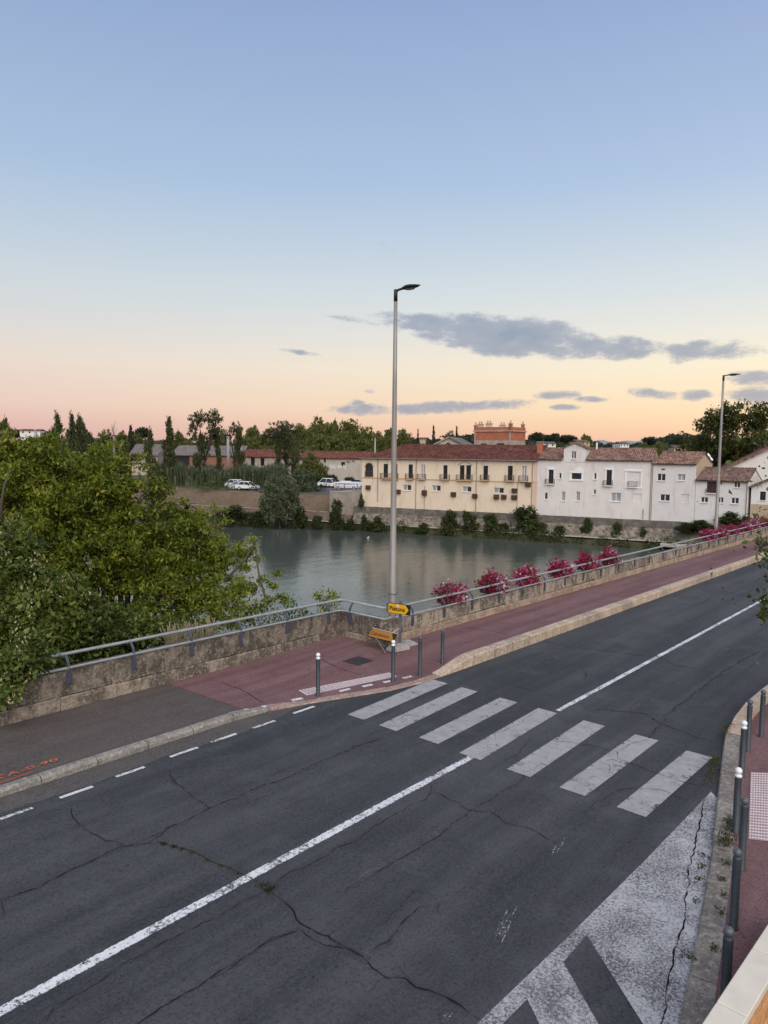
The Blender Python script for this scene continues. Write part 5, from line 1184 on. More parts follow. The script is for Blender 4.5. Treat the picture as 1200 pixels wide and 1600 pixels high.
for i in range(10):
    t0, t1 = i / 10, (i + 1) / 10; f = lambda t: pe[1] + (pe[3] - pe[1]) * (1 - abs(2 * t - 1) ** 1.6)
    q.prism([(pe[0] + (pe[2] - pe[0]) * t0, f(t0) - .1), (pe[0] + (pe[2] - pe[0]) * t1, f(t1) - .1), (pe[0] + (pe[2] - pe[0]) * t1, f(t1) + .04), (pe[0] + (pe[2] - pe[0]) * t0, f(t0) + .04)], -.10, -.003)
q.obj('pediment', M_OCHRETRIM, yb)
for Z, xs, ys in ((Z1, 380, 700), (Z1, 828, 800), (Z2, 335, 820), (Z2, 990, 770)): uu = FA.uz(*Z(xs, 400))[0]; pipe(yb, uu, FA.uz(*Z(xs, ys))[1], zE - .05)
uu = FA.uz(*Z2(815, 600))[0]; pipe(yb, uu, -2.9, FA.uz(*Z2(815, 480))[1], -.06, .035)
uu = FA.uz(*Z1(925, 700))[0]; pipe(yb, uu, -2.9, FA.uz(*Z1(925, 520))[1], -.06, .03)
for Z, b in [(Z1, (245, 513, 296, 560)), (Z1, (595, 563, 648, 610)), (Z1, (902, 570, 955, 630)), (Z2, (40, 592, 98, 642)), (Z2, (290, 612, 348, 662)), (Z2, (542, 624, 600, 672)), (Z2, (630, 624, 688, 672)), (Z2, (752, 549, 815, 598)), (Z2, (748, 628, 812, 677)), (Z2, (910, 477, 974, 525))]:
    q = R_(FA, Z, *b); bo = MB().box((q[0], -.38, q[1]), (q[2], -.004, q[3]), .02).obj('wall_box', M_BOXBROWN, yb); r = MB()
    for k in range(3): zz3 = q[1] + (q[3] - q[1]) * (k + .35) / 3; r.box((q[0] + .05, -.405, zz3), (q[2] - .05, -.383, zz3 + .06))
    r.obj('slats', M_BOXBROWN, bo)
MB().box((FA.uz(*Z2(1002, 600))[0], -.035, zB), (u1 - .002, -.003, zE - .02)).obj('pink_strip', M_PINKWALL, yb)
zR = FA.uz(*Z2(300, 47), 5.0)[1] - .1
gable_roof(yb, u0, u1, zE + .02, D, zR, M_TILE_RED, .42, hip0=4.6, hip1=0)
gutter_(yb, u0 - .2, u1, zE - .10, -.46)
gable_end(yb, u1 - .01, zE, D, zR, M_YWALL)
cq = FA.uz(*Z2(1085, 60), 2.2); ch = MB().box((cq[0] - .45, 2.0, zE + .7), (cq[0] + .25, 2.6, zR + .55), .02); ch.obj('chimney', M_BRICK, yb); MB().box((cq[0] - .55, 1.9, zR + .56), (cq[0] + .35, 2.7, zR + .66), .02).obj('chimney_cap', M_PALEBRICK, yb)
# ---- white house with the little gabled tower
wa = empty('white_house', label='white riverside house with a small gabled tower above its eaves', cat='house'); wa.matrix_world = FA.mw
a0 = FA.uz(*ZW(59, 400))[0] + .03; a1 = FA.uz(*ZW(626, 400))[0]; zE2 = FA.uz(*ZW(450, 250))[1]
H_ = lambda x0, y0, x1, y1: R_(FA, ZW, x0, y0, x1, y1)
win = [(H_(117, 292, 142, 363), 'dark'), (H_(168, 313, 181, 341), 'single'), (H_(229, 313, 280, 345), 'single'), (H_(341, 313, 354, 344), 'single'), (H_(402, 298, 430, 371), 'dark'), (H_(503, 306, 570, 382), 'roller'),
       (H_(97, 410, 113, 443), 'std'), (H_(180, 405, 201, 450), 'light'), (H_(252, 405, 274, 451), 'light'), (H_(339, 394, 352, 418), 'single'), (H_(425, 411, 475, 452), 'light'), (H_(533, 416, 577, 454), 'roller')]
wall_with_holes(a0, a1, -3.1, zE2, [w_[0] for w_ in win], 9.).obj('wall', M_WWALL, wa)
for h, s_ in win: window(wa, h, s_)
for b in [(108, 284, 150, 296), (219, 306, 290, 312), (219, 346, 290, 352), (393, 288, 438, 297), (492, 297, 580, 305), (492, 382, 580, 388)]:
    q = H_(*b); MB().box((q[0], -.07, q[1]), (q[2], -.003, q[3]), .01).obj('surround', M_TRIM, wa)
for b in [(108, 297, 116, 364), (143, 297, 151, 364), (219, 313, 228, 345), (281, 313, 290, 345), (393, 298, 401, 371), (431, 298, 439, 371), (492, 306, 502, 382), (571, 306, 580, 382), (333, 308, 340, 350), (355, 308, 361, 350), (163, 308, 167, 346), (182, 308, 187, 346)]:
    q = H_(*b); MB().box((q[0], -.05, q[1]), (q[2], -.003, q[3])).obj('surround', M_TRIM, wa)
q = H_(245, 288, 290, 306); MB().prism([(q[0], q[1]), (q[2], q[1])] + [((q[0] + q[2]) / 2 + (q[2] - q[0]) / 2 * math.cos(t), q[1] + (q[3] - q[1]) * math.sin(t)) for t in np.linspace(.1, 3.0, 9)], -.08, -.003).obj('pediment', M_TRIM, wa)
for b in [(102, 342, 148, 366), (387, 350, 435, 374), (510, 353, 557, 381)]: balcony(wa, *H_(*b), .3, M_IRONDARK, M_TRIM)
t0, t1 = FA.uz(*ZW(190, 300))[0], FA.uz(*ZW(298, 300))[0]; zT = FA.uz(*ZW(245, 190))[1]; zA = FA.uz(*ZW(243, 165))[1]
th_ = H_(230, 206, 254, 243)
tw = wall_with_holes(t0, t1, zE2 - .3, zT, [th_], 3.4); q = tw.obj('tower', M_WWALL, wa, mw=Matrix.Translation((0, -.04, 0))); window(q, th_, 'std')
tmid = (t0 + t1) / 2
MB().add([(t0, -.04, zT), (t1, -.04, zT), (tmid, -.04, zA), (t0, 3.36, zT), (t1, 3.36, zT), (tmid, 3.36, zA)], [(0, 1, 2), (3, 5, 4)]).obj('tower_gable', M_WWALL, wa)
for sx in (-1, 1):
    e_ = (t0 if sx < 0 else t1) + sx * .18; zz4 = zT - .18 * (zA - zT) / (tmid - t0)
    MB().add([(e_, -.25, zz4), (tmid, -.25, zA), (tmid, 3.5, zA), (e_, 3.5, zz4), (e_, -.25, zz4 + .14), (tmid, -.25, zA + .16), (tmid, 3.5, zA + .16), (e_, 3.5, zz4 + .14)], [(0, 1, 2, 3), (4, 7, 6, 5), (0, 4, 5, 1), (3, 2, 6, 7), (0, 3, 7, 4)]).obj('tower_roof', M_TILE_PINK, wa)
zR2 = FA.uz(*ZW(450, 195), 4.5)[1] - .05
gable_roof(wa, a0, t0 - .12, zE2, 9., zR2 - .02, M_TILE_PINK, .3, ovl=.02); gable_roof(wa, t1 + .12, a1, zE2, 9., zR2, M_TILE_PINK, .3, ovl=.05)
MB().add([(t0 - .15, 3.4, zE2 + .01), (t1 + .15, 3.4, zE2 + .01), (t1 + .15, 4.5, zR2), (t0 - .15, 4.5, zR2)], [(0, 1, 2, 3)]).obj('roof', M_TILE_PINK, wa)
gable_end(wa, a1 - .01, zE2, 9., zR2, M_BEIGE); gable_end(wa, a0 + .01, zE2, 9., zR2, M_WWALL)
pipe(wa, a1 - .1, -2.9, zE2 - .1); q = FA.uz(*ZW(355, 180), 4); MB().tube([(q[0], 4, zR2), (q[0], 4, zR2 + .9)], .12, 8).obj('flue', M_TRIM, wa)
MB().tube([(FA.uz(*ZW(585, 500))[0], -.1, FA.uz(*ZW(585, 540))[1]), (FA.uz(*ZW(585, 500))[0], -.1, FA.uz(*ZW(585, 490))[1])], .04, 6).obj('vent_pipe', M_PIPE, wa)
# ---- next white house, turned a little
pB = RF(FA.P0[0] + FA.d[0] * (a1 + .02), FA.P0[1] + FA.d[1] * (a1 + .02), 0); FB = Facade((pB.dot(RGT0), pB.dot(FWD0)), (.80, -.60))
hb = empty('white_house', label='white two storey house between the towered house and the low brown roofed one', cat='house'); hb.matrix_world = FB.mw
b1 = FB.uz(*ZW(841, 400))[0]; zE3 = FB.uz(*ZW(740, 268))[1]; I_ = lambda x0, y0, x1, y1: R_(FB, ZW, x0, y0, x1, y1)
win = [(I_(653, 317, 695, 351), 'std'), (I_(753, 319, 793, 350), 'light'), (I_(667, 419, 716, 450), 'std'), (I_(771, 419, 811, 458), 'roller')]
wall_with_holes(.05, b1, -3.2, zE3, [w_[0] for w_ in win], 8.2).obj('wall', M_WWALL2, hb)
for h, s_ in win: window(hb, h, s_)
zR3 = FB.uz(*ZW(740, 213), 4.1)[1] - .05; gable_roof(hb, .05, b1, zE3, 8.2, zR3, M_TILE_PINK, .3, ovl=.05); gable_end(hb, b1 - .01, zE3, 8.2, zR3, M_BEIGE)
MB().box((b1, .02, FB.uz(*ZW(841, 330))[1]), (b1 + .02, 8.1, zE3)).obj('side_render', M_BEIGE, hb)
q = I_(676, 291, 692, 297); MB().box((q[0], -.06, q[1]), (q[2], -.003, q[3])).obj('vent', M_IRONDARK, hb)
for (x_, y_) in ((905, 226), (918, 244)):
    c = FAR(*ZW(x_, y_), 97.); o = MB().lathe([(.02, 0), (.12, .01), (.25, .06), (.31, .10), (.30, .10), (.24, .065), (.12, .02), (.02, .01)], n=14).obj('satellite_dish', M_WHITE, hb, True)
    o.matrix_world = Matrix.Translation(c) @ (-FWD0 * .6 + RGT0 * .5 + Vector((0, 0, .5))).to_track_quat('Z', 'Y').to_matrix().to_4x4()
    MB().tube([(0, 0, .0), (0, 0, -.2), (.1, .9, -.5)], .03, 5).obj('dish_arm', M_PIPE, o)
# ---- low house with brown roof
hc = empty('low_house', label='low white house with a brown tiled roof behind the far street lamp', cat='house'); hc.matrix_world = FB.mw
c1 = FB.uz(*ZW(1101, 450))[0]; zE4 = FB.uz(*ZW(960, 350))[1]
win = [(I_(897, 356, 957, 410), 'wood'), (I_(1032, 358, 1064, 385), 'std'), (I_(868, 432, 905, 458), 'std'), (I_(952, 433, 981, 460), 'std'), (I_(1018, 436, 1057, 464), 'std')]
wall_with_holes(b1 + .04, c1, -3.2, zE4, [w_[0] for w_ in win], 8.2).obj('wall', M_WWALL2, hc)
for h, s_ in win: window(hc, h, s_)
zR4 = FB.uz(*ZW(1000, 292), 4.1)[1] - .05; gable_roof(hc, b1 + .04, c1, zE4, 8.2, zR4, M_TILE_BROWN, .35, ovl=.02); gable_end(hc, c1 - .01, zE4, 8.2, zR4, M_WWALL)
pipe(hc, c1 - .15, -2.9, zE4 - .1); balcony(hc, *I_(894, 392, 960, 411), .2, M_WOOD, M_TRIM)
# ---- end house at the right edge and the big gable behind
FD = Facade((FB.P0[0] + FB.d[0] * (c1 + .3), FB.P0[1] + FB.d[1] * (c1 + .3)), (.86, -.51))
hd_ = empty('end_house', label='white house with a barred window at the right edge beside the far flower boxes', cat='house'); hd_.matrix_world = FD.mw
K_ = lambda x0, y0, x1, y1: R_(FD, ZW, x0, y0, x1, y1); zA5 = FD.uz(*ZW(1110, 384))[1]; zB5 = FD.uz(*ZW(1290, 315))[1]; ue = FD.uz(*ZW(1290, 400))[0]
wn = K_(1160, 405, 1190, 447); wall_with_holes(0, ue, -3.2, zA5, [wn], 7).obj('wall', M_WWALL2, hd_); o = window(hd_, wn, 'dark')
r = MB()
for k in range(4): x_ = wn[0] + (wn[2] - wn[0]) * (k + .5) / 4; r.box((x_ - .02, .0, wn[1]), (x_ + .02, .03, wn[3]))
r.obj('window_bars', M_IRONDARK, o)
MB().prism([(0, zA5), (ue, zA5), (ue, zB5)], 0, 7).obj('gable', M_WWALL2, hd_)
MB().prism([(-.3, zA5 - .1), (ue, zB5), (ue, zB5 + .2), (-.3, zA5 + .1)], -.3, 7.2).obj('roof', M_TILE_BROWN, hd_)
q = K_(1108, 470, 1230, 560); MB().box((q[0], -.03, -3.2), (q[2], -.003, q[3]), .005).obj('patched_render', M_BEIGE, hd_)
bgp = FAR(1143, 730, 108.); FG = Facade((bgp.dot(RGT0), bgp.dot(FWD0)), (.95, -.31)); bg = empty('gabled_barn', label='big pale gable wall with a red edged roof behind the end house', cat='building'); bg.matrix_world = FG.mw
L0 = FG.uz(1141, 730); L1 = FG.uz(1200, 703); sl_ = (L1[1] - L0[1]) / (L1[0] - L0[0]); W_ = 24.
MB().prism([(L0[0], -3), (L0[0] + W_, -3), (L0[0] + W_, L0[1]), (L0[0] + W_ / 2, L0[1] + sl_ * W_ / 2), (L0[0], L0[1])], 0, 14).obj('wall', M_WWALL, bg)
for sx in (0, 1):
    P = [(L0[0] - .5, L0[1] - .5 * sl_), (L0[0] + W_ / 2, L0[1] + sl_ * W_ / 2), (L0[0] + W_ / 2, L0[1] + sl_ * W_ / 2 + .25), (L0[0] - .5, L0[1] - .5 * sl_ + .25)]
    if sx: P = [(2 * L0[0] + W_ - x_, z_) for x_, z_ in P]
    MB().prism(P, -.35, 14.3).obj('roof', M_TILE_PINK, bg)
o_ = MB().box((L0[0] + 7.2, .8, L0[1] + 7 * sl_ - .5), (L0[0] + 7.8, 1.4, L0[1] + 7 * sl_ + 1.4), .03).obj('chimney', M_TRIM, bg)
# ---- brick tower with chimneys
d0 = 150.; tp = FAR(797.5, 690, d0); FT = Facade((tp.dot(RGT0), tp.dot(FWD0)), (.80, -.60)); bt = empty('brick_tower', label='orange brick block with tall chimneys rising behind the ochre house', cat='building'); bt.matrix_world = FT.mw
ZT = zmap(640, 640, 6.); uL = FT.uz(*ZT(606, 250))[0]; Dt = 7.
zt1 = FT.uz(*ZT(800, 207))[1]; zt2 = FT.uz(*ZT(800, 163))[1]; zt0 = FT.uz(*ZT(800, 288))[1]
MB().box((uL, 0, -1.6), (0, Dt, zt0)).obj('lower_wall', M_PALEBRICK, bt); MB().box((uL, 0, zt0 + .003), (0, Dt, zt1), .02).obj('wall', M_BRICK, bt)
MB().box((uL - .25, -.25, zt1 + .003), (.25, Dt + .25, zt1 + .25), .03).obj('cornice', M_PALEBRICK, bt)
q = MB(); q.box((uL, 0, zt1 + .253), (0, .35, zt2)); q.box((uL, Dt - .35, zt1 + .253), (0, Dt, zt2)); q.box((-.35, .352, zt1 + .253), (0, Dt - .352, zt2)); q.box((uL, .352, zt1 + .253), (uL + .35, Dt - .352, zt2)); q.obj('parapet', M_BRICK, bt)
for cx_ in (uL + .02, -.32): MB().box((cx_, -.06, -1.6), (cx_ + .35, -.003, zt1), .01).obj('quoin', M_PALEBRICK, bt)
for x_, yt, w_, n_, y_ in [(614, 120, 24, 1, 0), (660, 112, 50, 2, 1.4), (738, 105, 56, 2, .6), (692, 160, 14, 0, 1.2), (866, 118, 56, 2, 5.0), (940, 102, 28, 1, .0), (1056, 112, 24, 1, 5.9)]:
    uu, zz5 = FT.uz(*ZT(x_, yt), y_); ww = w_ / 6 / FPX * 151; zt_ = zz5 - (.45 if n_ else 0)
    c = MB().box((uu - ww / 2, y_ + .0, zt1 + .26), (uu + ww / 2, y_ + .75, zt_ - .25), .02).obj('chimney', M_BRICK if n_ == 1 else M_PINKWALL, bt)
    MB().box((uu - ww / 2 - .08, y_ - .08, zt_ - .245), (uu + ww / 2 + .08, y_ + .83, zt_ - .10), .02).obj('chimney_cap', M_PALEBRICK, c)
    for k in range(n_): xk = uu + (k - (n_ - 1) / 2) * ww * .5; MB().lathe([(.2, zt_ - .095), (.15, zz5 - .1), (.18, zz5)], (xk, y_ + .37, 0), 8).obj('chimney_pot', M_PALEBRICK, c)
for b in [(670, 318, 722, 334), (818, 316, 885, 334)]:
    q = R_(FT, ZT, *b); MB().box((q[0], -.04, q[1] - 1), (q[2], -.003, q[3])).obj('window', M_GLASS, bt)
# ---- pale gabled building
gp = FAR(702, 690, 140.); FP_ = Facade((gp.dot(RGT0), gp.dot(FWD0)), (.97, -.25)); gb_ = empty('gabled_hall', label='pale stone hall with a low pitched roof left of the brick tower', cat='building'); gb_.matrix_world = FP_.mw
ap = FP_.uz(*ZT(368, 264)); eL = FP_.uz(*ZT(240, 325)); eR = (2 * ap[0] - eL[0], eL[1])
MB().prism([(eL[0], -1.6), (eR[0], -1.6), (eR[0], eR[1] - .1), (ap[0], ap[1] - .1), (eL[0], eL[1] - .1)], 0, 16).obj('wall', M_PALEBRICK, gb_)
for sx in (0, 1):
    P = [(eL[0] - .4, eL[1] - .25), (ap[0], ap[1]), (ap[0], ap[1] + .25), (eL[0] - .4, eL[1])]
    if sx: P = [(2 * ap[0] - x_, z_) for x_, z_ in P]
    MB().prism(P, -.3, 16.3).obj('roof', M_PALEBRICK if not sx else M_TILE_GREY, gb_)
c = FP_.uz(*ZT(362, 330)); MB().prism([(c[0] - .45, c[1] - .8), (c[0] + .45, c[1] - .8)] + [(c[0] + .45 * math.cos(t), c[1] + .45 * math.sin(t)) for t in np.linspace(0, math.pi, 9)], -.05, -.004).obj('window', M_GLASS, gb_)
# ---- sheds on the left
def shed(name, label, px0, px1, pyr, pye, f, roofm, wallm, D=12., turn=-.12, cat='shed', openings=()):
    a_ = FAR(px0, pye, f); F = Facade((a_.dot(RGT0), a_.dot(FWD0)), (1, turn)); e = empty(name, label=label, cat=cat); e.matrix_world = F.mw
    U1 = F.uz(px1, pye)[0]; ze = F.uz(px0, pye)[1]; zr_ = F.uz(px0, pyr, D / 2)[1]
    hs = [F.rect(*o_) for o_ in openings]
    wall_with_holes(0, U1, -1.7, ze, hs, D, .4).obj('wall', wallm, e); gable_roof(e, 0, U1, ze, D, zr_, roofm, .4, ovl=.3); gable_end(e, 0.01, ze, D, zr_, wallm); gable_end(e, U1 - .01, ze, D, zr_, wallm)
    for h in hs: MB().box((h[0] + .01, .3, h[1]), (h[2] - .01, .36, h[3])).obj('door', M_GLASS, e)
    return e, F
M_GRAF = render_wall('graffiti_wall', (.46, .41, .36), (.30, .26, .22), .6)
M_REDWALL = render_wall('red_shed_wall', (.27, .13, .10), (.18, .10, .08), .6)
s1, F1_ = shed('red_roofed_shed', 'long red roofed shed with a graffiti wall left of the ochre house', 468, 575, 706, 715.5, 170., M_TILE_RED, M_GRAF, 11., -.20, openings=[(506, 716.5, 509, 723), (533, 722, 539, 728)])
s2, F2_ = shed('red_roofed_shed', 'red roofed shed with a pale wall between the two utility posts and the ivy trunks', 378, 462, 703, 713.5, 178., M_TILE_RED, M_PALEBRICK, 11., -.12, openings=[(407, 716, 413, 728), (392, 715, 398, 728)])
s3, F3_ = shed('grey_roofed_shed', 'open shed with a grey fibre roof and red-brown walls behind the reeds', 268, 376, 697, 711, 182., M_TILE_GREY, M_REDWALL, 13., -.05, openings=[(272, 712.5, 296, 728)])
s4, F4_ = shed('grey_roofed_shed', 'pale walled grey roofed shed left of the ivy-clad twin trunks', 203, 246, 695, 711, 190., M_TILE_GREY, M_PALEBRICK, 13., .05)
MG = [plain('graffiti_blue', (.20, .45, .62), .8), plain('graffiti_white', (.62, .62, .62), .8), plain('graffiti_dark', (.06, .06, .07), .8)]
g = F1_.rect(541, 734, 561, 725); gh = g[3] - g[1]
text('FADA', gh * 1.25, MG[0], s1, Matrix.Translation(((g[0] + g[2]) / 2, -.03, (g[1] + g[3]) / 2)) @ RX @ Matrix.Diagonal((1.1, 1, 1, 1)), .06, 'graffiti_lettering', .005)
for x0, y0, x1, y1, k in [(515, 733, 524, 725, 1), (526, 733, 534, 726, 1), (536, 734, 540, 725, 1), (541, 724, 546, 720, 2), (550, 723, 553, 719, 2), (556, 723, 562, 719, 1)]:
    q = F1_.rect(x0, y0, x1, y1); m_ = MB(); n = 5
    for i in range(n):                                   # loose painted strokes
        xa = q[0] + (q[2] - q[0]) * i / n; xb = xa + (q[2] - q[0]) * .7 / n; j0, j1 = random.uniform(0, .25), random.uniform(.75, 1)
        m_.add([(xa, -.012, q[1] + (q[3] - q[1]) * j0), (xb, -.012, q[1] + (q[3] - q[1]) * j0), (xb + .2, -.012, q[1] + (q[3] - q[1]) * j1), (xa + .2, -.012, q[1] + (q[3] - q[1]) * j1)], [(0, 1, 2, 3)])
    m_.obj('graffiti_strokes', MG[k], s1)
# concrete retaining box with its railing and the carport above it
AX = math.atan2((RGT0 * .901 - FWD0 * .434).y, (RGT0 * .901 - FWD0 * .434).x)
cb = empty('retaining_wall', UVZ(-5.6, 4.3, 0), AX, label='plain pale concrete retaining wall beside the ochre house', cat='wall')
p0 = FAR(497, 771, 107.6); 
MB().box((0, 0, -4.6), (5.3, 9, -.72), .03).obj('wall', M_CONCBEIGE, cb); MB().box((-.03, -.04, -.715), (5.33, .4, -.62), .02).obj('coping', M_PATH, cb)
r = MB(); 
for k in range(9): r.box((.1 + k * .62, .15, -.62), (.14 + k * .62, .19, .15))
for z in (-.25, .12): r.box((.06, .15, z), (5.2, .19, z + .04))
r.obj('railing', M_PIPE, cb)
cp_ = empty('carport', UVZ(-9.5, 12.5, -1.6), AX, label='flat white carport roof on thin posts above the retaining wall', cat='carport')
MB().box((0, 0, 1.75), (8.6, 3.2, 1.95), .03).obj('roof', M_WHITE, cp_)
for x_ in (.2, 4.2, 8.3):
    for y_ in (.15, 3.0): MB().box((x_, y_, 0), (x_ + .1, y_ + .1, 1.748)).obj('post', M_PIPE, cp_)
# ---- cars
M_CARW = plain('white_car_paint', (.72, .73, .75), .3, .5, 0, .02); M_CARS = plain('silver_car_paint', (.42, .47, .52), .3, .5, .3, .05); M_TYRE = plain('tyre', (.02, .02, .02), .9); M_LIGHT = plain('headlight', (.6, .6, .58), .2, .6)
def car(pos, ang, paint_, label, van=False, L=4.2):
    e = empty('parked_car', pos, ang, label=label, cat='car', group='cars in the riverside car park'); H_c = 1.5 if not van else 1.75; w = .86
    body = [(-L / 2, .32), (L / 2, .32), (L / 2 + .02, .62), (L / 2 - .1, .80), (L / 2 - .95, .92), (-L / 2 + .25, .97), (-L / 2, .85), (-L / 2 - .03, .55)]
    b = MB(); n = len(body); vs = [(x_, -w, z_) for x_, z_ in body] + [(x_ * .985, -w + .0, z_) for x_, z_ in body]
    b = MB().prism(body, -w, w); bo = b.obj('body', paint_, e)
    cab = [(L / 2 - 1.0, .921), (L / 2 - 1.75, H_c - .06), (-L / 2 + .95, H_c - .02), (-L / 2 + (.15 if van else .3), .971)]
    q = MB(); wi = w - .05; wt_ = w - .2
    vs = [(cab[0][0], -wi, .93), (cab[1][0], -wt_, cab[1][1]), (cab[2][0], -wt_, cab[2][1]), (cab[3][0], -wi, .975)]; vs += [(x_, -y_, z_) for x_, y_, z_ in vs]
    q.add(vs, [(0, 1, 2, 3), (7, 6, 5, 4), (0, 4, 5, 1), (3, 2, 6, 7)]); q.obj('window', M_GLASS, e)
    MB().add([(cab[1][0] + .1, -wt_ - .02, cab[1][1]), (cab[2][0] - .1, -wt_ - .02, cab[2][1]), (cab[2][0] - .1, wt_ + .02, cab[2][1]), (cab[1][0] + .1, wt_ + .02, cab[1][1]), (cab[1][0], -wt_ + .06, H_c + .03), (cab[2][0], -wt_ + .06, H_c + .03), (cab[2][0], wt_ - .06, H_c + .03), (cab[1][0], wt_ - .06, H_c + .03)], [(0, 1, 2, 3), (4, 5, 6, 7), (0, 4, 5, 1), (3, 2, 6, 7), (0, 3, 7, 4), (1, 5, 6, 2)]).obj('roof', paint_, e)
    for sx in (-1, 1):
        for t in (.02, .5, .97): 
            xa = cab[0][0] + (cab[3][0] - cab[0][0]) * t; xb = cab[1][0] + (cab[2][0] - cab[1][0]) * t
            MB().tube([(xa, sx * (wi + .005), .94), (xb, sx * (wt_ + .005), H_c - .03)], .045, 4).obj('pillar', paint_, e)
        for x_ in (-L / 2 + .75, L / 2 - .8):
            wh = MB().lathe([(.31, -.1), (.32, -.08), (.32, .08), (.31, .1)], n=14).obj('wheel', M_TYRE, e, mw=Matrix.Translation((x_, sx * (w - .09), .32)) @ Matrix.Rotation(math.pi / 2, 4, 'X')); MB().lathe([(.2, -.105), (.2, .105)], n=10).obj('rim', M_CARS, wh)
        MB().box((L / 2 - .10, sx * .68 - .16, .62), (L / 2 + .03, sx * .68 + .16, .76), .02).obj('headlight', M_LIGHT, e)
        MB().box((-L / 2 - .04, sx * .70 - .1, .66), (-L / 2 + .06, sx * .70 + .1, .86), .02).obj('tail_light', plain('tail_light', (.3, .02, .02), .3), e)
gl = -1.58
def onz(px, py, z):
    d = ray(px, py); return CP + d * ((z - CAM_Z) / d.z)
car(onz(371, 762, gl), AX + .1, M_CARW, 'white car at the back of the pair beside the clipped hedge', L=4.4); car(onz(387, 765.5, gl), AX + .25, M_CARW, 'white car in front of the pair, nearer the slope edge', L=4.0); car(onz(376, 764.8, gl), AX + .6, M_CARS, 'blue silver car squeezed between the two white ones by the hedge', L=3.9)
car(onz(515, 761.5, gl), AX + .15, M_CARW, 'white car behind the carport, left one of the group by the ochre house', True, 4.4); car(onz(543, 764.5, gl), AX + .2, M_CARW, 'white estate car nearest the ochre house, in front of another white car', L=4.5); car(onz(552, 760.5, gl), AX + 2.6, M_CARW, 'white car half hidden against the ochre house corner', L=4.2)
# ---- posts and poles
def post(px, yt, yb_, f, r, label, name='utility_post', mat=M_CONC, arm=False):
    b = FAR(px, yb_, f); b.z = -1.6; t = FAR(px, yt, f); e = empty(name, b, label=label, cat='post'); h = t.z - b.z
    MB().lathe([(r, 0), (r * .8, h)], n=8).obj('shaft', mat, e, True)
    if arm: MB().box((-1., -.06, h - .9), (1., .06, h - .75)).obj('cross_arm', M_PIPE, e, mw=Matrix.Rotation(TH, 4, 'Z'))
    else: MB().lathe([(r * .9, h), (r * 1.3, h + .1), (r * .6, h + .3)], n=8).obj('cap', mat, e)
post(356.5, 684, 723, 155, .34, 'pale concrete post left of the other one, before the grey roofed shed'); post(377, 689, 720, 160, .28, 'thin pale post with a cross arm at the end of the red shed roof', arm=True); post(56, 673, 700, 120, .26, 'white post poking above the yellow-green tree by the hillside house'); post(586, 687, 705, 150, .16, 'thin white pole just above the hipped end of the red tiled roof')
post(530, 757, 765, 128, .12, 'small pale sign post in the car park behind the carport', 'sign_post')
o = MB(); o.lathe([(.02, 0), (.22, .06), (.26, .16), (.18, .26), (.02, .3)], n=10); o.tube([(.2, 0, .2), (.3, 0, .42), (.36, 0, .5)], [.07, .05, .06], 6); q = o.obj('water_bird', M_WHITE, None, True); q.location = onz(575, 841, -5.8); q.scale = (.6, .5, .5); tag(q, 'small white bird floating on the river near the far bank', 'bird')

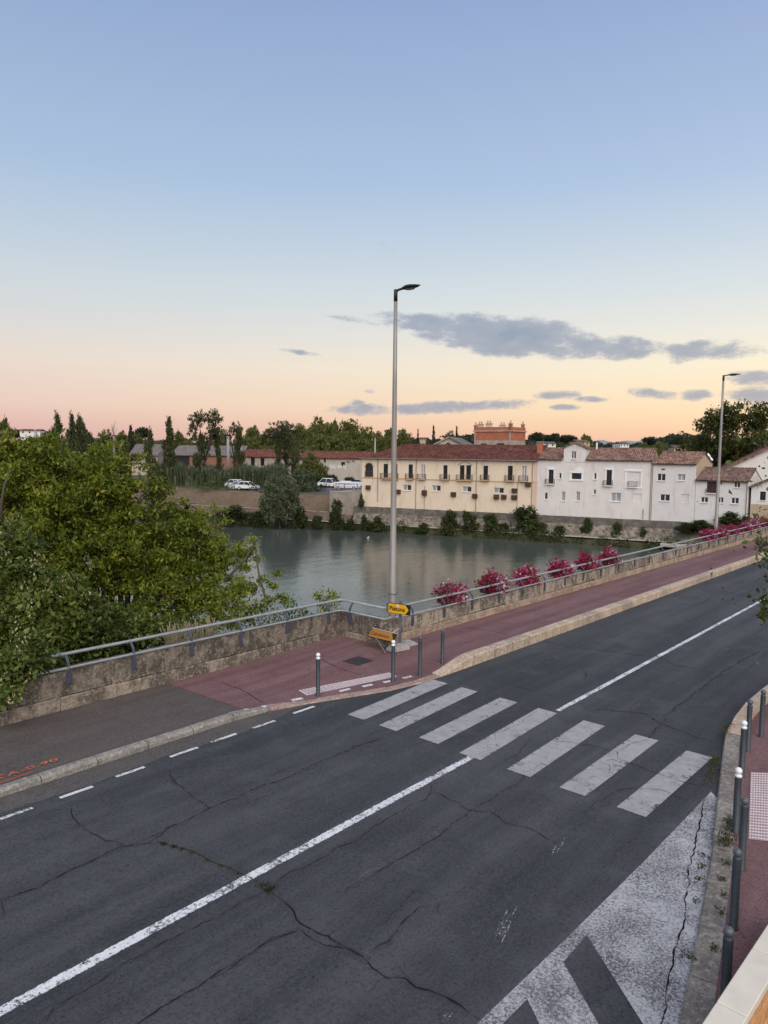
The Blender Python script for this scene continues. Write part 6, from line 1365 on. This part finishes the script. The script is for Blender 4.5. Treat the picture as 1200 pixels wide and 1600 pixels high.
# ================================================================== TREES BEYOND
PROTO = {}
def proto(kind, var):
    k = (kind, var)
    if k in PROTO: return PROTO[k]
    R2_ = random.Random(hash(k) % 999 if False else len(PROTO) * 7 + 3)
    u = R2_.uniform; mat = {'poplar': M_LEAF_POP, 'pine': M_LEAF_PINE, 'willow': M_LEAF_WIL, 'shrub': M_LEAF_SHRUB, 'plane': M_LEAF_PLANE, 'cypress': M_LEAF_PINE, 'ivy': M_LEAF_POP, 'tall': M_LEAF_POP}.get(kind, M_LEAF_FAR)
    tk = None
    if kind == 'broad':
        B = [((u(-.22, .22), u(-.22, .22), .62 + u(-.08, .1)), (.26, .26, .24), 1) for _ in range(5)] + [((u(-.34, .34), u(-.34, .34), .42 + u(-.12, .15)), (.2, .2, .17), .8) for _ in range(7)] + [((u(-.1, .1), u(-.1, .1), .84), (.15, .15, .14), .5)]
        P = clumps(B, 420, 30, .036, .5); size = .044
    elif kind == 'poplar':
        B = [((u(-.12, .12) + .2 * t * t, u(-.12, .12), .08 + .84 * t + u(-.03, .03)), (.30 * (1 - t) ** .6 * .62 * u(.7, 1.2) + .05, .30 * (1 - t) ** .7 * .62 + .05, .12), 1 - .6 * t) for t in np.linspace(0, 1, 9)]
        P = clumps(B, 380, 26, .028, .4); size = .040
    elif kind == 'tall':                                   # bare lower stem, open crown on top
        B = [((u(-.32, .3), u(-.25, .25), .62 + u(0, .3)), (.14, .14, .085), .7) for _ in range(13)] + [((u(-.05, .05), 0, .1 + .5 * t), (.09, .09, .08), .35) for t in np.linspace(0, 1, 6)]
        P = clumps(B, 230, 22, .020, .3); size = .026
    elif kind == 'ivy':                                    # ivy-clad stem
        B = [((u(-.14, .14) + .12 * math.sin(t * 5), u(-.1, .1), .06 + .86 * t), (.24 + u(-.13, .12), .24 + u(-.12, .1), .09), 1 + u(-.5, .4)) for t in np.linspace(0, 1, 10)]
        P = clumps(B, 330, 28, .03, .4); size = .040
    elif kind == 'pine':
        B = [((u(-.3, .3), u(-.3, .3), .80 + u(-.04, .08)), (.24, .24, .085), 1) for _ in range(7)]
        P = clumps(B, 300, 30, .026, .4); size = .036
    elif kind == 'cypress':
        B = [((u(-.03, .03), u(-.03, .03), .08 + .86 * t), (.34 * (1 - t) + .04, .34 * (1 - t) + .04, .09), 1 - .6 * t) for t in np.linspace(0, 1, 8)]
        P = clumps(B, 300, 24, .025, .4); size = .038
    elif kind == 'willow':
        B = [((u(-.2, .2), u(-.2, .2), .72 + u(-.08, .1)), (.26, .26, .2), 1) for _ in range(5)] + [((.36 * math.cos(a_), .36 * math.sin(a_), .42 + u(-.12, .12)), (.15, .15, .3), .8) for a_ in np.linspace(0, 5.6, 8)] + [((0, 0, .25), (.34, .34, .2), .8)]
        P = clumps(B, 700, 34, .03, .45); size = .040
    elif kind == 'plane':
        B = [((u(-.3, .3), u(-.3, .3), .72 + u(-.1, .14)), (.17, .17, .12), 1) for _ in range(13)] + [((u(-.4, .4), u(-.35, .35), .42 + u(-.14, .14)), (.16, .16, .13), 1.1) for _ in range(15)]
        P = clumps(B, 900, 24, .020, .2); size = .023
    else:
        B = [((u(-.28, .28), u(-.28, .28), .35 + u(-.15, .12)), (.22, .22, .24), 1) for _ in range(5)] + [((u(-.15, .15), u(-.15, .15), .72), (.14, .14, .22), .5) for _ in range(3)] + [((0, 0, .12), (.4, .4, .12), .7)]
        P = clumps(B, 260, 24, .05, .3); P[:, 2] = np.maximum(P[:, 2], 0); size = .060
    asp = {'poplar': 3.2, 'cypress': 3., 'tall': 2.2, 'ivy': 4.}.get(kind, 1.)
    me = leaf_mesh('crown', P, size, mat, .6, .6 if kind == 'willow' else .15)
    mb = MB(); mb.tube([(0, 0, -.08), (.01, 0, .3), (.0, .01, .62 if kind != 'shrub' else .3)], [.022, .017, .008], 6)
    for b in B[:6]: mb.tube([(0, 0, .3), tuple(b[0])], [.012, .004], 5)
    tm_ = mb.mesh('trunk', M_BARK); PROTO[k] = (me, tm_); return PROTO[k]
def T(kind, px, yt, wpx, f, label, yb_=None, cat='tree', group=None, var=0, zb_=-1.6, lean=0):
    t = FAR(px, yt, f); b = FAR(px, yb_, f) if yb_ else Vector((t.x, t.y, zb_)); h = t.z - b.z; w = wpx * f / FPX
    nm = {'poplar': 'poplar_tree', 'pine': 'pine_tree', 'willow': 'willow_tree', 'shrub': 'shrub', 'plane': 'plane_tree', 'cypress': 'cypress_tree', 'ivy': 'ivy_clad_tree'}.get(kind, 'tree')
    e = empty(nm, b, random.uniform(0, 6.28), label=label, cat=cat, group=group)
    if lean: e.rotation_euler = (Matrix.Rotation(lean, 3, FWD0) @ Matrix.Rotation(e.rotation_euler[2], 3, 'Z')).to_euler()
    me, tm_ = proto(kind, var); c = link('crown' if kind != 'shrub' else 'foliage', me, e); k = link('trunk' if kind != 'shrub' else 'stems', tm_, e)
    wf = {'broad': .95, 'poplar': .55, 'tall': .85, 'ivy': .62, 'pine': 1.0, 'cypress': .75, 'willow': 1.0, 'plane': .98, 'shrub': .95}[kind]
    c.scale = (w / wf, w / wf, h); k.scale = (h * .8, h * .8, h) if kind in ('poplar', 'tall', 'cypress', 'ivy') else (max(w, h * .6),) * 2 + (h,)
    return e
# riverside, left to right
T('willow', 437, 738, 62, 104, 'large grey-green willow bush standing at the water edge', 822, var=0)
T('willow', 474, 733, 46, 124, 'drooping dark willow just behind the large grey-green one', 783, var=1)
T('broad', 487, 706, 44, 150, 'rounded grey-green tree in front of the red shed roofs', 775, var=1)
SH = 'shrubs along the far water edge'
for px, yt, w, yb_, f, lb in [(368, 791, 46, 819, 106.5, 'broad low shrub at the waterline, left of the large willow'), (352, 800, 30, 817, 108, 'dark low shrub at the left end of the visible waterline'), (402, 800, 34, 821, 105.5, 'dark low shrub tucked against the left of the large willow'), (467, 793, 24, 825, 104.2, 'shaggy shrub at the waterline right of the large willow'), (497, 806, 20, 826, 103.5, 'pale grassy shrub under the left corner of the retaining wall'), (527, 782, 22, 829, 103, 'upright dark shrub in front of the retaining wall'), (548, 812, 16, 829, 102.5, 'small yellowish shrub under the right corner of the retaining wall'), (570, 806, 14, 830, 101.8, 'thin shrub on the bank below the arched window'), (591, 808, 26, 832, 101.2, 'low shrub on the bank left of the near lamp pole'),
    (704, 799, 28, 838, 97.6, 'dark full shrub at the waterline, left of a pair'), (733, 801, 26, 838, 96.8, 'bright green shrub, right of the pair at the waterline'), (764, 804, 28, 840, 96, 'dark rounded shrub midway below the ochre house'), (785, 818, 22, 842, 95.4, 'small dark shrub below the four brown wall boxes'), (818, 793, 46, 843, 94.6, 'big feathery pale shrub at the joint of the ochre and white houses'), (843, 818, 34, 847, 93.8, 'dark bushy shrub just right of the big feathery one'), (874, 822, 30, 848, 92.6, 'low green shrub below the white house door window'), (917, 810, 18, 842, 91.8, 'slim upright shrub below the white house tower'), (963, 818, 24, 852, 90.2, 'bright green shrub leaning out below the roller shuttered window'), (1003, 824, 24, 857, 88.8, 'dark shrub at the right end of the far waterline'), (985, 838, 24, 855, 89.2, 'low mossy shrub beside the right end shrub'), (1040, 838, 30, 856, 87.6, 'small shrub beside the landing slab'), (940, 838, 26, 851, 90.8, 'small low shrub on the bank between the slim and the bright one'), (660, 818, 24, 835, 99, 'low shrub on the bank right of the near lamp pole')]:
    T('shrub', px, yt - (yb_ - yt) * .12, w * 1.25, f, lb, yb_, 'shrub', SH, var=hash(lb) % 1 + (px % 3))
for px, yt, w, yb_, f, lb in [(564, 771, 12, 792, 105.9, 'narrow dark shrub growing on the left corner of the ochre house'), (1095, 812, 46, 826, 85, 'dark ivy bush spilling over the quay left of the far lamp'), (1140, 798, 44, 822, 83.5, 'light feathery bush between the low house and the flower boxes'), (1165, 806, 30, 822, 82.5, 'dark bush below the drainpipe of the low house'), (1070, 815, 30, 832, 86, 'ivy clump over the quay parapet below the white house')]:
    T('shrub', px, yt, w, f, lb, yb_, 'shrub', var=px % 3)
HD = empty('hedge', (0, 0, 0), label='clipped green hedge in two lengths beside the parked cars', cat='hedge')
for x0, x1, y0, y1 in ((306, 358, 753, 766), (393, 420, 754, 767), (494, 510, 757, 768)):
    a_, b_ = onz(x0, y1, gl), onz(x1, y1, gl); n = int((b_ - a_).length * 130); t = RNG.uniform(0, 1, n); hh_ = (y1 - y0) * 132 / FPX
    P = np.array(a_)[None] + (np.array(b_) - np.array(a_))[None] * t[:, None] + RNG.normal(0, .33, (n, 3)) * np.array([1, 1, 0]); P[:, 2] = gl + RNG.uniform(0, 1, n) ** .7 * hh_ * RNG.uniform(.85, 1.12, n)
    link('hedge_length', leaf_mesh('hedge_length', P, .26, M_LEAF_SHRUB, .6, .1), HD)
# reeds
rp = []; nr = 15000
px = RNG.uniform(262, 445, nr); mb = MB()
f_ = RNG.uniform(139, 156, nr); rx = (px - 600) / FPX * f_
base = np.array(RGT0)[None] * rx[:, None] + np.array(FWD0)[None] * f_[:, None]; hgt = RNG.uniform(2.2, 4.3, nr) * (1 + .13 * np.sin(px * .12) + .10 * np.sin(px * .31 + f_) + .10 * np.sin(px * .047 + 1)) * .93; base[:, 2] = -1.6
an = RNG.uniform(0, 6.28, nr); ln = RNG.uniform(.1, 1.7, nr)[:, None]; dv = np.stack([np.cos(an), np.sin(an), np.zeros(nr)], 1); wd_ = np.cross(dv, [0, 0, 1]) * .07
t0_ = base.copy(); m0 = base + dv * ln * .35; m0[:, 2] += hgt * .7; t1_ = base + dv * ln; t1_[:, 2] += hgt * RNG.uniform(.82, 1, nr)
V = np.stack([t0_ - wd_, t0_ + wd_, m0 + wd_ * 1.6, m0 - wd_ * 1.6, t1_], 1).reshape(-1, 3); me = bpy.data.meshes.new('reed_bed'); i5 = np.arange(nr) * 5
fs = [(a_, a_ + 1, a_ + 2, a_ + 3) for a_ in i5.tolist()] + [(a_ + 3, a_ + 2, a_ + 4) for a_ in i5.tolist()]
me.from_pydata(V.tolist(), [], fs); me.materials.append(M_REED); tag(link('reeds', me), 'dense stand of tall blue-green reeds in front of the sheds', 'reeds', kind='stuff')
# tall trees in front of the sheds
for k, px, yt, w, f, lb, v, ln_ in [('tall', 319, 631, 62, 146, 'tallest tree on the left, open windblown crown on a bare stem', 0, 0), ('ivy', 308, 676, 14, 144, 'ivy-clad slim stem rising from the reeds below the tallest tree', 0, .05), ('ivy', 340, 672, 14, 147, 'second slim ivy-clad stem, right of the tallest tree', 1, -.03), ('poplar', 256, 657, 27, 142, 'dark ivy-clad twin spire tree, higher spire', 0, .06), ('poplar', 237, 671, 21, 143, 'dark ivy-clad twin spire tree, lower left spire', 1, .0), ('ivy', 374, 672, 14, 150, 'thin leafy stem between the two pale posts', 0, 0), ('tall', 367, 657, 34, 160, 'thin open tree with a small crown above the pale posts', 1, 0),
    ('ivy', 432, 672, 15, 150, 'ivy-clad trunk in front of the red shed, left of a pair', 1, .02), ('ivy', 463, 664, 17, 150, 'ivy-clad trunk in front of the red shed, right of a pair', 0, -.12), ('tall', 446, 656, 66, 154, 'yellow-green crown spreading above the pair of ivy-clad trunks', 2, 0)]:
    T(k, px, yt, w, f, lb, var=v, lean=ln_)
PG = 'windblown poplars on the left skyline'
for px, yt, w, lb in [(99, 645, 26, 'leftmost and tallest of the windblown poplars on the skyline'), (113, 647, 25, 'second windblown poplar, touching the tallest one'), (125, 650, 26, 'third windblown poplar, before the gap in the row'), (138, 661, 19, 'short windblown poplar, right of the gap'), (147, 658, 20, 'last windblown poplar at the right end of the row')]:
    T('poplar', px, yt, w, 190, lb, group=PG, lean=-.16, var=px % 2)
# the wooded middle distance
MID = [(4, 652, 40, 110, 'broad', 'grey-green rounded tree at the left edge behind the box elder', 1), (165, 668, 34, 230, 'broad', 'dark rounded tree right of the windblown poplars', 0), (188, 672, 28, 225, 'broad', 'dark rounded tree behind the bare dead one', 1), (203, 666, 24, 235, 'cypress', 'pointed dark tree left of the flat topped pine', 0), (222, 664, 30, 260, 'pine', 'flat topped pine left of the ivy-clad twin spires', 0), (212, 676, 30, 240, 'broad', 'low dark tree below the flat topped pine', 0), (281, 673, 30, 240, 'broad', 'rounded tree between the twin spires and the tallest tree', 1), (345, 668, 34, 240, 'broad', 'dark tree right of the tallest tree on the left', 0), (392, 664, 38, 235, 'broad', 'dark rounded tree above the left end of the red roofs', 1), (415, 668, 34, 240, 'broad', 'dark tree left of the yellow-green crown', 0), (468, 660, 40, 230, 'broad', 'green tree just right of the yellow-green crown', 2),
       (497, 648, 48, 205, 'broad', 'high green tree, left peak of the big green clump', 0), (518, 656, 40, 200, 'broad', 'green tree in the dip of the big green clump', 1), (545, 653, 52, 205, 'broad', 'broad green tree, right shoulder of the big green clump', 2), (572, 664, 40, 215, 'broad', 'lower green tree at the right end of the big green clump', 0), (478, 668, 40, 215, 'broad', 'dark lower tree under the left of the green clump', 1), (590, 672, 34, 240, 'broad', 'small dark tree just left of the near lamp pole', 2), (532, 672, 50, 195, 'broad', 'dense low tree in front of the big green clump', 0), (500, 676, 44, 192, 'broad', 'dense low tree above the red roof, left of the graffiti shed end', 2), (425, 680, 44, 205, 'broad', 'dense low tree above the red shed roof, left part', 1), (390, 682, 40, 205, 'broad', 'dense low tree above the join of grey and red roofs', 2), (455, 682, 40, 200, 'broad', 'dense low tree behind the pair of ivy-clad trunks', 0), (565, 682, 46, 190, 'broad', 'dense low tree behind the hipped end of the ochre house roof', 1),
       (300, 682, 40, 225, 'broad', 'low tree behind the grey roofed shed, left part', 0), (340, 684, 40, 225, 'broad', 'low tree behind the grey roofed shed, right part', 1), (262, 684, 36, 235, 'broad', 'low tree behind the twin spire tree', 2), (235, 686, 36, 240, 'broad', 'low tree behind the pale walled shed', 0), (178, 688, 44, 230, 'broad', 'low dark tree at the foot of the dead tree', 2), (146, 684, 40, 230, 'broad', 'low dark tree at the foot of the windblown poplars', 0)]
for px, yt, w, f, k, lb, v in MID: T(k, px, yt, w, f, lb, var=v)
for px, yt, w, lb in [(484, 733, 30, 'bush in the car park hidden under the drooping willow'), (515, 740, 34, 'green bush behind the cars below the graffiti wall'), (545, 744, 26, 'small bush between the graffiti wall and the white cars'), (498, 742, 30, 'green bush at the right of the rounded grey-green tree')]:
    T('shrub', px, yt, w, 140, lb, var=px % 3, cat='bush')
# big plane tree at the right
for k, px, yt, w, f, lb, v in [('plane', 1148, 612, 140, 118, 'big plane tree with an open crown behind the low house at the right', 0), ('broad', 1100, 672, 56, 126, 'dark lower tree at the left foot of the big plane tree', 1), ('broad', 1190, 660, 60, 124, 'dark tree at the right edge behind the pale gable', 2), ('broad', 1150, 680, 70, 122, 'dense dark undergrowth tree below the big plane tree', 0)]: T(k, px, yt, w, f, lb, var=v)
# dead tree
e = empty('dead_tree', (*FAR(177, 690, 215).xy, -1.6), label='bare dead tree with forked branches on the left skyline', cat='tree'); tp_ = FAR(177, 652, 215) - e.location; H = tp_.z; mb = MB()
mb.tube([(0, 0, 0), (.2, 0, H * .5), (0, .1, H * .8)], [.3, .2, .14], 6)
for k in range(9): a_ = random.uniform(0, 6.28); z = H * random.uniform(.62, .82); l_ = random.uniform(.8, 2.2); mb.tube([(.05, .05, z), (math.cos(a_) * l_ * .5, math.sin(a_) * l_ * .5, z + l_ * .7), (math.cos(a_) * l_ * .8, math.sin(a_) * l_ * .8, z + l_ * 1.3)], [.10, .07, .035], 5)
mb.obj('trunk', M_DEADWOOD, e)
# hillside wood: one mass of far crowns, with the few trees that stand out as things of their own
P = []; sz = []
def ridge(px): 
    return 688 + 4 * math.sin(px * .021 + 1) + 3 * math.sin(px * .057) + (6 if px < 60 else 0) - 10 * math.exp(-((px - 690) / 90.) ** 2) - 7 * math.exp(-((px - 890) / 60.) ** 2) - 7 * math.exp(-((px - 1060) / 40.) ** 2) - 4 * math.exp(-((px - 300) / 120.) ** 2) + 6 * math.exp(-((px - 970) / 25.) ** 2)
cen = []
for i in range(1500):
    px = random.uniform(-120, 1330); q = random.random(); f = 330 + 500 * q
    yt = ridge(px) + (1 - q) * 12 + random.uniform(-2.5, 2.5); c = FAR(px, yt, f); r = random.uniform(2.6, 5.); n = 34
    d = RNG.normal(size=(n, 3)); d /= np.linalg.norm(d, axis=1, keepdims=True); d[:, 2] = np.abs(d[:, 2]) * (.9) - .15
    P.append(np.array(c) - np.array([0, 0, r * .8]) + d * np.array([r * 1.15, r * 1.15, r * .8]) * RNG.uniform(.75, 1.08, (n, 1)))
    P.append(np.array(c) - np.array([0, 0, r * .8]) + RNG.uniform(-1, 1, size=(16, 3)) * np.array([r, r, r * 1.6]) - np.array([0, 0, r * 1.7]))
P = np.concatenate(P); tag(link('hillside_wood', leaf_mesh('hillside_wood', P, 1.9, M_LEAF_PINE, .75, .0)), 'dark far-off wooded hillside along the horizon', 'wood', kind='stuff')
for k, px, yt, w, f, lb, v in [('cypress', 678, 666, 13, 420, 'pointed conifer on the skyline left of the pale hall', 0), ('cypress', 714, 668, 13, 420, 'pointed conifer on the skyline above the pale hall', 1), ('broad', 703, 671, 22, 430, 'rounded dark tree between the two pointed conifers', 0), ('cypress', 653, 671, 9, 430, 'small pointed conifer nearest the lamp pole on the skyline', 0), ('pine', 838, 673, 26, 380, 'dark umbrella pine right of the brick tower', 1), ('pine', 862, 674, 28, 390, 'second umbrella pine right of the brick tower', 0), ('pine', 888, 677, 28, 390, 'umbrella pine above the left of the towered white house', 1), ('broad', 918, 678, 30, 400, 'rounded far tree above the white house tower', 1), ('pine', 1062, 678, 28, 330, 'dark umbrella pine left of the big plane tree', 0), ('pine', 1018, 680, 26, 340, 'dark umbrella pine above the white house ridge', 1), ('broad', 1030, 688, 30, 220, 'bright green tree behind the white house roofs', 2), ('broad', 1005, 690, 26, 220, 'small green tree above the joint of the white house roofs', 0),
    ('pine', 72, 670, 30, 320, 'umbrella pine right of the white hillside house', 0), ('pine', 30, 668, 26, 330, 'umbrella pine left of the white hillside house', 1), ('broad', 607, 668, 24, 380, 'dark tree on the hill just left of the near lamp pole', 1), ('broad', 632, 668, 26, 380, 'dark tree on the hill just right of the near lamp pole', 0)]:
    T(k, px, yt, w, f, lb, var=v, zb_=-1.)
# far houses on the hill
def far_house(px, py0, py1, wpx, f, wm, rm, label):
    a_ = FAR(px - wpx / 2, py1, f); F = Facade((a_.dot(RGT0), a_.dot(FWD0)), (1, random.uniform(-.2, .2))); e = empty('hillside_house', label=label, cat='house'); e.matrix_world = F.mw
    w = wpx * f / FPX; zt = FAR(px, py0, f).z; zb4 = a_.z - 4; h = zt - a_.z; hs = [(w * (i + .3) / 3, a_.z + h * .3, w * (i + .6) / 3, a_.z + h * .62) for i in range(3)]
    wall_with_holes(0, w, zb4, zt - h * .25, hs, 8, .2).obj('wall', wm, e); gable_roof(e, 0, w, zt - h * .25, 8, zt, rm, .3, ovl=.2)
    for q in hs: MB().box((q[0] + .01, .12, q[1] + .01), (q[2] - .01, .16, q[3] - .01)).obj('window', M_GLASS, e)
far_house(46, 671, 679, 30, 300, M_WWALL2, M_TILE_PINK, 'white house on the far left skyline above the box elder'); far_house(607, 672, 679, 14, 420, M_WWALL2, M_TILE_PINK, 'white house on the hill left of the near lamp pole'); far_house(630, 672, 678, 10, 430, M_BEIGE, M_TILE_PINK, 'small beige house on the hill right of the near lamp pole'); far_house(660, 684, 690, 9, 420, M_BEIGE, M_TILE_PINK, 'tiny pale house among the trees left of the pale hall')
far_house(855, 691, 699, 26, 250, M_WWALL2, M_TILE_GREY, 'low white house behind the ochre house chimney'); far_house(976, 691, 700, 14, 260, M_WWALL2, M_TILE_GREY, 'white house on the hill above the white house roof'); far_house(1062, 697, 706, 18, 230, M_BEIGE, M_TILE_PINK, 'beige house between the white roofs and the plane tree'); far_house(912, 688, 697, 20, 280, M_BEIGE, M_TILE_PINK, 'beige house on the hill behind the little tower')
# the mountain on the horizon
mm = MB(); vs = []; n = 60
for i in range(n + 1):
    px = 900 + i * 8; h = 682.5 + 2.5 * math.sin(i * .23) + 1.2 * math.sin(i * .71 + 1) + 14 * (smooth(30, 0, i)) * .4 + 6 * smooth(45, 60, i)
    for k, (ff, up) in enumerate(((9000, 0), (11500, .55), (14000, 1), (17000, .3))):
        p = RF((px - 600) / FPX * ff, ff, 0); zt = FAR(px, h, 14000).z; p.z = -8 + (zt + 8) * up * (1 + .1 * math.sin(i * 1.3 + k)); vs.append(p)
mm.add(vs, [(i * 4 + k, (i + 1) * 4 + k, (i + 1) * 4 + k + 1, i * 4 + k + 1) for i in range(n) for k in range(3)]); tag(mm.obj('mountain', M_HAZE_MOUNTAIN, smooth=True), kind='structure')
